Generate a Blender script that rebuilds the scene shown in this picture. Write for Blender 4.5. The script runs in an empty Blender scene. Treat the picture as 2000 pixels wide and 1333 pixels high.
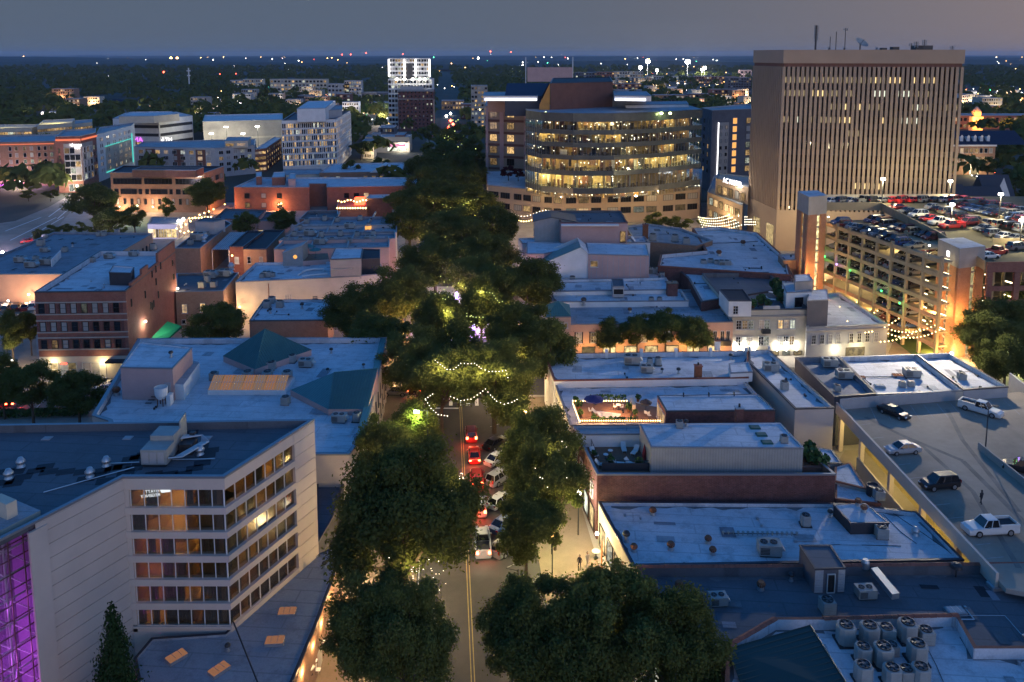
import bpy,math,random
from mathutils import Vector,Matrix
rnd=random.Random(7)
SC=bpy.context.scene
COL=SC.collection
# ---------------------------------------------------------------- camera
H,F,TH,YH=60.0,1600.0,math.radians(7.5),107.0
CY=YH+F*math.tan(TH)
_c,_s=math.cos(TH),math.sin(TH)
cam=bpy.data.cameras.new('camera')
cam.sensor_width=36.0
cam.lens=36.0*F/2000.0
cam.shift_y=-(666.5-CY)/2000.0
cam.clip_start,cam.clip_end=1.0,60000.0
camo=bpy.data.objects.new('camera',cam)
camo.location=(0,0,H)
camo.rotation_euler=(math.pi/2-TH,0,0)
COL.objects.link(camo)
SC.camera=camo
# ---------------------------------------------------------------- sky and afterglow
SUN_EL,SUN_AZ=math.radians(3.0),math.radians(150)
world=bpy.data.worlds.new('World')
SC.world=world
world.use_nodes=True
_nt=world.node_tree
_sky=_nt.nodes.new('ShaderNodeTexSky')
_sky.sky_type='NISHITA'
_sky.sun_disc=False
_sky.sun_elevation=SUN_EL
_sky.sun_rotation=SUN_AZ
_sky.ozone_density=5.0
_sky.dust_density=1.0
# dusk haze low over the horizon: grey-blue, pink towards the sunset; fades into the clear sky with height
def _wn(t,**k):
 n=_nt.nodes.new(t)
 for a,v in k.items():setattr(n,a,v)
 return n
_tc=_wn('ShaderNodeTexCoord');_sp=_wn('ShaderNodeSeparateXYZ');_nt.links.new(_tc.outputs['Generated'],_sp.inputs[0])
_el=_wn('ShaderNodeMapRange',interpolation_type='SMOOTHERSTEP');_nt.links.new(_sp.outputs['Z'],_el.inputs[0])
_el.inputs[1].default_value=0.05;_el.inputs[2].default_value=0.27;_el.inputs[3].default_value=1.0;_el.inputs[4].default_value=0.0
_dt=_wn('ShaderNodeVectorMath',operation='DOT_PRODUCT');_nt.links.new(_tc.outputs['Generated'],_dt.inputs[0])
_dt.inputs[1].default_value=(math.sin(SUN_AZ),math.cos(SUN_AZ),0.0)
_az=_wn('ShaderNodeMapRange',interpolation_type='SMOOTHSTEP');_nt.links.new(_dt.outputs['Value'],_az.inputs[0])
_az.inputs[1].default_value=-1.0;_az.inputs[2].default_value=1.0
_hz=_wn('ShaderNodeValToRGB');_nt.links.new(_az.outputs[0],_hz.inputs[0])
for _e,(_p,_k)in zip([_hz.color_ramp.elements[0],_hz.color_ramp.elements[1],_hz.color_ramp.elements.new(0.03),_hz.color_ramp.elements.new(0.2),_hz.color_ramp.elements.new(0.7)],((0.0,(.16,.212,.30)),(1.0,(2.0,1.0,.8)),(0.03,(.205,.23,.295)),(.2,(.42,.33,.33)),(0.7,(.95,.60,.55)))):
 _e.position=_p;_e.color=_k+(1,)
_mx=_wn('ShaderNodeMix',data_type='RGBA');_nt.links.new(_el.outputs[0],_mx.inputs[0]);_nt.links.new(_sky.outputs[0],_mx.inputs[6]);_nt.links.new(_hz.outputs[0],_mx.inputs[7])
_nt.links.new(_mx.outputs[2],_nt.nodes['Background'].inputs[0])
_nt.nodes['Background'].inputs[1].default_value=0.15
sun=bpy.data.lights.new('afterglow_sun','SUN')
sun.energy=0.11
sun.color=(1.0,0.62,0.48)
sun.angle=math.radians(40)
suno=bpy.data.objects.new('afterglow_sun',sun)
suno.rotation_euler=(Vector((math.sin(SUN_AZ)*math.cos(0.03),math.cos(SUN_AZ)*math.cos(0.03),math.sin(0.03)))).to_track_quat('Z','Y').to_euler()
COL.objects.link(suno)
SC.view_settings.view_transform='Standard'
SC.view_settings.look='None'
SC.view_settings.exposure=2.0
SC.view_settings.gamma=1.0
SC.view_settings.use_curve_mapping=False
SC.cycles.use_denoising=True
SC.cycles.max_bounces=6
SC.cycles.diffuse_bounces=2
SC.cycles.glossy_bounces=3
SC.cycles.transmission_bounces=4
SC.cycles.transparent_max_bounces=8
SC.cycles.volume_bounces=0
SC.cycles.sample_clamp_indirect=2.0
SC.cycles.sample_clamp_direct=12.0
SC.cycles.caustics_reflective=False
SC.cycles.caustics_refractive=False
EX=0.25
# ---------------------------------------------------------------- measuring: a photo pixel on the level plane z -> metres
def at(px,py,z=0.0):
 u=(px-1000)/F;v=(py-CY)/F
 t=(z-H)/(-_s-v*_c)
 return(u*t,(_c-v*_s)*t)
def atY(px,py,Y):
 u=(px-1000)/F;v=(py-CY)/F
 t=Y/(_c-v*_s)
 return(u*t,Y,H+t*(-_s-v*_c))
def street_x(y):
 return-8.036-0.08134*(y-124.44)
 # ---------------------------------------------------------------- mesh accumulator
class MB:
 def __init__(self):
  self.v=[];self.f=[];self.m=[]
 def poly(self,pts,m=0):
  n=len(self.v)
  self.v.extend([tuple(p)for p in pts])
  self.f.append(tuple(range(n,n+len(pts))));self.m.append(m)
 def ob(self,o,a,b,c,m=0,top=None):
  o,a,b,c=Vector(o),Vector(a),Vector(b),Vector(c)
  if a.cross(b).dot(c)<0:a,b=b,a
  n=len(self.v)
  for k in(o,o+a,o+a+b,o+b,o+c,o+a+c,o+a+b+c,o+b+c):self.v.append(tuple(k))
  for i,q in enumerate(((3,2,1,0),(4,5,6,7),(0,1,5,4),(1,2,6,5),(2,3,7,6),(3,0,4,7))):
   self.f.append(tuple(n+j for j in q));self.m.append(top if(i==1 and top is not None)else m)
 def box(self,x0,y0,z0,x1,y1,z1,m=0,top=None):
  self.ob((x0,y0,z0),(x1-x0,0,0),(0,y1-y0,0),(0,0,z1-z0),m,top)
 def cbox(self,x,y,z,sx,sy,sz,m=0,rz=0.0,top=None):
  c,s=math.cos(rz),math.sin(rz)
  a=Vector((c*sx,s*sx,0));b=Vector((-s*sy,c*sy,0))
  self.ob(Vector((x,y,z))-a/2-b/2,a,b,(0,0,sz),m,top)
 def prism(self,poly,z0,z1,m=0,mt=None,bottom=False):
  n=len(poly)
  for i in range(n):
   a,b=poly[i],poly[(i+1)%n]
   self.poly([(a[0],a[1],z0),(b[0],b[1],z0),(b[0],b[1],z1),(a[0],a[1],z1)],m)
  if mt is not None:self.poly([(p[0],p[1],z1)for p in poly],mt)
  if bottom:self.poly([(p[0],p[1],z0)for p in reversed(poly)],m)
 def tube(self,p0,p1,r,n=6,m=0,r1=None,cap=True):
  p0,p1=Vector(p0),Vector(p1)
  d=(p1-p0)
  if d.length<1e-6:return
  d.normalize()
  u=d.cross(Vector((0,0,1))if abs(d.z)<0.9 else Vector((1,0,0))).normalized();w=d.cross(u)
  r1=r if r1 is None else r1
  k=len(self.v)
  for i in range(n):
   t=2*math.pi*i/n;e=u*math.cos(t)+w*math.sin(t)
   self.v.append(tuple(p0+e*r));self.v.append(tuple(p1+e*r1))
  for i in range(n):
   j=(i+1)%n
   self.f.append((k+2*i,k+2*i+1,k+2*j+1,k+2*j)[::-1]);self.m.append(m)
  if cap:
   self.f.append(tuple(k+2*i for i in range(n))[::-1]);self.m.append(m)
   self.f.append(tuple(k+2*i+1 for i in range(n)));self.m.append(m)
 def path(self,pts,r,n=5,m=0):
  for a,b in zip(pts,pts[1:]):self.tube(a,b,r,n,m)
 def lathe(self,c,prof,n=12,m=0):
  c=Vector(c);k=len(self.v)
  for(r,z)in prof:
   for i in range(n):
    t=2*math.pi*i/n
    self.v.append((c.x+r*math.cos(t),c.y+r*math.sin(t),c.z+z))
  for q in range(len(prof)-1):
   for i in range(n):
    j=(i+1)%n
    self.f.append((k+q*n+i,k+q*n+j,k+q*n+n+j,k+q*n+n+i));self.m.append(m)
  q=len(prof)-1
  self.f.append(tuple(k+q*n+i for i in range(n)));self.m.append(m)
  self.f.append(tuple(k+i for i in range(n))[::-1]);self.m.append(m)
 def ball(self,c,r,m=0):
  x,y,z=c;k=len(self.v)
  self.v+=[(x,y,z+r),(x+r,y,z),(x,y+r,z),(x-r,y,z),(x,y-r,z),(x,y,z-r)]
  for q in((0,1,2),(0,2,3),(0,3,4),(0,4,1),(5,2,1),(5,3,2),(5,4,3),(5,1,4)):
   self.f.append(tuple(k+j for j in q));self.m.append(m)
 def mesh(self,name,mats,origin=(0,0,0),uv=True,smooth=False):
  me=bpy.data.meshes.new(name)
  o=origin
  me.from_pydata([(p[0]-o[0],p[1]-o[1],p[2]-o[2])for p in self.v],[],self.f)
  for mt in(mats if isinstance(mats,(list,tuple))else[mats]):me.materials.append(mt)
  me.polygons.foreach_set('material_index',self.m)
  if uv:
   L=me.uv_layers.new(name='UVMap').data
   co=self.v;data=[0.0]*(2*len(me.loops));li=0
   for f,p in zip(self.f,me.polygons):
    nx,ny,nz=p.normal
    h=math.hypot(nx,ny)
    if h>0.35:
     tx,ty=-ny/h,nx/h
     for i in f:
      q=co[i];data[li]=q[0]*tx+q[1]*ty;data[li+1]=q[2];li+=2
    else:
     for i in f:
      q=co[i];data[li]=q[0];data[li+1]=q[1];li+=2
   L.foreach_set('uv',data)
  if smooth:me.polygons.foreach_set('use_smooth',[True]*len(me.polygons))
  me.update()
  return me
 def build(self,name,mats,parent=None,kind=None,label=None,uv=True,smooth=False,link=True,origin=None):
  if origin is None:origin=tuple(parent['_o'])if parent is not None and '_o' in parent else(0,0,0)
  ob=bpy.data.objects.new(name,self.mesh(name,mats,origin,uv,smooth))
  if link:COL.objects.link(ob)
  if parent is not None:ob.parent=parent
  if '_x' in(name,):pass
  if kind:ob['kind']=kind
  if label:ob['label']=label
  ob['_o']=origin
  return ob
def tag(o,label,cat,group=None,kind=None):
 if label:o['label']=label
 if cat:o['category']=cat
 if group:o['group']=group
 if kind:o['kind']=kind
 return o
def thing(name,label,cat,loc=(0,0,0),group=None,link=True):
 o=bpy.data.objects.new(name,None)
 o.empty_display_size=0.3
 o.location=loc
 o['_o']=tuple(loc)
 if link:COL.objects.link(o)
 return tag(o,label,cat,group)
def solo(mb,name,mats,label,cat,loc=None,group=None,smooth=False,kind=None):
 """a thing that is one mesh; its origin sits at its base"""
 if loc is None:
  xs=[p[0]for p in mb.v];ys=[p[1]for p in mb.v];zs=[p[2]for p in mb.v]
  loc=((min(xs)+max(xs))/2,(min(ys)+max(ys))/2,min(zs))
 o=mb.build(name,mats,origin=loc,smooth=smooth)
 o.location=loc
 return tag(o,label,cat,group,kind)
def instance(proto,loc,rz=0.0,sc=1.0,label=None,cat=None,group=None,mats=None):
 def cp(o,par):
  c=o.copy();COL.objects.link(c)
  if par is not None:c.parent=par
  if mats and c.type=='MESH':
   for i,s in enumerate(c.material_slots):
    if s.material and s.material.name in mats:
     nm_=mats[s.material.name];s.link='OBJECT';s.material=nm_
  for ch in KIDS.get(o.name,()):cp(ch,c)
  return c
 r=cp(proto,None)
 r.location=loc;r.rotation_euler=(0,0,rz)
 r.scale=sc if isinstance(sc,tuple)else(sc,sc,sc)
 return tag(r,label,cat,group)
KIDS={}
def kid(par,ob):
 KIDS.setdefault(par.name,[]).append(ob);ob.parent=par
 return ob
 # ---------------------------------------------------------------- materials
def _new(name):
 m=bpy.data.materials.new(name);m.use_nodes=True
 nt=m.node_tree;b=nt.nodes['Principled BSDF']
 return m,nt,b
def _mix(nt,fac,a,b,mode='MIX'):
 n=nt.nodes.new('ShaderNodeMix');n.data_type='RGBA';n.blend_type=mode
 for s,v in((n.inputs[0],fac),(n.inputs[6],a),(n.inputs[7],b)):
  if hasattr(v,'is_output'):nt.links.new(v,s)
  else:s.default_value=v if not isinstance(v,tuple)else(v+(1,)if len(v)==3 else v)
 return n.outputs[2]
def _noise(nt,vec,scale,detail=4,rough=0.6):
 n=nt.nodes.new('ShaderNodeTexNoise');n.inputs['Scale'].default_value=scale
 n.inputs['Detail'].default_value=detail;n.inputs['Roughness'].default_value=rough
 nt.links.new(vec,n.inputs['Vector'])
 return n.outputs[0]
def _ramp(nt,fac,stops,const=False):
 n=nt.nodes.new('ShaderNodeValToRGB');cr=n.color_ramp
 if const:cr.interpolation='CONSTANT'
 while len(cr.elements)<len(stops):cr.elements.new(0.5)
 for e,(p,c)in zip(cr.elements,stops):
  e.position=p;e.color=(c,c,c,1)if not isinstance(c,tuple)else c+(1,)
 nt.links.new(fac,n.inputs[0])
 return n.outputs[0]
def _pos(nt):
 return nt.nodes.new('ShaderNodeNewGeometry').outputs['Position']
def _bump(nt,b,h,strength=0.3,dist=0.05):
 n=nt.nodes.new('ShaderNodeBump');n.inputs['Strength'].default_value=strength;n.inputs['Distance'].default_value=dist
 nt.links.new(h,n.inputs['Height']);nt.links.new(n.outputs[0],b.inputs['Normal'])
def mul(c,k):return tuple(min(1.0,x*k)for x in c)
def surf(name,col,rough=0.8,var=0.25,scale=0.6,fine=0.15,bump=0.0,metal=0.0,spec=0.3):
 m,nt,b=_new(name)
 p=_pos(nt)
 n1=_ramp(nt,_noise(nt,p,scale,5),[(0.3,0.0),(0.7,1.0)])
 n2=_noise(nt,p,scale*14,3)
 c=_mix(nt,n1,mul(col,1-var),mul(col,1+var*0.6))
 c=_mix(nt,fine,c,_mix(nt,n2,mul(col,0.55),mul(col,1.4)))
 nt.links.new(c,b.inputs['Base Color'])
 b.inputs['Roughness'].default_value=rough;b.inputs['Metallic'].default_value=metal
 b.inputs['Specular IOR Level'].default_value=spec
 if bump:_bump(nt,b,n2,bump)
 return m
def membrane(name,col,stain=(0.10,0.10,0.11),sa=0.5,seam=0.5,ang=0.0,rough=0.75):
 """flat roof sheet: rolled strips with laps, ponding marks and dirt"""
 m,nt,b=_new(name)
 p=_pos(nt)
 mp=nt.nodes.new('ShaderNodeMapping');mp.inputs['Rotation'].default_value=(0,0,ang+0.081)
 nt.links.new(p,mp.inputs['Vector'])
 br=nt.nodes.new('ShaderNodeTexBrick');br.inputs['Scale'].default_value=1.0
 br.inputs['Brick Width'].default_value=14.0;br.inputs['Row Height'].default_value=1.9
 br.inputs['Mortar Size'].default_value=0.09;br.inputs['Mortar Smooth'].default_value=0.4
 br.inputs['Color1'].default_value=mul(col,0.92)+(1,);br.inputs['Color2'].default_value=mul(col,1.06)+(1,)
 br.inputs['Mortar'].default_value=mul(col,1-seam)+(1,)
 nt.links.new(mp.outputs[0],br.inputs['Vector'])
 big=_ramp(nt,_noise(nt,p,0.13,6,0.68),[(0.35,0.0),(0.75,1.0)])
 c=_mix(nt,big,br.outputs[0],_mix(nt,0.72,br.outputs[0],mul(col,0.38)))
 blot=_ramp(nt,_noise(nt,mp.outputs[0],0.33,8,0.78),[(0.50,0.0),(0.66,sa)])
 c=_mix(nt,blot,c,stain)
 fine=_noise(nt,p,5.0,4,0.7)
 c=_mix(nt,0.42,c,_mix(nt,fine,mul(col,0.45),mul(col,1.5)))
 nt.links.new(c,b.inputs['Base Color'])
 b.inputs['Roughness'].default_value=rough;b.inputs['Specular IOR Level'].default_value=0.25
 _bump(nt,b,fine,0.25,0.03)
 return m
def brick(name,c1,c2,mortar,var=0.3,rough=0.85):
 m,nt,b=_new(name)
 uv=nt.nodes.new('ShaderNodeUVMap').outputs[0]
 br=nt.nodes.new('ShaderNodeTexBrick');br.inputs['Scale'].default_value=1.0
 br.inputs['Brick Width'].default_value=0.42;br.inputs['Row Height'].default_value=0.15
 br.inputs['Mortar Size'].default_value=0.012
 br.inputs['Color1'].default_value=c1+(1,);br.inputs['Color2'].default_value=c2+(1,);br.inputs['Mortar'].default_value=mortar+(1,)
 nt.links.new(uv,br.inputs['Vector'])
 p=_pos(nt)
 n=_ramp(nt,_noise(nt,p,0.7,8,0.8),[(0.38,0.0),(0.62,1.0)])
 c=_mix(nt,n,br.outputs[0],_mix(nt,0.45,br.outputs[0],mul(c1,1-var*2)))
 c=_mix(nt,0.25,c,_mix(nt,_noise(nt,p,4,3),mul(c1,0.4),mul(c2,1.6)))
 nt.links.new(c,b.inputs['Base Color'])
 b.inputs['Roughness'].default_value=rough;b.inputs['Specular IOR Level'].default_value=0.2
 _bump(nt,b,br.outputs[1],0.3,-0.02)
 return m
def ribs(name,col,pitch=0.3,rough=0.5,metal=0.2):
 """profiled sheet cladding"""
 m,nt,b=_new(name)
 uv=nt.nodes.new('ShaderNodeUVMap').outputs[0]
 w=nt.nodes.new('ShaderNodeTexWave');w.inputs['Scale'].default_value=0.314/pitch
 nt.links.new(uv,w.inputs['Vector'])
 n=_noise(nt,_pos(nt),0.7,5)
 c=_mix(nt,n,mul(col,0.75),mul(col,1.2))
 c=_mix(nt,_ramp(nt,w.outputs[1],[(0.0,0.35),(0.25,0.0)]),c,mul(col,0.5))
 nt.links.new(c,b.inputs['Base Color']);b.inputs['Roughness'].default_value=rough;b.inputs['Metallic'].default_value=metal
 _bump(nt,b,w.outputs[1],0.4,0.05)
 return m
def plain(name,col,rough=0.5,metal=0.0,spec=0.4):
 m,nt,b=_new(name)
 b.inputs['Base Color'].default_value=col+(1,);b.inputs['Roughness'].default_value=rough
 b.inputs['Metallic'].default_value=metal;b.inputs['Specular IOR Level'].default_value=spec
 return m
def emit(name,col,s,sample=False):
 m=bpy.data.materials.new(name);m.use_nodes=True
 nt=m.node_tree;nt.nodes.clear()
 e=nt.nodes.new('ShaderNodeEmission');e.inputs[0].default_value=col+(1,);e.inputs[1].default_value=s*EX
 o=nt.nodes.new('ShaderNodeOutputMaterial');nt.links.new(e.outputs[0],o.inputs[0])
 m.cycles.emission_sampling='AUTO' if sample else 'NONE'
 return m
def pane_mat(name,dark=(0.012,0.014,0.018),lit=0.3,warm=(1.0,0.62,0.25),cool=(0.9,0.95,0.75),power=1.0,coolf=0.25,blind=0.25,rough=0.06,face=False):
 """window glass seen from outside at night: reflective, some rooms lit, some with blinds; varies per window"""
 m,nt,b=_new(name)
 if face:
  r=nt.nodes.new('ShaderNodeAttribute');r.attribute_name='rv';R=r.outputs['Fac']
 else:
  R=nt.nodes.new('ShaderNodeObjectInfo').outputs['Random']
 def hashed(k):
  w=nt.nodes.new('ShaderNodeTexWhiteNoise');w.noise_dimensions='1D'
  a=nt.nodes.new('ShaderNodeMath');a.operation='ADD';a.inputs[1].default_value=k;nt.links.new(R,a.inputs[0])
  nt.links.new(a.outputs[0],w.inputs['W']);return w.outputs['Value']
 p=_pos(nt)
 on=_ramp(nt,hashed(0.31),[(0.0,1.0),(max(lit,0.001),0.0)],True)
 lev=_ramp(nt,hashed(3.7),[(0.0,0.08),(0.6,0.4),(1.0,1.0)])
 hue=_ramp(nt,hashed(9.1),[(0.0,warm),(1-coolf,cool)],True)
 room=_noise(nt,p,1.3,3)
 room=_ramp(nt,room,[(0.35,0.15),(0.62,1.0)])
 bl=_ramp(nt,hashed(5.3),[(0.0,1.0),(max(blind,0.001),0.0)],True)
 c=_mix(nt,bl,dark,(0.32,0.31,0.29))
 nt.links.new(c,b.inputs['Base Color'])
 b.inputs['Roughness'].default_value=rough;b.inputs['Specular IOR Level'].default_value=0.6
 nt.links.new(_mix(nt,1.0,hue,room,'MULTIPLY'),b.inputs['Emission Color'])
 a=nt.nodes.new('ShaderNodeMath');a.operation='MULTIPLY';nt.links.new(on,a.inputs[0]);nt.links.new(lev,a.inputs[1])
 a2=nt.nodes.new('ShaderNodeMath');a2.operation='MULTIPLY';nt.links.new(a.outputs[0],a2.inputs[0]);a2.inputs[1].default_value=power*EX
 nt.links.new(a2.outputs[0],b.inputs['Emission Strength'])
 m.cycles.emission_sampling='NONE'
 return m
def glass(name,tint=(0.9,0.95,0.95),refl=0.12,rough=0.02):
 """clear pane one can look through: fresnel mix of mirror and clear"""
 m=bpy.data.materials.new(name);m.use_nodes=True
 nt=m.node_tree;nt.nodes.clear()
 t=nt.nodes.new('ShaderNodeBsdfTransparent');t.inputs[0].default_value=tint+(1,)
 g=nt.nodes.new('ShaderNodeBsdfGlossy');g.inputs['Roughness'].default_value=rough;g.inputs[0].default_value=(0.85,0.9,0.95,1)
 lw=nt.nodes.new('ShaderNodeLayerWeight');lw.inputs[0].default_value=0.45
 ad=nt.nodes.new('ShaderNodeMath');ad.operation='ADD';ad.use_clamp=True;ad.inputs[1].default_value=refl
 mu=nt.nodes.new('ShaderNodeMath');mu.operation='MULTIPLY';mu.inputs[1].default_value=0.35
 nt.links.new(lw.outputs[0],mu.inputs[0]);nt.links.new(mu.outputs[0],ad.inputs[0])
 mx=nt.nodes.new('ShaderNodeMixShader');nt.links.new(ad.outputs[0],mx.inputs[0]);nt.links.new(t.outputs[0],mx.inputs[1]);nt.links.new(g.outputs[0],mx.inputs[2])
 o=nt.nodes.new('ShaderNodeOutputMaterial');nt.links.new(mx.outputs[0],o.inputs[0])
 return m
M={}
M['concrete']=surf('concrete',(0.34,0.31,0.27),0.85,0.2,0.3)
M['tan']=surf('tan_stucco',(0.55,0.46,0.385),0.85,0.10,0.25,0.08)
M['cream']=surf('cream_stucco',(0.52,0.46,0.36),0.85,0.16,0.3)
M['peach']=surf('peach_stucco',(0.62,0.38,0.26),0.85,0.10,0.3,0.08)
M['pink']=surf('pink_stucco',(0.50,0.33,0.30),0.85,0.12,0.3)
M['white']=surf('white_paint',(0.70,0.69,0.66),0.7,0.12,0.4,0.08)
M['greypaint']=surf('grey_paint',(0.36,0.36,0.36),0.8,0.15,0.4)
M['darkgrey']=surf('dark_grey_cladding',(0.10,0.10,0.115),0.7,0.2,0.4)
M['charcoal']=surf('charcoal',(0.04,0.04,0.045),0.7,0.2,0.6)
M['brown']=surf('brown_cladding',(0.16,0.075,0.055),0.75,0.2,0.4)
M['towerstone']=surf('tower_precast',(0.35,0.265,0.195),0.85,0.08,0.15,0.06)
M['asphalt']=surf('asphalt',(0.085,0.08,0.072),0.9,0.3,0.12,0.3,0.2)
M['paving']=surf('brick_paving',(0.22,0.17,0.12),0.85,0.25,0.4,0.3)
M['lotasphalt']=surf('worn_lot_surface',(0.30,0.255,0.20),0.9,0.45,0.10,0.25,0.2)
M['ground']=surf('town_ground',(0.06,0.065,0.05),0.95,0.4,0.03,0.3)
M['grass']=surf('lawn',(0.05,0.09,0.02),0.95,0.4,0.3,0.4)
M['paint']=plain('road_paint_white',(0.7,0.7,0.66),0.7)
M['yellow']=surf('road_paint_yellow',(0.40,0.31,0.12),0.8,0.4,1.5,0.4)
M['brick']=brick('red_brick',(0.30,0.115,0.075),(0.24,0.085,0.06),(0.30,0.26,0.22))
M['brickdark']=brick('old_dark_brick',(0.11,0.042,0.038),(0.19,0.075,0.062),(0.22,0.19,0.18),0.45)
M['brickpale']=brick('buff_brick',(0.42,0.26,0.16),(0.36,0.21,0.13),(0.40,0.34,0.27))
M['brickbrown']=brick('brown_brick',(0.34,0.20,0.13),(0.30,0.17,0.11),(0.32,0.26,0.2))
M['roofw']=membrane('white_membrane',(0.62,0.63,0.65),(0.11,0.11,0.12),0.8)
M['roofg']=membrane('grey_membrane',(0.36,0.38,0.40),(0.07,0.07,0.08),0.8)
M['roofd']=membrane('dark_membrane',(0.125,0.135,0.15),(0.05,0.05,0.055),0.5)
M['roofp']=membrane('patched_membrane',(0.26,0.27,0.30),(0.035,0.035,0.04),0.85)
M['roofk']=membrane('black_membrane',(0.035,0.037,0.045),(0.02,0.02,0.02),0.4)
M['grime']=surf('ponding_grime',(.15,.155,.16),.9,.5,.8,.4)
M['coping']=plain('metal_coping',(0.22,0.23,0.25),0.45,0.4)
M['copdark']=plain('dark_coping',(0.05,0.05,0.06),0.5,0.2)
M['tile']=surf('clay_coping',(0.24,0.09,0.06),0.8,0.3,1.5,0.3)
M['greenmetal']=ribs('green_standing_seam',(0.055,0.16,0.155),0.45,0.45,0.3)
M['ribbed']=ribs('ribbed_siding',(0.30,0.31,0.30),0.35,0.6,0.1)
M['steel']=plain('galvanised_steel',(0.42,0.44,0.45),0.4,0.7)
M['dsteel']=plain('dark_steel',(0.05,0.052,0.055),0.5,0.5)
M['acpaint']=surf('ac_casing',(0.30,0.31,0.29),0.55,0.2,0.8)
M['black']=plain('black_opening',(0.01,0.01,0.011),0.8)
M['rust']=surf('rusty_metal',(0.20,0.08,0.04),0.8,0.4,2.0,0.3)
M['wood']=surf('deck_boards',(0.24,0.13,0.08),0.75,0.25,0.8,0.3)
M['wframe']=plain('window_frame_white',(0.55,0.53,0.49),0.5)
M['bframe']=plain('window_frame_dark',(0.03,0.03,0.032),0.4,0.3)
M['pane']=pane_mat('window_pane',lit=0.32,power=0.9)
M['panedark']=pane_mat('window_pane_dark',lit=0.06,power=0.5,blind=0.35)
M['paneoff']=pane_mat('window_pane_off',lit=0.04,power=0.4,blind=0.0)
M['panelit']=pane_mat('window_pane_lit',lit=0.8,power=1.6)
M['panewarm']=pane_mat('window_pane_warm',lit=0.97,power=1.2,coolf=0.05)
M['shop']=pane_mat('shop_glass',lit=0.95,power=2.2,warm=(1.0,0.72,0.32))
M['glass']=glass('clear_glass',(0.92,0.95,0.93),0.02)
M['glassd']=glass('tinted_glass',(0.78,0.72,0.62),0.0,0.12)
M['bulb']=emit('warm_bulb',(1.0,0.62,0.22),11.0)
M['bulbw']=emit('white_bulb',(1.0,0.86,0.6),10.0)
M['bulbg']=emit('tiny_green_bulb',(0.75,0.9,0.25),4.0)
M['lampw']=emit('white_lamp',(1.0,0.93,0.8),25.0)
M['lampy']=emit('sodium_lamp',(1.0,0.55,0.15),20.0)
M['lampg']=emit('mercury_lamp',(0.85,1.0,0.4),18.0)
M['red']=emit('red_light',(1.0,0.05,0.02),9.0)
M['green']=emit('green_light',(0.05,1.0,0.15),7.0)
M['violet']=emit('violet_light',(0.45,0.25,1.0),8.0)
M['neonred']=emit('coral_neon',(1.0,0.24,0.12),1.0)
M['neonteal']=emit('teal_neon',(0.1,0.75,0.65),1.0)
M['neonpur']=emit('purple_neon',(0.75,0.15,1.0),2.0)
M['neonwhite']=emit('white_sign_light',(1.0,0.95,0.95),5.0)
M['strip']=emit('cool_strip_light',(0.75,0.8,1.0),4.0)
M['amber']=emit('amber_glow',(1.0,0.45,0.12),1.2)
M['ceil']=emit('ceiling_panel',(1.0,0.80,0.42),3.0,True)
def lamp(x,y,z,power,col=(1.0,0.72,0.4),r=0.25,name='lamp_light',parent=None,spot=None):
 l=bpy.data.lights.new(name,'SPOT' if spot else 'POINT');l.energy=power*EX*2.5;l.color=col;l.shadow_soft_size=r
 o=bpy.data.objects.new(name,l);o.location=(x,y,z);COL.objects.link(o)
 if spot:l.spot_size=math.radians(125);l.spot_blend=.7;o.rotation_euler=(-(Vector(spot)-Vector((x,y,z)))).to_track_quat('Z','Y').to_euler()
 if parent is not None:
  o.parent=parent;po=parent['_o'];o.location=(x-po[0],y-po[1],z-po[2])
 return o
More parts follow.
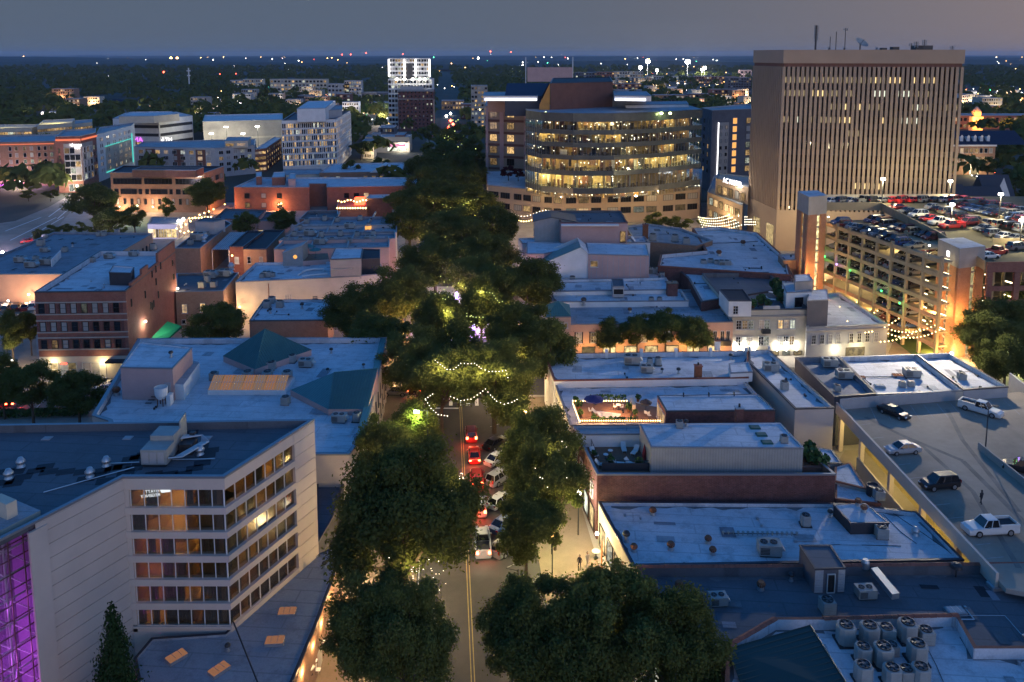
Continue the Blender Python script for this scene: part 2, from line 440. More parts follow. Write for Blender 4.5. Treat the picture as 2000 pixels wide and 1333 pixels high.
 # ---------------------------------------------------------------- buildings
def area2(p):return sum(p[i][0]*p[(i+1)%len(p)][1]-p[(i+1)%len(p)][0]*p[i][1]for i in range(len(p)))
def inset(poly,d):
 n=len(poly);out=[]
 for i in range(n):
  a,b,c=Vector(poly[i-1]),Vector(poly[i]),Vector(poly[(i+1)%n])
  e1=(b-a).normalized();e2=(c-b).normalized()
  n1=Vector((-e1.y,e1.x));n2=Vector((-e2.y,e2.x))
  k=n1+n2;q=max(0.25,1+n1.dot(n2))
  o=b+k*(d/q);out.append((o.x,o.y))
 return out
class B:
 """building: footprint from its parapet corners in the photo at height z"""
 def __init__(s,name,label,cat,pts,z,base=0.0,wall='brick',roof='roofw',par=0.6,pt=0.3,cop='coping',group=None,world=False,parent=None):
  P=[tuple(p[:2])for p in pts]if world else[at(p[0],p[1],p[2]if len(p)>2 else z)for p in pts]
  s.flip=area2(P)<0
  s.n0=len(P)
  if s.flip:P=P[::-1]
  s.P,s.z,s.base=P,z,base
  cx=sum(p[0]for p in P)/len(P);cy=sum(p[1]for p in P)/len(P)
  s.c=(cx,cy)
  s.root=parent if parent is not None else thing(name,label,cat,(cx,cy,base),group)
  w=MB();w.prism(P,base,z);s.wall=w.build('wall',M[wall],s.root)
  Q=inset(P,pt)
  k=MB();n=len(P)
  o=inset(P,-0.06)
  for i in range(n):
   j=(i+1)%n
   k.poly([(o[i][0],o[i][1],z+0.08),(o[j][0],o[j][1],z+0.08),(Q[j][0],Q[j][1],z+0.08),(Q[i][0],Q[i][1],z+0.08)])
   k.poly([(o[i][0],o[i][1],z-0.12),(o[j][0],o[j][1],z-0.12),(o[j][0],o[j][1],z+0.08),(o[i][0],o[i][1],z+0.08)])
  k.build('coping',M[cop],s.root)
  r=MB();r.poly([(q[0],q[1],z-par)for q in Q])
  for i in range(n):
   j=(i+1)%n
   r.poly([(Q[i][0],Q[i][1],z-par),(Q[i][0],Q[i][1],z+0.08),(Q[j][0],Q[j][1],z+0.08),(Q[j][0],Q[j][1],z-par)])
  s.roof=r.build('roof',M[roof],s.root)
  s.rz=z-par
  xs=[q[0]for q in Q];ys=[q[1]for q in Q]
  if cy<280 and par>.2 and roof in('roofw','roofg','roofd','roofp')and(max(xs)-min(xs))>6:
   R=random.Random(int(cx*7+cy));pm=MB();I=inset(P,pt+.5);J=inset(P,pt+.02);zz=z-par+.006
   def inside(x,y):
    c=False
    for i in range(n):
     (x0,y0),(x1,y1)=I[i],I[(i+1)%n]
     if(y0>y)!=(y1>y)and x<(x1-x0)*(y-y0)/(y1-y0)+x0:c=not c
    return c
   for k in range(int(min(26,(max(xs)-min(xs))*(max(ys)-min(ys))/28))):
    x,y=R.uniform(min(xs),max(xs)),R.uniform(min(ys),max(ys));w,h,a=R.uniform(.3,1.8),R.uniform(.25,1.0),-.08+R.choice([0,1.57])
    c,sn=math.cos(a),math.sin(a);q=[(x+u*w*c-v*h*sn,y+u*w*sn+v*h*c)for u,v in((-1,-1),(1,-1),(1,1),(-1,1))]
    if all(inside(*t)for t in q):pm.poly([t+(zz+.004*k,)for t in q],R.choice([0,1,1,2]if roof=='roofw' else[1,2,3]if roof=='roofg' else[2,3,4]));
   for i in range(n):
    j=(i+1)%n;d=Vector(J[j])-Vector(J[i]);m_=max(1,int(d.length/1.1));t0=Vector(J[i]);nn=Vector((-d.y,d.x)).normalized();w0=R.uniform(.1,.5)
    for k in range(m_):
     w1=R.choice([.06,.12,.25,.45,.8])*R.uniform(.5,1);t1=t0+d/m_
     if inside(*(t0+nn*(w0+.9)))and inside(*(t1+nn*(w1+.9))):a,b,c2,e2=t0,t1,t1+nn*w1,t0+nn*w0;pm.poly([(v.x,v.y,zz-.003)for v in(a,b,c2,e2)],3)
     t0,w0=t1,w1
   cn=MB()
   for k in range(4):
    x,y=R.uniform(min(xs),max(xs)),R.uniform(min(ys),max(ys));x2,y2=x+R.choice([0,R.uniform(-6,6)]),y+R.uniform(-4,4)
    if inside(x,y)and inside(x2,y2):cn.path([(x,y,zz+.12),(x2,y,zz+.12),(x2,y2,zz+.12)],R.choice([.03,.04,.07]),4);cn.cbox(x,y,zz,.3,.3,R.uniform(.2,.5));cn.cbox(x2,y2,zz,.22,.22,.3)
   if cn.f:cn.build('conduit',M['dsteel' if R.random()<.6 else 'steel'],s.root,kind='stuff')
   if pm.f:pm.build('roof_patches',[M['roofw'],M['roofg'],M['roofp'],M['grime'],M['roofk']],s.root,kind='stuff')
 def edge(s,i):
  """edge i in the order the corners were given: start, direction, outward normal, length"""
  if s.flip:a,b=s.P[s.n0-1-i],s.P[(s.n0-2-i)%s.n0]
  else:a,b=s.P[i],s.P[(i+1)%s.n0]
  a,b=Vector(a),Vector(b);d=b-a;L=d.length;d.normalize()
  nn=Vector((d.y,-d.x))if not s.flip else Vector((-d.y,d.x))
  return a,d,nn,L
 def win(s,i,us,zs,w,h,mat='pane',frame='wframe',name='window',sill=True,bars=(1,1),proud=0.05,us_m=False,parent=None):
  a,d,nn,L=s.edge(i)
  near=s.c[1]<260
  me=win_mesh(w,h,mat,frame,sill,bars,not near)
  ang=math.atan2(nn.x,-nn.y)
  o=s.root['_o']
  for z in zs:
   for u in us:
    q=a+d*(u if us_m else u*L)+nn*proud
    ob=bpy.data.objects.new(name,me);COL.objects.link(ob)
    ob.parent=s.root
    ob.location=(q.x-o[0],q.y-o[1],z-o[2]);ob.rotation_euler=(0,0,ang)
    if near:pn=bpy.data.objects.new('pane',pane_mesh(w,h,mat));COL.objects.link(pn);pn.parent=ob
 def box(s,name,i,u0,u1,z0,z1,mat,proud=0.08,depth=0.3,parent=None,label=None):
  """a band, pier or other trim on edge i"""
  a,d,nn,L=s.edge(i)
  p=a+d*(u0*L)+nn*(proud-depth)
  m=MB();m.ob((p.x,p.y,z0),tuple(d*((u1-u0)*L))+(0,),tuple(nn*depth)+(0,),(0,0,z1-z0))
  return m.build(name,M[mat],parent or s.root,label=label)
_WM={}
def pane_mesh(w,h,mat):
 key=(round(w,2),round(h,2),mat)
 if key not in _WM:m=MB();m.poly([(-w/2,0.0,0),(w/2,0.0,0),(w/2,0.0,h),(-w/2,0.0,h)]);_WM[key]=m.mesh('pane',M[mat])
 return _WM[key]
def win_mesh(w,h,mat,frame,sill=True,bars=(1,1),full=True):
 """window facing -y, centre of its foot line at the origin: frame, bars, sill and pane"""
 key=(round(w,2),round(h,2),mat,frame,sill,bars,full)
 if key in _WM:return _WM[key]
 m=MB();t=0.07 if w<2.5 else 0.1
 if full:m.poly([(-w/2,0.0,0),(w/2,0.0,0),(w/2,0.0,h),(-w/2,0.0,h)],1)
 m.box(-w/2,-0.10,0,-w/2+t,0.04,h);m.box(w/2-t,-0.10,0,w/2,0.04,h)
 m.box(-w/2+t,-0.10,h-t,w/2-t,0.04,h);m.box(-w/2+t,-0.10,0,w/2-t,0.04,t)
 for i in range(1,bars[0]):
  x=-w/2+w*i/bars[0];m.box(x-0.03,-0.06,t,x+0.03,0.03,h-t)
 for i in range(1,bars[1]):
  z=h*i/bars[1];m.box(-w/2+t,-0.055,z-0.025,w/2-t,0.028,z+0.025)
 if sill:m.box(-w/2-0.12,-0.2,-0.12,w/2+0.12,0.04,0)
 _WM[key]=m.mesh('window',[M[frame],M[mat]]if full else M[frame])
 return _WM[key]
def lin(a,b,n):return[a+(b-a)*i/(n-1)for i in range(n)]if n>1 else[(a+b)/2]
def mids(n,a=0.0,b=1.0):return[a+(b-a)*(i+0.5)/n for i in range(n)]
# ---------------------------------------------------------------- ground, streets
def sheet(name,pts,z,mat,px=True,kind='structure'):
 P=[at(p[0],p[1],z)if px else p for p in pts]
 if area2(P)<0:P=P[::-1]
 m=MB();m.poly([(p[0],p[1],z)for p in P])
 o=m.build(name,M[mat]);o['kind']=kind
 return o
sheet('ground',[(-30000,-300),(30000,-300),(30000,40000),(-30000,40000)],-0.05,'ground',px=False)
def sx(d,y):return(street_x(y)+d,y)
def strip(name,d0,d1,y0,y1,z,mat):
 return sheet(name,[sx(d0,y0),sx(d1,y0),sx(d1,y1),sx(d0,y1)],z,mat,px=False)
strip('town_pavement',-150,150,20,330,-0.02,'concrete')
strip('main_street',-6,8.5,20,900,0.004,'asphalt')
sheet('cross_street',[(-170,139),(190,139),(190,152),(-170,152)],0.008,'asphalt',px=False)
def walk(name,d0,d1,y0,y1,mat='paving',h=0.13):
 m=MB();P=[sx(d0,y0),sx(d1,y0),sx(d1,y1),sx(d0,y1)]
 if area2(P)<0:P=P[::-1]
 m.prism(P,-0.02,h,1,0)
 o=m.build(name,[M[mat],M['concrete']]);o['kind']='structure'
 return o
walk('left_pavement',-15.5,-6,20,138);walk('right_pavement',8.5,15.5,20,138)
walk('left_pavement',-15.5,-6,153,600);walk('right_pavement',8.5,15.5,153,600)
m=MB()
for d in(-0.16,0.16):
 for(y0,y1)in((20,134),(158,700)):
  m.poly([sx(d-0.05,y0)+(0.012,),sx(d+0.05,y0)+(0.012,),sx(d+0.05,y1)+(0.012,),sx(d-0.05,y1)+(0.012,)])
o=m.build('centre_line',M['yellow']);o['kind']='structure'
m=MB()
for k in range(16):
 y=62+k*4.6
 a=sx(4.6,y);b=sx(8.4,y+2.6)
 m.poly([a+(0.012,),(a[0]+0.1,a[1],0.012),(b[0]+0.1,b[1],0.012),b+(0.012,)])
for k in range(9):
 a=sx(-5+k*1.5,134.5);m.poly([a+(0.013,),(a[0]+0.6,a[1],0.013),(a[0]+0.4,a[1]+3,0.013),(a[0]-0.2,a[1]+3,0.013)])
m.poly([sx(-5.8,60)+(0.012,),sx(-5.68,60)+(0.012,),sx(-5.68,133)+(0.012,),sx(-5.8,133)+(0.012,)])
for y in(133.2,):m.poly([sx(-5.8,y)+(0.012,),sx(-0.4,y)+(0.012,),sx(-0.4,y+0.5)+(0.012,),sx(-5.8,y+0.5)+(0.012,)])
o=m.build('white_road_markings',M['paint']);o['kind']='structure'
# the broad avenue at the far left, and the lots
sheet('avenue',[(-60,520),(-60,445),(30,432),(95,405),(150,374),(178,366),(172,385),(140,412),(105,452),(60,478),(45,512)],0.006,'lotasphalt')
m=MB()
for(a,b)in(((20,470),(110,425)),((60,462),(125,424)),((10,452),(80,425)),((95,424),(150,384)),((112,428),(155,390))):
 p,q=at(*a),at(*b);dx,dy=q[0]-p[0],q[1]-p[1];L=math.hypot(dx,dy);nx,ny=-dy/L*0.2,dx/L*0.2
 m.poly([(p[0]-nx,p[1]-ny,0.014),(p[0]+nx,p[1]+ny,0.014),(q[0]+nx,q[1]+ny,0.014),(q[0]-nx,q[1]-ny,0.014)])
o=m.build('avenue_lane_lines',M['paint']);o['kind']='structure'
sheet('left_parking_lot',[(-60,640),(68,590),(72,700),(60,770),(-60,800)],0.006,'lotasphalt')
sheet('left_forecourt',[(-100,740),(235,740),(190,815),(-100,822)],0.016,'lotasphalt')
m=MB()
for k in range(6):
 a,b=at(-5+k*33,806),at(20+k*33,782)
 m.poly([(a[0],a[1],0.022),(a[0]+.12,a[1],0.022),(b[0]+.12,b[1],0.022),(b[0],b[1],0.022)])
o=m.build('parking_bay_lines',M['paint']);o['kind']='structure'
# plaza lawn and path beside the garage
sheet('garage_lawn',[(1725,655),(1760,642),(1835,690),(1850,712),(1790,712)],0.012,'grass')
sheet('garage_path',[(1735,690),(1745,665),(1790,700),(1770,716)],0.02,'paving')
sheet('right_street',[(1880,700),(2100,700),(2200,800),(1990,800)],0.014,'lotasphalt')
# ---------------------------------------------------------------- small rooftop machines, built once, then copied
def proto(name):return thing(name,None,None,link=False)
def part(par,mb,name,mats,smooth=False):
 o=mb.build(name,mats,None,link=False,smooth=smooth)
 return kid(par,o)
def fan(par,x,y,z,r,n=14,col='black'):
 m=MB();m.lathe((x,y,z),[(r,-0.02),(r,0.06),(r*0.88,0.06),(r*0.86,-0.02)],n)
 ring=part(par,m,'fan_ring',M['dsteel'])
 b=MB()
 for k in range(5):
  t=k*2*math.pi/5
  b.poly([(x+0.1*math.cos(t),y+0.1*math.sin(t),z+0.02),(x+r*.84*math.cos(t),y+r*.84*math.sin(t),z+0.015),(x+r*.84*math.cos(t+.7),y+r*.84*math.sin(t+.7),z+0.045),(x+0.1*math.cos(t+.7),y+0.1*math.sin(t+.7),z+0.03)])
 b.lathe((x,y,z),[(0.13,0),(0.13,0.07)],8)
 part(par,b,'fan',M['fanblade'])
 return ring
PR={}
M['fanblade']=plain('fan_blade',(.10,.105,.11),.5,.4)
def mk_ac_box():
 t=proto('air_conditioner')
 m=MB();w=0.48
 m.box(-w,-w,0.08,w,w,1.0)
 for s in(-1,1):
  for k in range(6):m.box(-w+.06,s*w-.02,0.18+k*.13,w-.06,s*w+.02,0.21+k*.13);m.box(s*w-.02,-w+.06,0.18+k*.13,s*w+.02,w-.06,0.21+k*.13)
 t0,t=t,part(t,m,'casing',M['acpaint'])
 d=MB();d.lathe((0,0,1.0),[(0.40,0.0),(0.40,0.012)],16);part(t,d,'fan_well',M['black'])
 fan(t,0,0,1.02,0.42)
 t=t0;f=MB()
 for s in(-1,1):f.box(-w-.05,s*.35-.06,0,w+.05,s*.35+.06,0.08)
 part(t,f,'skid',M['wood'])
 PR['ac']=t
def mk_ac_round():
 t=proto('condenser')
 m=MB();w,c=0.5,0.2
 P=[(-w+c,-w),(w-c,-w),(w,-w+c),(w,w-c),(w-c,w),(-w+c,w),(-w,w-c),(-w,-w+c)]
 m.prism(P,0.1,1.12,0)
 for a,b,z0,z1 in((1.0,.93,1.12,1.17),):
  for i in range(8):
   j=(i+1)%8
   m.poly([(P[i][0],P[i][1],z0),(P[j][0],P[j][1],z0),(P[j][0]*b,P[j][1]*b,z1),(P[i][0]*b,P[i][1]*b,z1)])
 m.poly([(p[0]*.93,p[1]*.93,1.17)for p in P])
 t0,t=t,part(t,m,'casing',M['acpaint'])
 d=MB();d.lathe((0,0,1.17),[(0.38,0.0),(0.38,0.012)],18);part(t,d,'fan_well',M['black'])
 fan(t,0,0,1.19,0.40,18)
 t=t0;f=MB();f.box(-.58,-.58,0,.58,.58,0.1);part(t,f,'pad',M['dsteel'])
 PR['cond']=t
def mk_hvac():
 t=proto('rooftop_air_handler')
 m=MB();m.box(-1.1,-.75,0.18,1.1,.75,1.25);m.box(-1.12,-.77,1.22,1.12,.77,1.28)
 t0,t=t,part(t,m,'casing',M['acpaint'])
 for s in(-.55,.4):
  d=MB();d.lathe((s,0,1.28),[(0.36,0.0),(0.36,0.014)],14);part(t,d,'fan_well',M['black'])
  fan(t,s,0,1.30,0.38)
 g=MB()
 for k in range(5):g.box(-1.0,-.79,.35+k*.15,-.1,-.75,.42+k*.15)
 part(t,g,'louvre',M['dsteel'])
 h=MB();h.poly([(1.1,-.5,1.1),(1.1,.5,1.1),(1.5,.5,.65),(1.5,-.5,.65)]);h.poly([(1.1,-.5,1.1),(1.5,-.5,.65),(1.1,-.5,.6)]);h.poly([(1.1,.5,1.1),(1.1,.5,.6),(1.5,.5,.65)])
 part(t,h,'hood',M['steel'])
 t=t0;c=MB();c.box(-1.0,-.65,0,1.0,.65,.18);part(t,c,'kerb',M['dsteel'])
 PR['hvac']=t
def mk_vent():
 t=proto('roof_vent')
 m=MB();m.lathe((0,0,0),[(0.42,0),(0.30,0.25),(0.28,0.45)],14);part(t,m,'base',M['steel'])
 m=MB();m.lathe((0,0,0),[(0.46,0.45),(0.46,0.6),(0.30,0.78),(0.22,0.95),(0.08,1.0)],14);part(t,m,'cap',M['steel'],True)
 PR['vent']=t
def mk_stub():
 t=proto('vent_pipe')
 m=MB();m.lathe((0,0,0),[(0.22,0),(0.2,0.12),(0.13,0.14),(0.13,0.5)],10);part(t,m,'pipe',M['steel'])
 m=MB();m.lathe((0,0,0.5),[(0.26,0),(0.28,0.12),(0.2,0.25),(0.05,0.3)],12);part(t,m,'cowl',M['dsteel'],True)
 PR['stub']=t
def mk_turbine():
 t=proto('turbine_vent')
 m=MB();m.lathe((0,0,0),[(0.30,0),(0.24,0.28)],12);part(t,m,'neck',M['steel'])
 m=MB()
 for k in range(14):
  a=k*math.pi/7
  pr=[(0.2,.28),(0.36,.42),(0.38,.58),(0.26,.74)]
  for(r0,z0),(r1,z1)in zip(pr,pr[1:]):
   m.poly([(r0*math.cos(a),r0*math.sin(a),z0),(r0*math.cos(a+.38),r0*math.sin(a+.38),z0),(r1*math.cos(a+.42),r1*math.sin(a+.42),z1),(r1*math.cos(a+.04),r1*math.sin(a+.04),z1)])
 m.lathe((0,0,0),[(0.27,.73),(0.27,.76)],12)
 part(t,m,'turbine',M['rust'])
 PR['turb']=t
def mk_skylight(key,glowmat,name='skylight'):
 t=proto(name)
 m=MB();P=[(-.9,-.55),(.9,-.55),(.9,.55),(-.9,.55)]
 m.prism(P,0,.32)
 part(t,m,'kerb',M['steel'])
 m=MB();Q=[(p[0]*.86,p[1]*.78)for p in P]
 for i in range(4):
  j=(i+1)%4
  m.poly([P[i]+(.32,),P[j]+(.32,),Q[j]+(.46,),Q[i]+(.46,)])
 m.poly([q+(.46,)for q in Q])
 part(t,m,'dome',M[glowmat])
 b=MB()
 for x in(-.3,.3):b.box(x-.02,-.5,.455,x+.02,.5,.475)
 part(t,b,'glazing_bar',M['steel'])
 PR[key]=t
for fn in(mk_ac_box,mk_ac_round,mk_hvac,mk_vent,mk_stub,mk_turbine):fn()
M['skyglow']=emit('lit_skylight_dome',(1.0,0.45,0.25),0.26)  # dull orange tone of the podium domes put in as weak emission
M['skydull']=plain('skylight_dome',(0.25,0.3,0.32),0.2)
mk_skylight('sky','skyglow');mk_skylight('skyd','skydull')
CATS={'ac':'air conditioner','cond':'air conditioner','hvac':'air handler','vent':'roof vent','stub':'vent pipe','turb':'roof vent','sky':'skylight','skyd':'skylight'}
def put(kind,px,py,z,label,rz=0.0,sc=1.0,group=None):
 x,y=at(px,py,z)
 return instance(PR[kind],(x,y,z),rz-0.08,sc,label,CATS[kind],group)
def pipe_run(pts,r,mat,label,name='pipe_run',n=6,cat='pipe'):
 m=MB();m.path(pts,r,n);return solo(m,name,M[mat],label,cat)
def P3(px,py,z):return at(px,py,z)+(z,)
# ---------------------------------------------------------------- vehicles (nose along +y)
CARPAINT={}
for n_,c_ in(('white',(.62,.62,.60)),('silver',(.34,.35,.36)),('grey',(.14,.145,.15)),('black',(.012,.012,.014)),('red',(.42,.018,.02)),('blue',(.03,.07,.2)),('dark red',(.16,.015,.02)),('tan',(.36,.30,.2)),('green',(.03,.08,.06))):
 CARPAINT[n_]=plain('car_paint_'+n_.replace(' ','_'),c_,0.28,0.1,0.6)
M['carpaint']=plain('car_paint',(.3,.3,.3),0.28)
M['carglass']=plain('car_glass',(.008,.009,.011),0.08,0,0.6)
M['tyre']=plain('tyre',(.015,.015,.015),0.9)
M['rim']=plain('wheel_rim',(.35,.36,.37),0.35,0.7)
M['headlamp']=plain('headlamp_off',(.6,.62,.65),0.15)
M['taillamp']=plain('taillamp_off',(.25,.01,.01),0.2)
M['tail_on']=emit('brake_lamp_lit',(1.0,.07,.02),70)
M['head_on']=emit('headlamp_lit',(1.0,.95,.85),30)
KDIM={'sedan':(4.7,1.82),'suv':(4.8,1.92),'pickup':(5.9,2.0),'hatch':(4.2,1.76),'van':(5.1,1.98)}
def car_geo(kind):
 L,W=KDIM[kind];h=W/2;g={}
 if kind=='pickup':st=[(-L/2,.96,1.0),(-L/2+.15,1.0,1.08),(-.55,1.0,1.08),(1.15,1.0,1.08),(1.35,1.0,1.06),(2.5,.96,.98),(L/2-.06,.86,.78)]
 elif kind=='suv':st=[(-L/2,.88,.92),(-L/2+.2,.98,1.0),(-.5,1.0,1.02),(1.0,1.0,1.02),(1.9,.95,.96),(L/2-.05,.82,.74)]
 elif kind=='van':st=[(-L/2,.9,.98),(-L/2+.15,.99,1.0),(0,1.0,1.0),(1.4,1.0,.98),(2.1,.95,.9),(L/2-.05,.82,.7)]
 elif kind=='hatch':st=[(-L/2,.86,.84),(-L/2+.2,.97,.92),(0,1.0,.93),(.95,1.0,.92),(1.6,.94,.86),(L/2-.05,.8,.66)]
 else:st=[(-L/2,.84,.84),(-L/2+.25,.95,.93),(-1.2,1.0,.95),(.9,1.0,.92),(1.8,.93,.82),(L/2-.06,.8,.64)]
 b=MB();rings=[]
 for(y,k,zt)in st:
  w=h*k
  rings.append([(-w*.9,y,.24),(-w,y,.42),(-w,y,.62),(-w*.96,y,zt-.06),(-w*.82,y,zt),(w*.82,y,zt),(w*.96,y,zt-.06),(w,y,.62),(w,y,.42),(w*.9,y,.24)])
 for r0,r1 in zip(rings,rings[1:]):
  for i in range(10):
   j=(i+1)%10;b.poly([r0[i],r0[j],r1[j],r1[i]])
 b.poly(rings[0][::-1]);b.poly(rings[-1])
 C={'sedan':(-1.75,1.05,-1.05,.25,.92,1.42),'hatch':(-1.95,1.1,-1.55,.3,.90,1.46),'suv':(-2.2,1.15,-1.95,.45,1.0,1.72),'van':(-2.45,1.6,-2.25,.8,.98,1.78),'pickup':(-.62,1.32,-.5,.75,1.06,1.82)}[kind]
 y0,y1,y2,y3,zb,zr=C;wb,wr=h*.86,h*.68
 lo=[(-wb,y0,zb),(wb,y0,zb),(wb,y1,zb),(-wb,y1,zb)];hi=[(-wr,y2,zr),(wr,y2,zr),(wr,y3,zr),(-wr,y3,zr)]
 gl=MB()
 for i in range(4):j=(i+1)%4;gl.poly([lo[i],lo[j],hi[j],hi[i]])
 b.poly([(p[0]*1.02,p[1],p[2])for p in hi])
 hi2=[(p[0]*.8,p[1]*.86+.04*(1 if p[1]>0 else-1),zr+.05)for p in hi]
 for i in range(4):j=(i+1)%4;b.poly([hi[i],hi[j],hi2[j],hi2[i]])
 b.poly(hi2)
 for i in range(4):b.tube(Vector(lo[i])*1.005,Vector(hi[i])*1.005,.05,4)
 for x in(-1,1):
  for f_ in((.5,)if kind in('pickup','sedan','hatch')else(.36,.68)):
   a=Vector(lo[0 if x<0 else 1]).lerp(Vector(lo[3 if x<0 else 2]),f_);c=Vector(hi[0 if x<0 else 1]).lerp(Vector(hi[3 if x<0 else 2]),f_)
   b.tube(a*1.004,c*1.004,.045,4)
  b.cbox(x*(h+.08),y1-.55,zb+.02,.2,.12,.13)
 if kind=='pickup':
  g['bed']=MB();g['bed'].box(-h*.8,-L/2+.12,1.085,h*.8,-.72,1.09)
  for x in(-1,1):b.box(x*h*.9-.07,-L/2+.02,1.05,x*h*.9+.07,-.66,1.36)
  b.box(-h*.9+.07,-L/2+.02,1.05,h*.9-.07,-L/2+.1,1.34)
 g['body']=b;g['window_glass']=gl
 ax={'sedan':1.38,'hatch':1.27,'suv':1.42,'van':1.5,'pickup':1.85}[kind];R=.40 if kind in('pickup','suv')else .33
 g['wheels']=[]
 for sx_ in(-1,1):
  for sy in(-1,1):
   w_=MB();x=sx_*(h-.1)
   w_.tube((x-.12,sy*ax,R),(x+.12,sy*ax,R),R,14)
   w_.tube((x+sx_*.10,sy*ax,R),(x+sx_*.135,sy*ax,R),R*.62,10,1)
   g['wheels'].append(w_)
 hd=MB();tl=MB();yf=L/2;yr=-L/2
 for s in(-1,1):
  hd.cbox(s*h*.62,yf-.1,.58 if kind!='pickup' else .75,.38,.14,.15)
  tl.cbox(s*h*.72,yr+.01,.68 if kind in('sedan','hatch')else .8,.3,.08,.17 if kind in('sedan','hatch')else .36)
 g['headlight']=hd;g['taillight']=tl
 return g
CARP,CARF={},{}
for k_ in KDIM:
 g=car_geo(k_);t=proto('pickup_truck' if k_=='pickup' else{'suv':'parked_suv','van':'parked_van'}.get(k_,'parked_car'))
 part(t,g['body'],'body',M['carpaint']);part(t,g['window_glass'],'window_glass',M['carglass'])
 for w_ in g['wheels']:part(t,w_,'wheel',[M['tyre'],M['rim']])
 part(t,g['headlight'],'headlight',M['headlamp']);part(t,g['taillight'],'taillight',M['taillamp'])
 if 'bed' in g:part(t,g['bed'],'load_bed',M['charcoal'])
 CARP[k_]=t
 a=MB()
 for q,mi in((g['body'],0),(g['window_glass'],1),(g['headlight'],3),(g['taillight'],4))+tuple((w_,2)for w_ in g['wheels']):
  n=len(a.v);a.v+=q.v;a.f+=[tuple(i+n for i in f)for f in q.f];a.m+=[mi]*len(q.f)
 CARF[k_]=a.build(t.name.split('.')[0],[M['carpaint'],M['carglass'],M['tyre'],M['headlamp'],M['taillamp']],link=False)
def car(kind,x,y,z,rz,colour,label,near=True,group=None,brake=False,head=False):
 mats={'car_paint':CARPAINT[colour]}
 if brake:mats['taillamp_off']=M['tail_on']
 if head:mats['headlamp_off']=M['head_on']
 return instance(CARP[kind]if near else CARF[kind],(x,y,z),rz,1.0,label,{'pickup':'pickup truck','suv':'suv','van':'van'}.get(kind,'car'),group,mats)
 # ---------------------------------------------------------------- hotel at the near left
M['curtain']=surf('curtain_cloth',(0.22,0.19,0.16),0.9,0.35,3.0)
M['room']=surf('room_wall',(0.42,0.30,0.17),0.9,0.2,0.5)
M['warmroom']=emit('room_lamp_panel',(1.0,0.66,0.24),34.0,True)
M['dimroom']=emit('room_lamp_dim',(1.0,0.60,0.22),15.0,True)
M['redroom']=emit('room_lamp_amber',(1.0,0.5,0.14),14.0,True)
HZ=21.0
hp=[at(*p,HZ)for p in((-420,837),(613,820),(438,932),(240,932),(68,1020),(-420,1268))]
hotel=thing('hotel','beige panelled hotel with ribbon windows and dark flat roof, nearest on the left','hotel',(hp[3][0],hp[3][1],0))
V2=[Vector(p)for p in hp]
PB=5.25
# window faces: 2-1 (slanted, right) and 3-2 (front)
def face(a,b):
 d=(b-a);L=d.length;d.normalize();return a,d,Vector((d.y,-d.x)),L
fr=face(V2[3],V2[2]);sl=face(V2[2],V2[1])
m=MB()
def wallq(a,b,z0,z1,mb):mb.poly([(a[0],a[1],z0),(b[0],b[1],z0),(b[0],b[1],z1),(a[0],a[1],z1)])
wallq(hp[1],hp[0],0,HZ,m)
wallq(hp[4],hp[3],0,HZ,m)
SLW=0.745
q=sl[0]+sl[1]*(sl[3]*SLW);q_in=q-sl[2]*0.6
wallq(q,hp[1],0,HZ,m);wallq(q_in,q,PB,HZ,m)
wallq(hp[3],hp[2],0,PB+.7,m);wallq(hp[2],q,0,PB+.7,m)
wl=fr[0]+fr[1]*0.45;wl_in=wl-fr[2]*0.6
wallq(hp[3],wl,PB,HZ,m);wallq(wl,wl_in,PB,HZ,m)
m.build('wall',M['tan'],hotel)
m=MB();Q=inset(hp[::-1]if area2(hp)<0 else hp,0.35);O=inset(hp[::-1]if area2(hp)<0 else hp,-0.05)
for i in range(6):
 j=(i+1)%6
 m.poly([O[i]+(HZ+.07,),O[j]+(HZ+.07,),Q[j]+(HZ+.07,),Q[i]+(HZ+.07,)]);m.poly([O[i]+(HZ-.15,),O[j]+(HZ-.15,),O[j]+(HZ+.07,),O[i]+(HZ+.07,)])
m.build('coping',M['coping'],hotel)
m=MB();m.poly([p+(HZ-.75,)for p in Q])
for i in range(6):
 j=(i+1)%6;m.poly([Q[i]+(HZ-.75,),Q[i]+(HZ+.07,),Q[j]+(HZ+.07,),Q[j]+(HZ-.75,)])
m.build('roof',M['roofd'],hotel)
RZ=HZ-.75
ztops=[19.75-2.42*k for k in range(6)];WH=1.78
def bandpoly(z0,z1,out,name):
 a=fr[0]+fr[1]*0.02+fr[2]*out;b0=V2[2];nb=(fr[2]+sl[2]).normalized();b=b0+nb*(out/max(.4,nb.dot(fr[2])));c=q+sl[2]*out+sl[1]*.05
 ai=fr[0]-fr[2]*0.7;bi=b0-nb*(0.7/max(.4,nb.dot(fr[2])));ci=q-sl[2]*0.7
 P=[tuple(a),tuple(b),tuple(c),tuple(ci),tuple(bi),tuple(ai)]
 if area2(P)<0:P=P[::-1]
 mb=MB();mb.prism(P,z0,z1,0,0,True);mb.build(name,M['tan'],hotel)
bandpoly(19.75,HZ-.16,0.04,'parapet_band')
for k in range(6):bandpoly(ztops[k]-2.42+(0 if k<5 else .45),ztops[k]-WH,0.14,'spandrel_band')
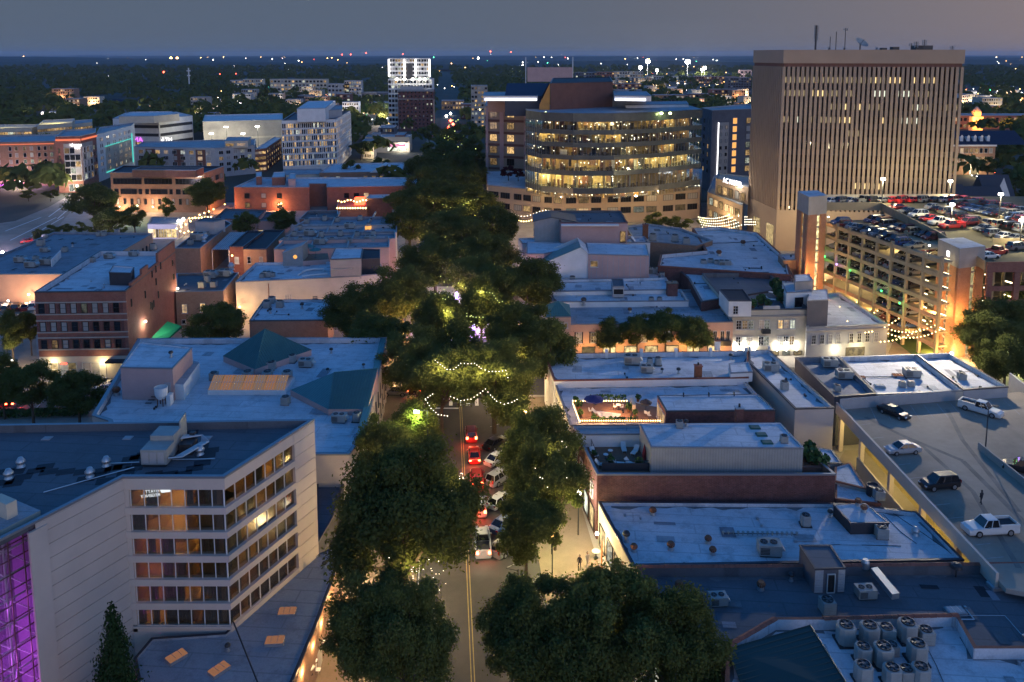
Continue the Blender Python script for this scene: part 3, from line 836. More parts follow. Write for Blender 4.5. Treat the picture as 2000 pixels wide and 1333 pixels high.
# rooms, curtains, panes, mullions
rr=random.Random(3)
def bays(fc,n,u0,u1):
 a,d,nn,L=fc
 us=[u0+(u1-u0)*i/n for i in range(n+1)]
 for k in range(6):
  zt=ztops[k];zb=zt-WH
  for i in range(n):
   p=a+d*(us[i]+.03)-nn*.24;w=(us[i+1]-us[i]-.06)
   mb=MB();mb.ob((p.x,p.y,zb+.02),tuple(d*w)+(0,),tuple(-nn*.02)+(0,),(0,0,WH-.04));mb.build('pane',M['glassd'],hotel)
   x=a+d*(us[i]-.035)-nn*.19
   mb=MB();mb.ob((x.x,x.y,zb),tuple(d*.07)+(0,),tuple(-nn*.12)+(0,),(0,0,WH));mb.build('mullion',M['white'],hotel)
  cu=MB();rm=MB();em=[]
  for i in range(0,n):
   p0=a+d*us[i]-nn*.55;p1=a+d*us[i+1]-nn*.55
   r=rr.random()
   lit=(r<.55)if k<5 else(i<2)
   if fc is fr and k in(2,3,4)and i<2:lit=True
   if(not lit and rr.random()<.8)or rr.random()<.25:
    f=10;g=0.5 if lit else rr.choice([1.0,1.0,.7])
    for s in range(int(f*g)):
     t0,t1=s/f,(s+1)/f;o0=.06*(s%2);o1=.06*((s+1)%2)
     A_=p0.lerp(p1,t0)-nn*o0;B_=p0.lerp(p1,t1)-nn*o1
     cu.poly([(A_.x,A_.y,zb),(B_.x,B_.y,zb),(B_.x,B_.y,zt),(A_.x,A_.y,zt)])
   b0=p0-nn*3.2;b1=p1-nn*3.2
   rm.poly([(b0.x,b0.y,zb-.4),(b1.x,b1.y,zb-.4),(b1.x,b1.y,zt),(b0.x,b0.y,zt)])
   rm.poly([(p0.x,p0.y,zb-.4),(p1.x,p1.y,zb-.4),(b1.x,b1.y,zb-.4),(b0.x,b0.y,zb-.4)])
   rm.poly([(p0.x,p0.y,zt+.02),(p1.x,p1.y,zt+.02),(b1.x,b1.y,zt+.02),(b0.x,b0.y,zt+.02)][::-1])
   if i%2==0:rm.poly([(p0.x,p0.y,zb-.4),(b0.x,b0.y,zb-.4),(b0.x,b0.y,zt),(p0.x,p0.y,zt)])
   c=(p0+p1)/2-nn*2.2
   if lit or i%2==0:
    eb=MB();eb.cbox(c.x,c.y,zt-.22,.5,.5,.15)  # glowing panel added under the ceiling to light the room
    mt='redroom' if(fc is fr and k in(2,3,4)and i<2)else('warmroom' if lit and rr.random()<.55 else 'dimroom')
    em.append((eb,mt))
   if rr.random()<.5:
    rm.cbox(c.x-nn.x*.3,c.y-nn.y*.3,zb-.4,1.1,.6,.75,0,rr.random())
  if cu.v:cu.build('curtain',M['curtain'],hotel)
  rm.build('guest_rooms',M['room'],hotel)
  for eb,mt in em:eb.build('bedside_lamp',M[mt],hotel)
bays(fr,7,0.5,fr[3]-.05);bays(sl,7,0.1,sl[3]*SLW)
# horizontal cladding panels on the blank faces
def courses(a,b,z0,z1,ph,out=.07):
 a,b=Vector(a),Vector(b);d=(b-a);L=d.length;d.normalize();nn=Vector((d.y,-d.x));z=z0
 while z<z1-.3:
  zz=min(z+ph,z1)-.06
  mb=MB();p=a+nn*.0;mb.ob((p.x,p.y,z),tuple(d*L)+(0,),tuple(nn*out)+(0,),(0,0,zz-z));mb.build('cladding_panel',M['tan'],hotel)
  z+=ph
courses(hp[4],hp[3],0.3,HZ-.2,1.3);courses(q,hp[1],PB,HZ-.2,1.45)
courses(hp[1],hp[0],0.3,HZ-.2,1.45)
# a sign's reflection built as glowing mirrored lettering in the top window strip
def text(body,loc,rot,size,mat,name,parent=None,mirror=False,ext=0.02):
 cu=bpy.data.curves.new(name,'FONT');cu.body=body;cu.size=size;cu.extrude=ext;cu.align_x='CENTER';cu.align_y='CENTER';cu.resolution_u=2
 tmp=bpy.data.objects.new(name+'_tmp',cu);COL.objects.link(tmp)
 me=bpy.data.meshes.new_from_object(tmp.evaluated_get(bpy.context.evaluated_depsgraph_get()))
 bpy.data.objects.remove(tmp);me.materials.clear();me.materials.append(M[mat])
 o=bpy.data.objects.new(name,me);COL.objects.link(o)
 o.rotation_euler=rot
 if mirror:o.scale=(-1,1,1)
 if parent is not None:
  o.parent=parent;po=parent['_o'];loc=(loc[0]-po[0],loc[1]-po[1],loc[2]-po[2])
 o.location=loc
 return o
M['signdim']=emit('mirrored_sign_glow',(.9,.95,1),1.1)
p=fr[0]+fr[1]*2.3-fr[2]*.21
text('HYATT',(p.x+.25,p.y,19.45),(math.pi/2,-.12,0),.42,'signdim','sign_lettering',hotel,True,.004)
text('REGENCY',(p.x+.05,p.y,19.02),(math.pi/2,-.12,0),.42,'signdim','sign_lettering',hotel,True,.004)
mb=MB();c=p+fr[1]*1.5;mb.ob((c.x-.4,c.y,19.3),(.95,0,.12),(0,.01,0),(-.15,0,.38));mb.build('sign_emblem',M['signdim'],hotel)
# glazed atrium at the frame's left edge, lit purple inside
bl=face(V2[4],V2[3])
g0=Vector(at(66,1005,20.3))+bl[2]*0.35;gd=-bl[1];GZ=20.3;GL=22.0
atr=thing('glass_atrium','purple-lit glass atrium with white roof truss inside, at the hotel corner','atrium',(g0.x,g0.y,0))
M['purplewall']=surf('atrium_back_wall',(0.22,0.17,0.26),0.8,0.25,0.35)
M['bronze']=plain('bronze_frame',(.16,.11,.07),.4,.4)
M['trusspaint']=plain('white_truss_paint',(0.75,0.7,0.8),0.4)
NV=17;NH=15
for i in range(NV+1):
 a=g0+gd*(GL*i/NV);mb=MB();mb.ob((a.x,a.y,0),tuple(gd*.07)+(0,),tuple(bl[2]*.1)+(0,),(0,0,GZ));mb.build('mullion',M['bronze'],atr)
for k in range(NH+1):
 a=g0;mb=MB();z=GZ*k/NH;mb.ob((a.x,a.y,z-.03),tuple(gd*GL)+(0,),tuple(bl[2]*.085)+(0,),(0,0,.06));mb.build('transom',M['bronze'],atr)
for i in range(NV):
 for k in range(4,NH):
  a=g0+gd*(GL*i/NV+.07);z=GZ*k/NH
  if i>9:continue
  mb=MB();mb.ob((a.x,a.y,z+.03),tuple(gd*(GL/NV-.07))+(0,),tuple(-bl[2]*.015)+(0,),(0,0,GZ/NH-.06));mb.build('pane',M['glass'],atr)
b0=g0-bl[2]*.2;back=g0-bl[2]*4.2
mb=MB();mb.poly([(back.x,back.y,0),(back.x+gd.x*GL,back.y+gd.y*GL,0),(back.x+gd.x*GL,back.y+gd.y*GL,GZ),(back.x,back.y,GZ)])
mb.poly([(b0.x,b0.y,0),(back.x,back.y,0),(back.x,back.y,GZ),(b0.x,b0.y,GZ)])
mb.build('back_wall',M['purplewall'],atr)
mb=MB();top=[g0+bl[2]*.4-gd*.15,g0+bl[2]*.4+gd*GL,g0+gd*GL-bl[2]*6,g0-bl[2]*6-gd*.15]
P=[tuple(t)for t in top];P=P[::-1]if area2(P)<0 else P
mb.prism(P,GZ,GZ+.5,0,1,True);mb.build('roof',[M['cream'],M['roofg']],atr)
mb=MB()
for k in range(9):
 z=k*2.25;aa=g0-bl[2]*.9;bb=g0-bl[2]*2.4
 for i in range(6):
  p0=aa+gd*(i*2.2+.3);p1=bb+gd*(i*2.2+1.4);p2=aa+gd*(i*2.2+2.5)
  mb.tube((p0.x,p0.y,z),(p1.x,p1.y,z+1.1),.06,5);mb.tube((p1.x,p1.y,z+1.1),(p2.x,p2.y,z),.06,5)
  mb.tube((p0.x,p0.y,z),(p1.x,p1.y,z-1.1),.05,5);mb.tube((p0.x,p0.y,z),(p2.x,p2.y,z),.08,5);mb.tube((p1.x,p1.y,z+1.1),(p2.x,p2.y,z+2.25),.06,5)
for i in range(7):
 p0=g0-bl[2]*.9+gd*(i*2.2+.3);mb.tube((p0.x,p0.y,0),(p0.x,p0.y,GZ),.09,6)
mb.build('truss',M['trusspaint'],atr)
for i in range(4):
 p0=g0-bl[2]*2.9+gd*(3.6+i*3.6)
 for z in(1.5,6.0,11.0):
  e=MB();e.cbox(p0.x,p0.y,z,.3,.3,.12);e.build('uplight',M['neonpur'],atr);lamp(p0.x,p0.y,z+.35,230 if z<10 else 150,(.72,.12,1.0),.2,'purple_lamp',atr)
pier=MB();a=V2[4]+bl[1]*.9;pier.ob((a.x,a.y,0),tuple(-bl[1]*1.6)+(0,),tuple(bl[2]*.25)+(0,),(0,0,HZ-.6));pier.build('pier',M['tan'],atr)
a=g0+gd*1.2-bl[2]*.6
mb=MB();mb.ob((a.x,a.y,GZ+.5),tuple(-bl[2]*2.2)+(0,),tuple(-bl[1]*.9)+(0,),(0,0,1.4));mb.build('parapet_block',M['cream'],atr)
# roof machines of the hotel
def slab(px,py,z,sx_,sy_,rz,mat,h=.012):
 x,y=at(px,py,z);return(x,y,sx_,sy_,rz)
wp=thing('roof_walkway','black rubber walkway pads laid out on the dark hotel roof','roof walkway',P3(200,910,RZ))
for(px,py)in((70,920),(45,932),(88,912),(8,943),(26,945),(10,922),(30,922),(95,922),(128,922),(162,922),(200,920),(168,936),(190,930),(205,940),(222,915),(238,912),(245,926),(262,915),(275,905),(255,897),(270,893),(283,888),(380,915),(395,905),(405,890),(412,880),(392,872),(372,846),(358,926),(330,927),(300,927)):
 x,y=at(px,py,RZ);mb=MB();mb.cbox(x,y,RZ,1.55,1.1,.03,0,.3);mb.build('pad',M['roofk'],wp)
for(px,py,l)in((41,912,'pale mushroom vent at the back of the left pair on hotel roof'),(17,935,'pale mushroom vent nearest the left edge of hotel roof'),(208,910,'pale mushroom vent left of the big air handler on hotel roof'),(176,932,'pale mushroom vent in front of its twin, mid hotel roof'),(391,888,'pale mushroom vent right of the silver ducts on hotel roof')):
 put('vent',px,py,RZ,l,0,1.0,'mushroom vents on the hotel roof')
x,y=at(308,905,RZ)
ah=thing('air_handler','large stepped grey air handler with silver ducts on the hotel roof','air handler',(x,y,RZ))
mb=MB();mb.cbox(x,y+.2,RZ+.25,2.5,2.0,1.5);mb.cbox(x,y+2.3,RZ+.25,2.3,2.2,2.0);mb.build('casing',M['acpaint'],ah)
mb=MB();mb.cbox(x+1.0,y+4.0,RZ,.12,2.0,3.0,0,.1);mb.build('screen_panel',M['acpaint'],ah)
mb=MB();mb.cbox(x,y,RZ,2.2,1.6,.25);mb.cbox(x,y+2.3,RZ,2.0,1.8,.25);mb.build('skid',M['dsteel'],ah)
mb=MB()
for k in range(3):mb.box(x-1.1+k*.75,y-.84,RZ+.4,x-.5+k*.75,y-.80,RZ+1.5)
mb.build('access_door',M['greypaint'],ah)
for k in range(4):
 mb=MB();o=.22*k
 pts=[(x+1.3,y-.4-o*.2,RZ+.8),(x+1.9+o,y-.4+o*.2,RZ+.8),(x+3.4+o,y+2.6+o*.2,RZ+.9),(x+3.2,y+3.3,RZ+1.3),(x+1.3,y+3.2-o,RZ+1.3)]
 mb.path(pts,.09,6);mb.build('duct',M['steel'],ah)
mb=MB();mb.cbox(x+2.1,y+2.4,RZ,1.3,1.6,1.1);mb.cbox(x+2.2,y+3.4,RZ+1.1,.5,.5,.5);mb.build('pump_housing',M['dsteel'],ah)
pipe_run([P3(330,898,RZ+.12),P3(395,897,RZ+.12),P3(420,896,RZ+.12)],.06,'steel','thin pale pipe running right from the air handler on hotel roof')
pipe_run([P3(272,903,RZ+.1),P3(205,906,RZ+.1)],.05,'steel','thin pale pipe from air handler to the vent left of it')
pipe_run([P3(262,913,RZ+.1),P3(170,938,RZ+.1),P3(85,962,RZ+.1)],.05,'steel','long slanting cable across the front of the hotel roof')
for(px,py,w,l)in((92,857,.9,'square pale hatch mark at back left of hotel roof'),(250,856,.9,'square pale hatch beside the back of the air handler'),(405,856,.8,'small pale hatch behind right vent on hotel roof')):
 x,y=at(px,py,RZ);mb=MB();mb.cbox(x,y,RZ,w,.8,.06);mb.cbox(x,y,RZ+.06,w*.8,.6,.03);solo(mb,'roof_hatch',M['greypaint'],l,'roof hatch')
 # podium with terrace
pod=[at(*p,PB)for p in((672,1064),(648,1140),(617,1225),(590,1290),(565,1350),(520,1460),(200,1460),(270,1333),(262,1290),(296,1250),(440,1240),(560,1130),(600,1095))]
podium=B('hotel_podium','low flat-roofed hotel podium with glowing skylights and curved edge','building',pod,PB+.12,0,'brickbrown','roofg',.15,.25,'copdark',world=True)
M['podroof']=podium.roof.data.materials[0]
for(px,py,rz,l)in((561,1199,.15,'orange-glowing skylight highest on the podium roof, near bulbs'),(537,1256,.15,'orange-glowing skylight above the dark stain, second down podium'),(345,1287,.95,'orange-glowing skylight nearest the cone-shaped tree'),(428,1312,1.0,'orange-glowing skylight lowest on the podium roof')):
 put('sky',px,py,PB,l,rz,.95,'skylights on the hotel podium')
put('stub',634,1110,PB,'small dark vent pipe at the narrow tip of the podium roof');put('stub',445,1272,PB,'dark vent pipe with a sooty stain on the podium roof')
mb=MB();a=Vector(P3(520,1375,PB));b_=Vector((V2[2].x+.35,V2[2].y-.4,6.6));mb.tube(a,b_,.07,6);solo(mb,'leaning_pole',M['dsteel'],'dark leaning pole across the podium roof to the hotel corner','pole')
# dining terrace below the podium edge
M['terrace']=surf('terrace_paving',(0.30,0.19,0.11),0.85,0.2,0.7)
edge=[(640,1165),(620,1235),(595,1300),(565,1365)]
mb=MB();outer=[(648,1155),(628,1230),(612,1285),(580,1333),(545,1390)];inner=[(640,1150),(612,1225),(585,1290),(560,1345),(520,1400)]
zt_=2.0
for i in range(4):
 mb.poly([P3(*inner[i],zt_),P3(*outer[i],zt_),P3(*outer[i+1],zt_),P3(*inner[i+1],zt_)])
terr=[at(*p,1.6)for p in((652,1150),(640,1210),(622,1275),(596,1330),(540,1400),(430,1400),(560,1200))]
mb=MB();P=terr if area2(terr)>0 else terr[::-1];mb.prism(P,0,1.6,1,0);o=mb.build('dining_terrace',[M['terrace'],M['concrete']]);tag(o,'raised dining terrace with curved wall below the podium eave','terrace')
mb=MB();W=[at(*p,2.2)for p in((655,1140),(642,1205),(624,1270),(598,1325),(540,1400))]
for a,b_ in zip(W,W[1:]):
 a,b_=Vector(a),Vector(b_);d=(b_-a);n2=Vector((d.y,-d.x)).normalized()*.28;mb.ob((a.x,a.y,0),tuple(d)+(0,),tuple(n2)+(0,),(0,0,2.2))
tag(mb.build('terrace_wall',M['cream']),'curved pale wall around the hotel dining terrace','wall')
bx=[P3(*p,4.6)for p in((648,1138),(641,1155),(637,1168),(632,1184),(625,1198),(621,1205),(617,1217),(614,1226),(608,1239),(604,1248),(599,1263),(595,1274),(590,1289),(585,1299),(579,1312),(575,1322),(570,1334))]
def string(pts,name,label,mat='bulb',r=.11,wire=.02,group=None,cat='string lights',sag=0.0):
 t=thing(name,label,cat,pts[0],group)
 w=MB();w.path([(p[0],p[1],p[2]+r)for p in pts],wire,3);w.build('wire',M['dsteel'],t,uv=False)
 b=MB()
 for p in pts:b.ball(p,r)
 o=b.build('bulbs',M[mat],t,uv=False);o['kind']='stuff'
 return t
string(bx,'string_lights','warm bulbs strung under the curved podium eave over the terrace','bulb',.13)
for k in(1,5,9,13):p=bx[k];lamp(p[0]+.5,p[1]-.3,p[2]-.5,160,(1,.55,.22),.3)
# terrace furniture: parasol, tables, chairs
def parasol(x,y,z,r,h,mat,label,cat='parasol'):
 t=thing('parasol',label,cat,(x,y,z));mb=MB();mb.tube((x,y,z),(x,y,z+h+.1),.04,6);mb.build('pole',M['dsteel'],t)
 mb=MB();n=8
 for i in range(n):
  a,b_=2*math.pi*i/n,2*math.pi*(i+1)/n
  mb.poly([(x,y,z+h+.25),(x+r*math.cos(a),y+r*math.sin(a),z+h-.3),(x+r*math.cos(b_),y+r*math.sin(b_),z+h-.3)])
  mb.poly([(x+r*math.cos(a),y+r*math.sin(a),z+h-.3),(x+r*math.cos(a),y+r*math.sin(a),z+h-.45),(x+r*math.cos(b_),y+r*math.sin(b_),z+h-.45),(x+r*math.cos(b_),y+r*math.sin(b_),z+h-.3)])
 mb.build('canopy',M[mat],t);mb=MB();mb.lathe((x,y,z),[(.3,0),(.3,.08),(.06,.12)],10);mb.build('base',M['dsteel'],t)
 return t
def mk_table():
 t=proto('cafe_table');mb=MB();mb.lathe((0,0,.7),[(.42,0),(.42,.05)],12);part(t,mb,'table_top',M['white']);mb=MB();mb.tube((0,0,0),(0,0,.7),.05,6);mb.lathe((0,0,0),[(.25,0),(.25,.04)],8);part(t,mb,'pedestal',M['dsteel']);PR['table']=t
 t=proto('cafe_chair');mb=MB();mb.box(-.22,-.22,.42,.22,.22,.47);part(t,mb,'seat',M['white']);mb=MB();mb.box(-.22,.18,.47,.22,.23,.9);part(t,mb,'backrest',M['white'])
 for a in(-.19,.19):
  for b_ in(-.19,.19):mb=MB();mb.tube((a,b_,0),(a,b_,.42),.02,4);part(t,mb,'leg',M['dsteel'])
 PR['chair']=t
 t=proto('sun_lounger');mb=MB();mb.box(-.33,-.9,.3,.33,.35,.38);part(t,mb,'seat',M['white']);mb=MB();mb.ob((-.33,.35,.3),(.66,0,0),(0,.55,.5),(0,-.06,.07));part(t,mb,'backrest',M['white'])
 for a in(-.28,.28):
  for b_ in(-.8,.3):mb=MB();mb.tube((a,b_,0),(a,b_,.3),.025,4);part(t,mb,'leg',M['steel'])
 PR['lounger']=t
mk_table()
x,y=at(604,1275,1.6);parasol(x,y,1.6,1.1,2.1,'amber','small orange parasol on the hotel dining terrace')
for i,(px,py)in enumerate(((632,1225),(618,1262),(600,1300),(606,1318))):
 x,y=at(px,py,1.6);instance(PR['table'],(x,y,1.6),0,1,('round white cafe table at the upper end of the hotel terrace','round white cafe table just above the orange parasol','round white cafe table below the orange parasol','round white cafe table lowest by the terrace wall')[i],'table','cafe tables on the terrace')
 for j in(0,1):instance(PR['chair'],(x+(.75 if j else-.75),y+.1,1.6),1.57 if j else-1.57,1,('white cafe chair on the hotel side of ','white cafe chair on the street side of ')[j]+('the uppermost terrace table','the table above orange parasol','the table below orange parasol','the lowest terrace table')[i],'chair','chairs on the terrace')
 # ---------------------------------------------------------------- green-roofed hall behind the hotel
GZ2=10.0
hall=B('assembly_hall','low white-roofed hall with two green hipped metal roofs beside the street','building',[(270,662),(755,660),(713,850),(682,888),(560,888),(240,888),(212,822),(180,812)],GZ2,0,'tan','roofw',.8,.5,'coping')
mb=MB();zb=GZ2-.5
def hip(pts,apexes,faces,label,mb2=None):
 V=[P3(*p)for p in pts];t=MB()
 for f in faces:t.poly([V[i]for i in f])
 return t
 # pyramid roof
pyr=thing('hipped_roof','green standing-seam pyramid roof at the back of the white hall','roof',P3(500,690,GZ2-.6))
V=[P3(436,696,GZ2+.2),P3(498,722,GZ2+.2),P3(608,684,GZ2+.2),P3(548,664,GZ2+.2)];ap=P3(519,660,GZ2+.2);ap=(ap[0],ap[1]-2.0,GZ2+4.3)
V[3]=(V[0][0]+V[2][0]-V[1][0],V[0][1]+V[2][1]-V[1][1],GZ2+.2)
cxy=((V[0][0]+V[2][0])/2,(V[0][1]+V[2][1])/2);ap=(cxy[0]-.3,cxy[1],GZ2+4.4)
for i in range(4):
 mb=MB();mb.poly([V[i],V[(i+1)%4],ap]);mb.build('roof_slope',M['greenmetal'],pyr)
 mb=MB();mb.tube(V[i],ap,.09,5);mb.build('ridge_cap',M['greenmetal'],pyr)
 mb=MB();a,b_=V[i],V[(i+1)%4];mb.poly([(a[0],a[1],GZ2-.8),(b_[0],b_[1],GZ2-.8),b_,a]);mb.build('upstand',M['pink'],pyr)
def seams(parent,a,b,c,n):
 """raised seams running up the slope a-b towards c"""
 a,b,c=Vector(a),Vector(b),Vector(c);mb=MB();up=c-(a+(b-a)*((c-a).dot(b-a)/(b-a).length_squared));t0=(c-a).dot(b-a)/(b-a).length_squared
 nrm=(b-a).cross(c-a).normalized();nrm=nrm if nrm.z>0 else-nrm
 for i in range(1,n):
  u=i/n;k=u/t0 if u<t0 else(1-u)/(1-t0)
  p=a+(b-a)*u;qq=p+up*k
  mb.tube(p+nrm*.03,qq+nrm*.03,.035,3,cap=False)
 o=mb.build('standing_seam',M['greenmetal'],parent,uv=False);o['kind']='stuff'
for i in range(4):seams(pyr,V[i],V[(i+1)%4],ap,26)
hip2=thing('hipped_roof','green standing-seam roof with long slope facing the street, hall side','roof',P3(660,770,GZ2-.6))
A0,A1,A2,A3,A4,A5=P3(567,762,GZ2+.1),P3(655,722,GZ2+2.4),P3(738,720,GZ2+2.4),P3(733,745,GZ2+.6),P3(718,800,GZ2+.1),P3(641,800,GZ2+.1)
R0=P3(652,728,GZ2+2.4)
for f in((A0,A5,R0),(A5,A4,A2,R0)):
 mb=MB();mb.poly(list(f));mb.build('roof_slope',M['greenmetal'],hip2)
mb=MB()
for k in range(1,24):
 u=k/24;p=Vector(A5).lerp(Vector(A4),u);qq=Vector(R0).lerp(Vector(A2),u);mb.tube(p+Vector((0,0,.04)),qq+Vector((0,0,.04)),.035,3,cap=False)
o=mb.build('standing_seam',M['greenmetal'],hip2,uv=False);o['kind']='stuff'
mb=MB();mb.poly([A0,A5,(A5[0],A5[1],GZ2-.8),(A0[0],A0[1],GZ2-.8)]);mb.poly([A5,A4,(A4[0],A4[1],GZ2-.8),(A5[0],A5[1],GZ2-.8)])
mb.poly([A0,R0,(R0[0],R0[1],GZ2-.8),(A0[0],A0[1],GZ2-.8)]);mb.poly([R0,A2,(A2[0],A2[1],GZ2-.8),(R0[0],R0[1],GZ2-.8)]);mb.poly([A2,A4,(A4[0],A4[1],GZ2-.8),(A2[0],A2[1],GZ2-.8)])
mb.build('upstand',M['pink'],hip2)
mb=MB();mb.tube(R0,A2,.09,5);mb.tube(A5,R0,.08,5);mb.build('ridge_cap',M['greenmetal'],hip2)
# east edge sloping green strip along the street
mb=MB();e0,e1=Vector(P3(755,662,GZ2+.1)),Vector(P3(713,850,GZ2+.1))
w_=Vector((-1.1,0,0));mb.ob(e0+w_,e1-e0,(1.0,0,-.0),(0,0,.12));mb.build('street_edge_cap',M['greenmetal'],hall.root)
hall.win(1,mids(9,.08,.95),[2.6,6.0],1.3,1.9,'panewarm','bframe')
for k in range(10):hall.box('pilaster',1,.02+k*.104,.035+k*.104,0,GZ2-.2,'cream',.14,.2)
# penthouse
ph=B('rooftop_penthouse','boxy mauve stucco penthouse on the white hall roof','penthouse',[(235,718),(337,720),(375,680),(272,668)],14.2,GZ2-.8,'pink','roofw',.12,.2,'coping')
ph.box('door',0,.83,.95,GZ2-.1,GZ2+2.0,'greypaint',.05,.1)
put('stub',334,698,14.1,'small pale vent on the roof of the mauve penthouse',0,1.3)
mb=MB();ax=[at(*p,GZ2-.8)for p in((335,780),(360,782),(391,737),(372,730))];ax=ax if area2(ax)>0 else ax[::-1]
mb.prism(ax,GZ2-.8,GZ2+1.6,0,1);o=mb.build('lean_to',[M['white'],M['roofg']]);tag(o,'white lean-to with grey roof against the mauve penthouse side','lean-to')
x,y=at(316,792,GZ2-.8)
t=thing('cooling_tower','tall pale conical cooling tower with rusty legs on the hall roof','cooling tower',(x,y,GZ2-.8))
mb=MB();mb.lathe((x,y,GZ2+.2),[(.5,0),(.85,.6),(.95,1.8),(.88,1.8),(.8,.9)],18);mb.build('drum',M['white'],t)
for a in range(4):mb=MB();c,s=math.cos(a*1.57+.7),math.sin(a*1.57+.7);mb.tube((x+.6*c,y+.6*s,GZ2-.8),(x+.55*c,y+.55*s,GZ2+.5),.07,5);mb.build('leg',M['rust'],t)
mb=MB();mb.cbox(x+1.1,y+.3,GZ2-.8,.6,1.2,1.6);mb.build('filter_box',M['white'],t)
mb=MB();s0,s1=Vector(P3(290,788,GZ2-.8)),Vector(P3(322,752,GZ2+1.0))
for k in range(7):p=s0.lerp(s1,k/6);mb.cbox(p.x,p.y,p.z,.9,.28,.05)
solo(mb,'roof_stair',M['dsteel'],'small dark steel stair up to the mauve penthouse door','stair')
put('turb',228,772,GZ2-.8,'pale round vent at the left foot of the mauve penthouse',0,1.6)
# orange ridge skylight
x0,y0=at(407,772,GZ2-.8);x1,y1=at(557,772,GZ2-.8)
t=thing('ridge_skylight','long orange-glowing ridge skylight on the white hall roof','skylight',((x0+x1)/2,y0,GZ2-.8))
M['skypatch']=emit('lit_polycarbonate',(1.0,0.50,0.28),.27)
M['skypatch2']=emit('lit_polycarbonate_pale',(0.95,0.60,0.42),.22)
for k in range(7):
 a=x0+(x1-x0)*k/7;b_=x0+(x1-x0)*(k+1)/7-.06
 mb=MB();mb.poly([(a,y0,GZ2),(b_,y0,GZ2),(b_,y0+2.6,GZ2+1.3),(a,y0+2.6,GZ2+1.3)]);mb.build('glazing_panel',M['skypatch' if k%2 else 'skypatch2'],t)
 mb=MB()
 for j in range(1,4):u=a+(b_-a)*j/4;mb.ob((u-.02,y0,GZ2+.02),(.04,0,0),(0,2.6,1.3),(0,-.02,.03))
 mb.ob((a,y0+1.3,GZ2+.67),(b_-a,0,0),(0,.05,.025),(0,-.02,.03))
 mb.build('glazing_bar',M['wframe'],t)
mb=MB();mb.box(x0-.1,y0+.02,GZ2-.8,x1+.1,y0+5.2,GZ2-.02);mb.poly([(x0,y0+2.62,GZ2+1.3),(x1,y0+2.62,GZ2+1.3),(x1,y0+5.2,GZ2),(x0,y0+5.2,GZ2)]);mb.build('kerb',M['white'],t)
HR=GZ2-.8
ACH=(('ac',418,742,'boxy air conditioner alone left of the hall ridge skylight',1.2),('ac',484,742,'boxy air conditioner left of the row behind ridge skylight',1.4),('ac',523,742,'boxy air conditioner mid row behind the ridge skylight',1.4),('ac',561,742,'boxy air conditioner right of row behind the ridge skylight',1.4),('ac',530,722,'air conditioner tucked behind the row, under the pyramid eave',1.3),('cond',571,708,'slim condenser between pyramid eave and bigger units',1.1),('hvac',598,716,'large green-grey rooftop unit right of the pyramid roof',1.0),('ac',597,695,'air conditioner farthest back beside the pyramid roof',1.1),('ac',558,790,'white air conditioner by the tip of second green roof',1.2),('hvac',663,824,'white rooftop unit at the hall edge near the street',.9),('cond',697,823,'square condenser beside the white rooftop unit near street',1.1),('stub',640,728,'black vent pipe left behind the second green roof',1.0),('stub',710,719,'black vent pipe right behind the second green roof',1.0),('stub',647,690,'satellite-like vent on a dark patch, back of the hall',1.2))
for k,px,py,l,sc in ACH:put(k,px,py,HR,l,0,sc,'machines on the hall roof')
# lower wing between hall and trees
B('service_wing','dark walled low wing between the hotel and the hall','building',[(618,893),(690,890),(650,1010),(622,1060)],6.0,0,'charcoal','roofd',.4,.25,'copdark')
# ---------------------------------------------------------------- brick office at the left crossing
bz=16.7
bo=B('brick_office','four-storey red brick office with banded windows at the left crossing','building',[(67,571),(245,569),(342,492),(195,491)],bz,0,'brick','roofw',.9,.35,'copdark')
a_,d_,n_,L_=bo.edge(0)
for k,zz in enumerate((12.6,9.15,5.85)):
 bo.win(0,[(.068+.1172*i)for i in range(8)],[zz],1.1,1.95-.12*k,'panedark','bframe',bars=(1,2),sill=False)
 for i in range(9):bo.box('brick_pier',0,max(0.0,.068+.1172*i-.0586-.016),min(1.0,.068+.1172*i-.0586+.016),zz-.02,zz+1.95,'brickdark',.07,.12)
 bo.box('stone_band',0,-.003,1.003,zz+1.97,zz+2.2,'concrete',.1,.16);bo.box('sill_band',0,-.003,1.003,zz-.3,zz-.08,'concrete',.1,.16)
bo.box('base_band',0,-.003,1.003,0,4.3,'cream',.06,.1)
bo.win(0,[.16,.27,.36],[.5],1.55,2.7,'shop','wframe',bars=(1,2),proud=.1);bo.win(0,[.52,.62],[.5],1.6,2.7,'pane','wframe',bars=(1,2),proud=.1);bo.win(0,[.70,.93],[.2],1.1,2.6,'shop','wframe','door',proud=.1)
bo.box('entrance_canopy',0,.76,.99,3.4,3.7,'charcoal',1.6,1.6)
a,d,nn,L=bo.edge(0);p=a+d*(.27*L)+nn*.22;text('OPEN',(p.x,p.y,3.0),(math.pi/2,0,math.atan2(nn.x,-nn.y)),.45,'red','shop_sign',bo.root)
p=a+d*(.16*L)+nn*.5;lamp(p.x,p.y-.5,3.4,120,(1,.8,.45));p=a+d*(.71*L);lamp(p.x,p.y-1,3.1,160,(1,.78,.4))
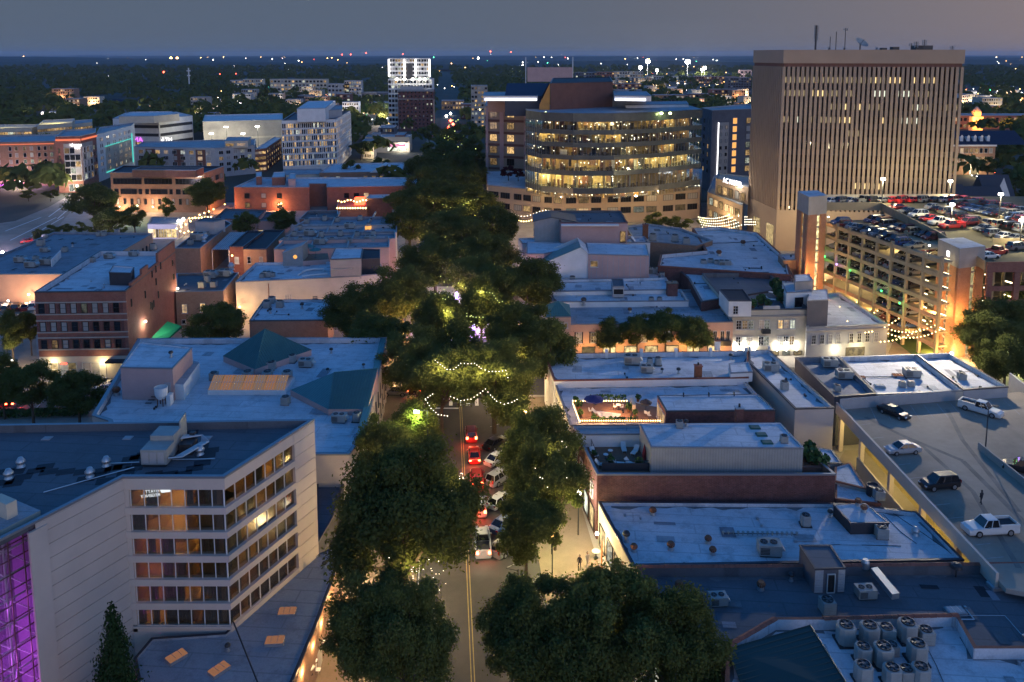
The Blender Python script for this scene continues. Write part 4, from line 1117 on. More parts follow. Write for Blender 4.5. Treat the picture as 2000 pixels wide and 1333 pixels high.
# stepped brick wall along the alley side
ea,ed,en,eL=bo.edge(1)
for(u0,u1,zt)in((.10,.30,17.4),(.30,.42,18.4),(.42,.62,17.3),(.62,1.0,19.2)):
 bo.box('stepped_parapet',1,u0,u1,bz-.9,zt,'brick',.02,.45)
for(u,z)in((.08,13),(.14,4.6),(.33,12.3),(.42,9.2),(.45,8.8),(.48,9.0),(.48,15.2),(.55,13.0),(.56,15.6),(.58,10.0),(.66,15.5)):bo.win(1,[u],[z],.42,1.5,'panedark','bframe','slit_window',sill=False)
for(u,z)in((.92,14.4),(.93,11.2)):bo.win(1,[u],[z],.6,1.1,'panewarm','bframe')
q_=ea+ed*(.27*eL)+en*.4;mb=MB();mb.cbox(q_.x,q_.y,8.0,.3,.3,.25);o=mb.build('wall_light',M['lampw']);tag(o,'bright wall light on the alley side of the brick office','wall light');lamp(q_.x+.3,q_.y-.2,7.7,240,(1,.82,.6),.15)
q_=ea+ed*(.97*eL)+en*.4;mb=MB();mb.cbox(q_.x,q_.y,8.4,.3,.3,.3);o=mb.build('wall_light',M['lampw']);tag(o,'wall light at the far end of the brick office alley','wall light');lamp(q_.x+.8,q_.y-.5,8.0,420,(1,.7,.35),.15)
rz_=bz-.9
for k,px,py,l,sc in(('ac',181,512,'square unit left in the pair on brick office roof',1.0),('hvac',214,505,'dark package unit on the brick office roof',.9),('hvac',262,500,'package unit by the stepped brick parapet',.9),('cond',300,488,'round unit at the far corner of brick office roof',1.2)):put(k,px,py,rz_,l,0,sc)
hut=B('roof_hut','black stair hut on the brick office roof','hut',[(213,533),(256,534),(262,523),(221,520)],bz+1.6,rz_,'charcoal','roofw',.1,.15,'copdark')
# green awning over the alley
mb=MB();c0,c1,c2,c3=P3(288,668,4.5),P3(327,628,6.5),P3(355,637,6.0),P3(320,668,4.0)
mb.poly([c0,c3,c2,c1]);mb.poly([c0,c1,(c1[0],c1[1],c1[2]-.05),(c0[0],c0[1],c0[2]-.05)]);mb.poly([c3,c0,(c0[0],c0[1],c0[2]-.4),(c3[0],c3[1],c3[2]-.4)]);mb.poly([c2,c3,(c3[0],c3[1],c3[2]-.4),(c2[0],c2[1],c2[2]-.4)])
M['awning']=plain('green_awning',(0.01,0.22,0.09),0.7);aw=thing('awning','bright green fabric awning sloping over the alley by the brick office','awning',c0);mb.build('fabric',M['awning'],aw)
mb=MB()
for p in(c2,c3):mb.tube((p[0],p[1],0),p,.05,5)
mb.build('post',M['dsteel'],aw);lamp((c0[0]+c2[0])/2,(c0[1]+c2[1])/2-1.0,7.2,90,(.7,1,.8))
# ---------------------------------------------------------------- left middle distance
def P_(pts,z):return[at(p[0],p[1],z)for p in pts]
tanh=B('tan_warehouse','wide low tan building with blotchy patched roof at the left edge','building',[(-90,536),(128,536),(236,492),(298,456),(105,454)],7.0,0,'peach','roofp',.5,.3,'coping')
tanh.win(2,mids(7,.1,.95),[2.2],.9,2.2,'panedark','bframe')
for k,px,py,l,sc in(('hvac',40,512,'tan unit at left front of the blotchy warehouse roof',1.2),('hvac',92,517,'low tan unit beside white parapet on the warehouse roof',1.3),('ac',70,509,'small rusty unit between bigger ones on warehouse roof',1.2),('ac',80,480,'orange-lit boxy unit at the mid warehouse roof',1.7),('ac',88,466,'orange-lit vent box at the warehouse left edge',1.2),('hvac',88,492,'rusty low unit mid warehouse roof',1.0),('ac',193,461,'left of the paired vents at the back of warehouse roof',1.2),('ac',203,461,'right of the paired vents at the back of warehouse roof',1.2),('ac',229,456,'brick-coloured vent at the warehouse back edge',1.2),('stub',142,482,'white vent pipe mid warehouse roof',1.6),('ac',127,492,'grey unit beside white pipe on the warehouse roof',1.3),('hvac',62,522,'dark unit in the front machine pit of the warehouse roof',1.3)):put(k,px,py,6.5,l,0,sc)
mb=MB();a,b=P3(100,522,6.5),P3(118,503,6.5);mb.ob(a,(b[0]-a[0],b[1]-a[1],0),(.25,0,0),(0,0,1.9));o=mb.build('screen_wall',M['white']);tag(o,'white screen wall beside the machines on the tan warehouse','screen wall')
# buff brick pair with the lit alley wall
b6=B('brick_shop','low brick shop with warm-lit back wall and blue flat roof','building',[(343,571),(436,568),(466,533),(345,535)],8.2,0,'brickpale','roofd',.4,.25,'coping')
for(u,z)in((.17,3.4),(.55,3.5)):b6.win(0,[u],[z],1.1,2.0,'panelit','wframe',bars=(2,3))
b6.win(0,[.14],[.9],.9,1.0,'pane','wframe');q=at(352,592,5);lamp(q[0]+.6,q[1]-1.5,7.0,380,(1,.68,.32))
for k,px,py,l,sc in(('ac',395,562,'dark unit front left on the brick shop roof',1.4),('ac',418,561,'dark unit front right on the brick shop roof',1.3),('hvac',412,543,'wide unit mid brick shop roof',1.3),('hvac',440,540,'long unit at the back of the brick shop roof',1.3),('cond',405,551,'round condenser mid brick shop roof',1.3),('vent',452,527,'silver twin-capped fan at the corner of brick shop roof',1.8)):put(k,px,py,7.8,l,0,sc)
b5=B('brick_block','brown brick block with tall side wall and machine-filled roof','building',[(341,485),(391,485),(452,437),(438,430),(381,455)],9.0,0,'brickbrown','roofd',.7,.3,'coping')
for k,px,py,l,sc in(('hvac',388,470,'big air handler on the brown brick block roof',1.7),('ac',372,478,'pale boxy unit at the front of brown brick block',1.3),('vent',399,472,'white vent on the brown brick block roof',1.8),('ac',405,462,'unit behind the white vent, brown brick block',1.2)):put(k,px,py,8.3,l,0,sc)
B('stair_tower','plain grey stair box on the brown brick block','stair box',[(381,433),(417,434),(439,429),(400,425)],12.0,8.3,'greypaint','roofd',.2,.2,'coping')
q=at(360,470,8);string([P3(352+8*k,452+3*(k%2),7)for k in range(7)],'string_lights','orange bulbs beside the brown brick block roof','bulb',.3)
tent=[(345+9*k,447-5.0*k+2*math.sin(k),6)for k in range(9)]
string([P3(*p)for p in tent],'string_lights','row of orange bulbs climbing toward the grey stair box','bulb',.34)
string([P3(370+6*k,427-.4*k,7)for k in range(8)],'string_lights','orange bulbs on the canopy edge behind the grey stair box','bulb',.32)
q=at(395,440,3);lamp(q[0],q[1],6,700,(1,.55,.2))
B('cafe_pavilion','low pale cafe pavilion glowing green-white beside orange bulbs','pavilion',[(288,438),(345,438),(367,426),(296,424)],5.0,0,'white','roofg',.3,.3,'coping').win(0,mids(5,.05,.95),[.4],2.6,3.0,'shop','wframe',sill=False)
for(px,py,l)in((349,433,'pale globe street lamp left of the cafe bulbs'),(358,430,'bright globe street lamp by the cafe bulbs')):
 x,y,z=P3(px,py,5.5);t=thing('street_lamp',l,'street lamp',(x,y,0));mb=MB();mb.tube((x,y,0),(x,y,5.2),.08,6);mb.build('post',M['dsteel'],t);mb=MB();mb.lathe((x,y,5.2),[(.2,0),(.5,.4),(.4,.8),(.1,1)],10);mb.build('globe',M['lampw'],t);lamp(x,y-.5,5.7,260,(1,.9,.65),.4)
b7=B('cream_block','large cream block with sloping parapet and roof-top terrace houses','building',[(460,551),(577,546),(700,540),(752,534),(740,510),(640,512),(500,514)],9.2,0,'cream','roofw',.5,.3,'coping')
b7.win(0,[.87],[4.2],1.5,1.5,'panedark','wframe',bars=(3,1));b7.win(1,[.30],[4.4],1.0,.6,'panedark','bframe');b7.win(0,[.46],[3.6],.8,.8,'panedark','bframe')
b7.box('downpipe',0,.54,.55,3.5,8.5,'rust',.12,.12)
sh=thing('lean_roofed_shed','grey shed with slanting roof and round orange window','shed',at(575,519,8.7)+(8.7,))
p0,p1=at(553,520,8.7),at(592,520,8.7);W_=p1[0]-p0[0];dp=5.0
mb=MB();x0,y0,x1=p0[0],p0[1],p1[0];z0=8.7
mb.poly([(x0,y0,z0),(x1,y0,z0),(x1,y0,z0+5.2),(x0,y0,z0+3.2)]);mb.poly([(x1,y0,z0),(x1,y0+dp,z0),(x1,y0+dp,z0+5.2),(x1,y0,z0+5.2)]);mb.poly([(x0,y0+dp,z0),(x0,y0,z0),(x0,y0,z0+3.2),(x0,y0+dp,z0+3.2)]);mb.poly([(x1,y0+dp,z0),(x0,y0+dp,z0),(x0,y0+dp,z0+3.2),(x1,y0+dp,z0+5.2)])
mb.build('wall',M['ribbed'],sh)
mb=MB();mb.ob((x0-.2,y0-.2,z0+3.15),(x1-x0+.4,0,2.05),(0,dp+.4,0),(0,0,.12));mb.build('roof',M['greypaint'],sh)
mb=MB();cx_=x0+W_*.62;n=20;mb.poly([(cx_+.5*math.cos(2*math.pi*i/n),y0-.03,z0+2.3+.5*math.sin(2*math.pi*i/n))for i in range(n)]);mb.build('round_window',M['amber'],sh)
tr=[at(*p,8.7)for p in((592,520),(643,516),(640,504),(598,506))]
mb=MB();P=tr if area2(tr)>0 else tr[::-1];mb.prism(P,8.7,9.9,0,1);o=mb.build('roof_terrace',[M['pink'],M['wood']]);tag(o,'small roof terrace between the slanted shed and the grey box','terrace')
for(px,py,l)in((603,497,'teal parasol at the back of the small roof terrace'),(616,504,'teal parasol at the front of the small roof terrace')):
 M.setdefault('teal',plain('teal_canvas',(.03,.16,.18),.8));x,y=at(px,py,9.9);parasol(x,y,9.9,1.5,2.4,'teal',l)
gb=B('grey_loft_box','grey stained loft box with white flat roof behind the street trees','loft',[(645,507),(705,505),(708,486),(655,486)],13.4,8.6,'concrete','roofw',.1,.15,'copdark')
gb.box('gutter',0,.02,.7,11.0,11.2,'steel',.15,.12)
B('dark_glass_loft','dark glazed loft next to the grey stained box','loft',[(706,507),(742,505),(742,488),(709,487)],12.4,8.6,'charcoal','roofk',.1,.15,'copdark')
pipe_run([P3(583,537,9),P3(590,532,9),P3(598,528,9.4),P3(612,526,9.4),P3(633,525,9.4)],.22,'white','fat white duct bending across the cream block roof');pipe_run([P3(590,540,9),P3(612,537,9),P3(640,535,9)],.18,'white','lower white duct along the cream block roof edge')
for k,px,py,l,sc in(('hvac',522,541,'white unit left on the cream block roof',1.0),('ac',533,541,'small white unit right of another on cream block roof',1.0),('ac',512,543,'white unit nearest the slanted edge of cream block',1.0)):put(k,px,py,8.7,l,0,sc)
b8=B('flat_shop','orange-lit low shop with blue-white flat roof by the trees','building',[(487,627),(640,626),(650,586),(516,586)],7.5,0,'brickbrown','roofw',.4,.3,'copdark')
for k,px,py,l,sc in(('ac',522,601,'left dark unit on the flat shop roof',1.4),('ac',547,600,'right dark unit on the flat shop roof',1.4),('ac',531,592,'dark unit behind the pair on flat shop roof',1.3),('stub',590,603,'dark vent mid flat shop roof',1.6),('stub',528,612,'dark vent front of flat shop roof',1.4)):put(k,px,py,7.1,l,0,sc)
q=at(560,645,2);lamp(q[0],q[1]-3,5,420,(1,.5,.15))
# rows of little roofs west of the street
ROW=[('pink_terrace_block','pale pink stuccoed block behind the round-windowed shed',[(535,487),(760,483),(760,462),(560,465)],10.5,'pink','roofg'),
('old_roof_block','narrow old block with cluttered blue-grey roof, third from the cream block',[(545,470),(772,466),(772,452),(572,454)],10.8,'pink','roofp'),
('old_roof_block','narrow old block with cluttered roof and yellow hatch',[(565,458),(775,454),(775,438),(590,439)],10.6,'greypaint','roofg'),
('old_roof_block','narrow old block whose roof ends at the red brick terrace',[(575,443),(770,439),(770,424),(605,425)],10.9,'greypaint','roofp'),
('old_roof_block','dark-roofed narrow block just below the red brick bar wall',[(585,428),(660,427),(660,412),(600,413)],9.0,'brick','roofd')]
for nm,l,pts,z,w_,r_ in ROW:
 b=B(nm,l,'building',pts,z,0,w_,r_,.7,.3,'coping')
 for j in range(6):
  px=pts[0][0]+28+j*31+rnd.uniform(-8,8);py=(pts[0][1]+pts[2][1])/2+rnd.uniform(-3,3)
  if px<pts[1][0]-20:put(rnd.choice(['ac','hvac','cond','stub']),px,py,z-.7,'weathered machine, '+('first','second','third','fourth','fifth','sixth')[j]+' from left on the '+{10.5:'pink terrace block',10.8:'block behind the pink terrace',10.6:'block with the yellow hatch',10.9:'block below the bar terrace',9.0:'farthest dark old block'}[z],0,1.3,'machines on the cluttered old roofs')
 for j in range(2):
  px=pts[0][0]+70+j*70;a,c=at(px,pts[0][1]-1,z),at(px+8,pts[2][1]+1,z)
  mb=MB();mb.ob((a[0],a[1]+.4,z-.72),(c[0]-a[0],c[1]-a[1]-.8,0),(.35,0,0),(0,0,.8));mb.build('party_parapet',M['greypaint'],b.root)
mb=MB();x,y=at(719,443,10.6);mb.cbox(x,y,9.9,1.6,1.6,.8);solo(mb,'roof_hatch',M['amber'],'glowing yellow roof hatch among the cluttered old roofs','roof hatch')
b10=B('brick_cottage','buff brick rear building with dark double roof left of cream block','building',[(475,487),(520,487),(556,450),(515,450)],7.6,0,'brickpale','roofk',.3,.3,'copdark');b10.win(0,[.24,.76],[3.6],1.0,1.9,'panedark','wframe',bars=(1,2))
b10b=B('brick_cottage','brick rear building with black roof beside the striped canopy','building',[(448,482),(475,482),(515,452),(482,452)],8.0,0,'brick','roofk',.3,.3,'copdark');b10b.win(0,[.5],[3.2],1.2,1.9,'pane','wframe')
cn=thing('striped_canopy','pale striped polycarbonate canopy roof beside the brown brick block','canopy',P3(430,487,0))
mb=MB();C_=[P3(414,488,7.4),P3(447,488,7.4),P3(479,454,7.4),P3(450,454,7.4)];mb.poly(C_);mb.build('sheet',M['roofg'],cn)
mb=MB()
for k in range(9):u=k/8;mb.tube(Vector(C_[0]).lerp(Vector(C_[1]),u)+Vector((0,0,.06)),Vector(C_[3]).lerp(Vector(C_[2]),u)+Vector((0,0,.06)),.05,4)
mb.build('rafter',M['white'],cn)
mb=MB();[mb.tube((c[0],c[1],0),c,.1,5)for c in C_];mb.build('post',M['white'],cn)
# low blocks by the far trees
B('red_bar','low bar with dark blue roof and glowing red front','bar',[(500,432),(545,431),(566,415),(520,415)],6.0,0,'pink','roofd',.4,.3,'coping').win(0,mids(3,.05,.95),[.8],2.8,2.2,'redpane' if 'redpane' in M else 'shop','bframe',sill=False)
q=at(516,440,2);lamp(q[0],q[1]-2,3.5,160,(1,.06,.05))
B('purple_roof_shop','low pink-walled shop with dull purple roof beside the orange-lit tree','building',[(418,428),(500,430),(520,410),(440,408)],7.0,0,'pink','roofd',.5,.3,'tile')
# long red brick block with string-lit terrace
b11=B('long_brick_block','long two-storey red brick block with white roof and roof boxes','building',[(457,366),(604,366),(604,359),(638,359),(638,366),(775,364),(817,362),(817,347),(500,347)],9.2,0,'brick','roofw',.5,.4,'coping')
b11.win(0,[.17,.39,.60],[4.9],1.9,1.9,'pane','bframe');b11.win(0,[.17,.39,.60],[1.2],1.9,1.9,'pane','bframe');b11.win(4,[.28,.42,.56],[4.9],1.9,1.9,'pane','bframe')
for pts,l in((((531,347),(556,346),(558,336),(535,337)),'brick lift box left of centre on the long brick block'),(((563,350),(577,350),(577,339),(566,339)),'pale pink box beside the brick lift box'),(((500,346),(511,345),(511,336),(500,337)),'brick box at the left end of the long brick block')):B('roof_box',l,'roof box',pts,12.0,8.7,'brick' if 'pink' not in l else 'pink','roofw',.2,.2,'coping')
bt=B('bar_terrace','brick terrace with blazing festoon lights below the long brick block','terrace',[(657,408),(717,408),(717,392),(660,392)],5.5,0,'brick','wood',.7,.3,'copdark')
string([P3(659+5*k,407,6.4)for k in range(12)],'string_lights','festoon bulbs along the front rail of the brick bar terrace','bulb',.34)
string([P3(661+6*k,393+2*math.sin(k*1.3),7.6)for k in range(10)],'string_lights','festoon bulbs over the back of the brick bar terrace','bulb',.34)
for k in range(3):q=at(665+22*k,400,6);lamp(q[0],q[1],8,300,(1,.45,.15))
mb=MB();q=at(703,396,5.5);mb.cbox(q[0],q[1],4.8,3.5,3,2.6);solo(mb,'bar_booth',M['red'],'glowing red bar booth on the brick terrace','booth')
B('blue_roof_annex','annex with pale blue roof right of the festooned terrace','building',[(716,388),(765,387),(765,380),(722,381)],8.0,0,'brickdark','roofw',.3,.3,'coping')
# gabled inn
b13=B('gabled_inn','yellow-lit brick inn with white pediment left of the street','inn',[(624,338),(786,335),(790,318),(650,320)],7.6,0,'brickbrown','roofw',.5,.3,'coping')
b13.win(0,[.06,.14,.22,.55,.65,.74,.82,.92],[3.4],1.8,2.4,'panelit','wframe')
a,d,nn,L=b13.edge(0);mb=MB();pa=a+d*(.60*L)+nn*.5;pb=a+d*(.93*L)+nn*.5;pm=(pa+pb)/2
mb.poly([(pa.x,pa.y,7.3),(pb.x,pb.y,7.3),(pm.x,pm.y,10.8)]);mb.poly([(pa.x,pa.y,7.3),(pm.x,pm.y,10.8),(pm.x,pm.y+9,10.8),(pa.x,pa.y+9,7.3)]);mb.poly([(pb.x,pb.y,7.3),(pb.x,pb.y+9,7.3),(pm.x,pm.y+9,10.8),(pm.x,pm.y,10.8)]);mb.build('pediment',M['white'],b13.root)
q=at(733,350,3);lamp(q[0],q[1]-2,4,1100,(1,.5,.12));q=at(640,350,3);lamp(q[0],q[1]-3,4,900,(1,.55,.2))
B('blue_low_roof','low building with pale blue roof in front of white office','building',[(548,343),(628,340),(628,330),(555,331)],6.0,0,'cream','roofg',.4,.3,'coping')
# white office with grille facade
b14=B('white_office','white eight-storey office with close-set window fins and roof penthouse','office',[(550,236),(656,233),(684,217),(575,220)],26.5,0,'white','roofd',.8,.4,'coping')
M['panef']=pane_mat('face_pane',lit=.45,power=1.3,coolf=.2,face=True);M['panefd']=pane_mat('face_pane_dim',lit=.22,power=1.4,coolf=.4,blind=.1,face=True)
def face_panes(root,a,d,nn,us,w,zs,h,mat,name='glazing',proud=.06):
 """many small panes as one part, each with its own lit or dark value"""
 mb=MB();vals=[]
 for z in zs:
  zl=rnd.random()
  for u in us:
   p=a+d*(u-w/2)+nn*proud;q=p+d*w
   mb.poly([(p.x,p.y,z),(q.x,q.y,z),(q.x,q.y,z+h),(p.x,p.y,z+h)]);vals.append(rnd.random())
 o=mb.build(name,M[mat],root,kind='stuff');at_=o.data.attributes.new('rv','FLOAT','FACE');at_.data.foreach_set('value',vals)
 return o
for e_,n_ in((0,28),(1,14)):
 a,d,nn,L=b14.edge(e_);zs=[3.0+3.25*k for k in range(7)]
 face_panes(b14.root,a,d,nn,[L*(i+.5)/n_ for i in range(n_)],L/n_*.62,zs,2.3,'panef')
 for i in range(n_+1):
  p=a+d*(L*i/n_-.12);mb=MB();mb.ob((p.x,p.y,2.0),tuple(d*.24)+(0,),tuple(nn*.35)+(0,),(0,0,23.2));mb.build('fin',M['white'],b14.root)
 for z in zs:b14.box('floor_band',e_,0,1,z-.85,z-.05,'white',.28,.28)
B('penthouse','white windowless penthouse box on the white office','penthouse',[(580,213),(635,212),(655,197),(602,198)],32.5,25.7,'white','roofw',.2,.2,'coping')
B('penthouse','blue-roofed penthouse wing right of the box on white office','penthouse',[(641,216),(668,214),(668,206),(645,207)],30.0,25.7,'greypaint','roofg',.2,.2,'coping')
# brown office with sign
b15=B('brown_office','tan-brown three-storey office with red and white roof sign','office',[(215,337),(399,338),(437,325),(240,324)],15.4,0,'brickbrown','roofk',.5,.4,'coping')
for(u0,u1)in((.03,.33),(.36,.655),(.69,.99)):b15.win(0,[(u0+u1)/2],[10.9],(u1-u0)*b15.edge(0)[3],2.2,'paneoff','bframe','ribbon_window',bars=(8,1),sill=False)
for(u0,u1)in((.035,.08),(.10,.275),(.295,.33),(.365,.405),(.42,.60),(.62,.655),(.69,.74),(.76,.9),(.92,.99)):b15.win(0,[(u0+u1)/2],[7.0],(u1-u0)*b15.edge(0)[3],2.0,'paneoff','bframe',bars=(max(1,int((u1-u0)*22)),1),sill=False)
b15.win(0,mids(13,.03,.99),[3.0],1.1,2.3,'pane','bframe',sill=False)
b15.win(1,mids(4,.05,.95),[11.0,7.0],3.0,2.0,'panedark','bframe',bars=(3,1),sill=False)
a,d,nn,L=b15.edge(0);p=a+d*(.83*L)+nn*.2;text(':: Law Partners LLC',(p.x,p.y,14.2),(math.pi/2,0,math.atan2(nn.x,-nn.y)),1.3,'neonwhite','roof_sign',b15.root)
mb=MB();p=a+d*(.725*L)+nn*.18;mb.ob((p.x-.6,p.y,13.7),tuple(d*1.1)+(0,),tuple(nn*.1)+(0,),(0,0,1.1));mb.build('sign_mark',M['red'],b15.root);lamp(p.x+6,p.y-3,13,400,(1,.9,.8))
B('roof_screen','long brick machine screen on the brown office roof','roof screen',[(258,332),(382,333),(398,327),(275,326)],17.6,14.9,'brick','roofd',.6,.3,'coping')
# neon-trimmed hotel
def neon(b,e,u0,u1,z,mat,name='neon_tube',h=.35):return b.box(name,e,u0,u1,z,z+h,mat,.5,.2)
h1=B('neon_hotel','brown wing of the neon-trimmed hotel, left of its corner tower','hotel',[(-140,281),(109,276),(125,262),(-100,268)],20.5,0,'brickbrown','roofg',.6,.4,'coping')
neon(h1,0,.3,.985,19.2,'neonred');neon(h1,0,.3,1.0,4.2,'neonred');neon(h1,0,.3,.85,.6,'neonpur',h=.5)
a,d,nn,L=h1.edge(0)
for k in range(5):h1.win(0,[.34,.41,.50,.535,.63,.68,.745,.80,.86,.91,.96],[16.4-3.0*k],1.3,1.9,'pane','wframe',sill=False)
h1.win(0,[.62,.70,.76,.80,.86],[1.5],1.3,2.0,'panelit','wframe')
for(u,l)in((.55,0),(.7,0),(.85,0)):q=a+d*(u*L)+nn*4;lamp(q.x,q.y,2.2,600,(.8,.4,1.0))
h2=B('hotel_tower','red brick corner tower with glass bay and white sign on neon hotel','hotel',[(108,267),(157,266),(187,259),(187,251),(125,255)],24.8,0,'brick','roofg',.6,.4,'coping')
neon(h2,0,0,1,22.8,'neonred',h=.8);neon(h2,1,0,1,22.8,'neonred',h=.8)
h2.box('bay_frame',0,.30,.99,5.0,21.5,'concrete',.3,.4);h2.box('bay_frame',1,.02,.7,5.0,21.5,'concrete',.3,.4)
for k in range(5):h2.win(0,[.43,.64,.85],[17.2-2.95*k],2.2,2.5,'pane','wframe','glass_panel',sill=False,proud=.36);h2.win(1,[.14,.35,.56],[17.2-2.95*k],2.4,2.5,'pane','wframe','glass_panel',sill=False,proud=.36);h2.win(0,[.12],[17.4-2.95*k],.9,2.1,'panewarm','bframe',sill=False);h2.win(1,[.80,.93],[17.4-2.95*k],1.2,1.9,'pane','bframe',sill=False)
a,d,nn,L=h2.edge(0);p=a+d*(.66*L)+nn*.5;text('Residence',(p.x,p.y,21.0),(math.pi/2,0,0),2.0,'neonwhite','hotel_sign',h2.root);text('INN',(p.x+2.2,p.y,19.6),(math.pi/2,0,0),1.3,'neonwhite','hotel_sign',h2.root)
h2.win(0,[.5,.7,.88],[.5],1.9,3.2,'shop','wframe',sill=False);p=a+d*(.6*L)+nn*5;lamp(p.x,p.y,4,1200,(1,.8,.5))
h3=B('neon_hotel','pale rear wing with teal neon outline on the neon hotel','hotel',[(187,264),(256,246),(262,240),(195,249)],22.5,0,'white','roofg',.6,.4,'coping')
for k in range(6):h3.win(0,[u+o_ for u in(.10,.28,.45,.62,.78,.90)for o_ in(0,.045)],[18.8-2.95*k],1.2,1.8,'pane','wframe',sill=False)
h3.box('olive_panel',0,.22,.97,3.5,15.6,'cream',.04,.1);neon(h3,0,.2,.98,15.7,'neonteal',h=.3);neon(h3,0,.2,.42,3.0,'neonteal',h=.45);h3.box('neon_tube',0,.985,1.0,3,18.5,'neonteal',.4,.3)
# apartments, hospital block and garages beyond
b17=B('grey_apartments','grey and brown apartment house with lit balconies','apartment house',[(262,287),(420,290),(497,284),(500,272),(400,274),(280,277)],14.5,0,'greypaint','roofg',.5,.4,'coping')
for k in range(4):b17.win(0,mids(9,.03,.97),[11.2-2.9*k],2.4,1.9,'pane','wframe',sill=False,bars=(3,1));b17.win(1,mids(5,.05,.95),[11.2-2.9*k],2.2,1.8,'pane','wframe',sill=False,bars=(2,1))
for u in(.2,.55,.82):b17.box('brown_bay',0,u-.06,u+.06,0,13.6,'brown',.03,.1)
B('brown_top_floor','lit tan top floor standing on the grey apartments','top floor',[(439,276),(484,275),(490,268),(445,268)],17.5,14,'cream','roofg',.2,.3,'coping').win(0,[.2,.7],[14.8],4,1.6,'panelit','wframe',sill=False)
gw=B('concrete_garage','long pale concrete garage wall with floodlights behind white office','garage',[(396,238),(552,234),(552,222),(400,225)],19.5,0,'concrete','roofw',.6,.5,'coping')
gw.box('floor_slot',0,.35,1.0,8.5,9.6,'cream',.03,.1)
for(px,py)in((413,262),(442,249),(475,262),(503,248)):
 x,y,z=atY(px,py,492);mb=MB();mb.tube((x,y,0),(x,y,z),.14,5);mb.cbox(x,y-.5,z,2.2,.8,.5,1);o=mb.build('floodlight_pole',[M['dsteel'],M['lampw']]);tag(o,'floodlight pole before the pale concrete garage wall, '+{413:'far left',442:'second',475:'third',503:'nearest the white office'}[px],'floodlight');lamp(x,y-3,z-.5,2200,(1,.95,.75),.4)
gr=B('ramp_garage','slanting lit parking ramp beside the white office','garage',[(497,292),(519,290),(549,270),(536,268)],12.0,0,'brick','roofw',.3,.4,'coping')
for k in range(4):gr.win(1,mids(7,.03,.97),[9.2-2.8*k],2.6,1.5,'panewarm','bframe',sill=False);gr.win(0,mids(3,.05,.95),[9.2-2.8*k],2.4,1.5,'panewarm','bframe',sill=False)
b19=B('health_block','layered white office block carrying a pink and white sign','office',[(220,232),(310,233),(376,226),(345,219),(245,221)],22.0,0,'white','roofw',.5,.5,'coping')
B('health_block_upper','set-back upper floors of the layered white block','office',[(232,228),(300,227),(350,223),(335,218),(255,219)],25.5,21.5,'cream','roofw',.4,.4,'coping')
for e_ in(0,1):
 for k in range(3):b19.box('window_band',e_,.02,.98,16.5-5.0*k,18.3-5.0*k,'charcoal',.05,.1)
b19.win(0,mids(10,.05,.95),[6.6],3.0,1.6,'panelit','bframe',sill=False)
a,d,nn,L=b19.edge(0);p=a+d*(.62*L)+nn*.6;text('PRISMA',(p.x-6,p.y,9.5),(math.pi/2,0,0),4.0,'neonpur','block_sign',b19.root);text('HEALTH',(p.x+12,p.y+.5,9.5),(math.pi/2,0,0),3.2,'neonwhite','block_sign',b19.root)
for pts,z,l in(([(-40,252),(62,250),(90,243),(-20,244)],15.0,'blue-roofed long garage at the far left edge'),([(72,246),(140,240),(146,232),(85,235)],17.5,'yellow-lit ramp of the far left garage'),([(132,244),(179,239),(180,233),(140,236)],14.5,'small lit garage end right of the yellow ramp')):
 b=B('far_garage',l,'garage',pts,z,0,'cream','roofg',.5,.5,'coping')
 for k in range(3):b.win(0,mids(9,.03,.97),[z-4-3.6*k],4.2,1.6,'panewarm','bframe',sill=False)
q=at(110,240,17.5);lamp(q[0],q[1],24,5000,(1,.75,.2),.5);lamp(q[0]-30,q[1]-6,22,3000,(1,.75,.2),.5)
# ---------------------------------------------------------------- right-hand row along the street
def front(b,e,zs=((1.0,2.6),),n=6,lit='shop'):
 for z,h in zs:b.win(e,mids(n,.05,.95),[z],1.7,h,lit,'bframe',sill=False)
r5=B('corner_block','white-roofed corner block with pier-topped parapet facing the cross street','building',[(1064,692),(1462,686),(1462,738),(1082,744)],8.7,0,'white','roofw',.75,.3,'tile')
for u in(.13,.30,.47,.64,.81,.985):r5.box('parapet_pier',0,u-.007,u+.007,7.9,9.4,'white',.1,.6)
r5b=B('angled_wing','long angled white-roofed wing with tan end wall','building',[(1462,686),(1502,684),(1629,797),(1553,799),(1462,708)],8.7,0,'tan','roofw',.55,.3,'copdark')
for u in(.03,.97):r5b.box('parapet_pier',0,u-.03,u+.03,8,9.5,'white',.1,.6)
B('stair_enclosure','white ribbed stair head between the corner block and angled wing','stair enclosure',[(1427,729),(1470,727),(1462,708),(1424,711)],9.5,7.9,'white','roofw',.1,.15,'coping')
for k,px,py,l,sc in(('hvac',1234,711,'tall grey unit at mid corner block roof',1.2),('cond',1269,713,'dark condenser left of its twin, corner block',1.0),('cond',1285,713,'green condenser right of its twin, corner block',1.1),('hvac',1263,727,'grey-green unit in front of the condenser pair',.9),('stub',1325,730,'T-topped vent pipe on the corner block roof',1.3),('stub',1427,702,'black vent near the parapet piers, corner block',1.3),('stub',1293,728,'small white vent on the corner block roof',1.0),('hvac',1505,725,'white unit on the angled wing with a ladder',1.1),('cond',1532,762,'white condenser near the end of the angled wing',1.2)):put(k,px,py,8.0,l,0,sc)
def chimney(px,py,z0,z1,w,mat,label,cap='tile'):
 x,y=at(px,py,z0);t=thing('chimney',label,'chimney',(x,y,z0));mb=MB();mb.cbox(x,y,z0,w,w*.8,z1-z0);mb.build('stack',M[mat],t);mb=MB();mb.cbox(x,y,z1,w*1.15,w,.15);mb.build('cap',M[cap],t);mb=MB();mb.tube((x,y,z1+.15),(x,y,z1+.6),.15,8);mb.build('flue',M['dsteel'],t)
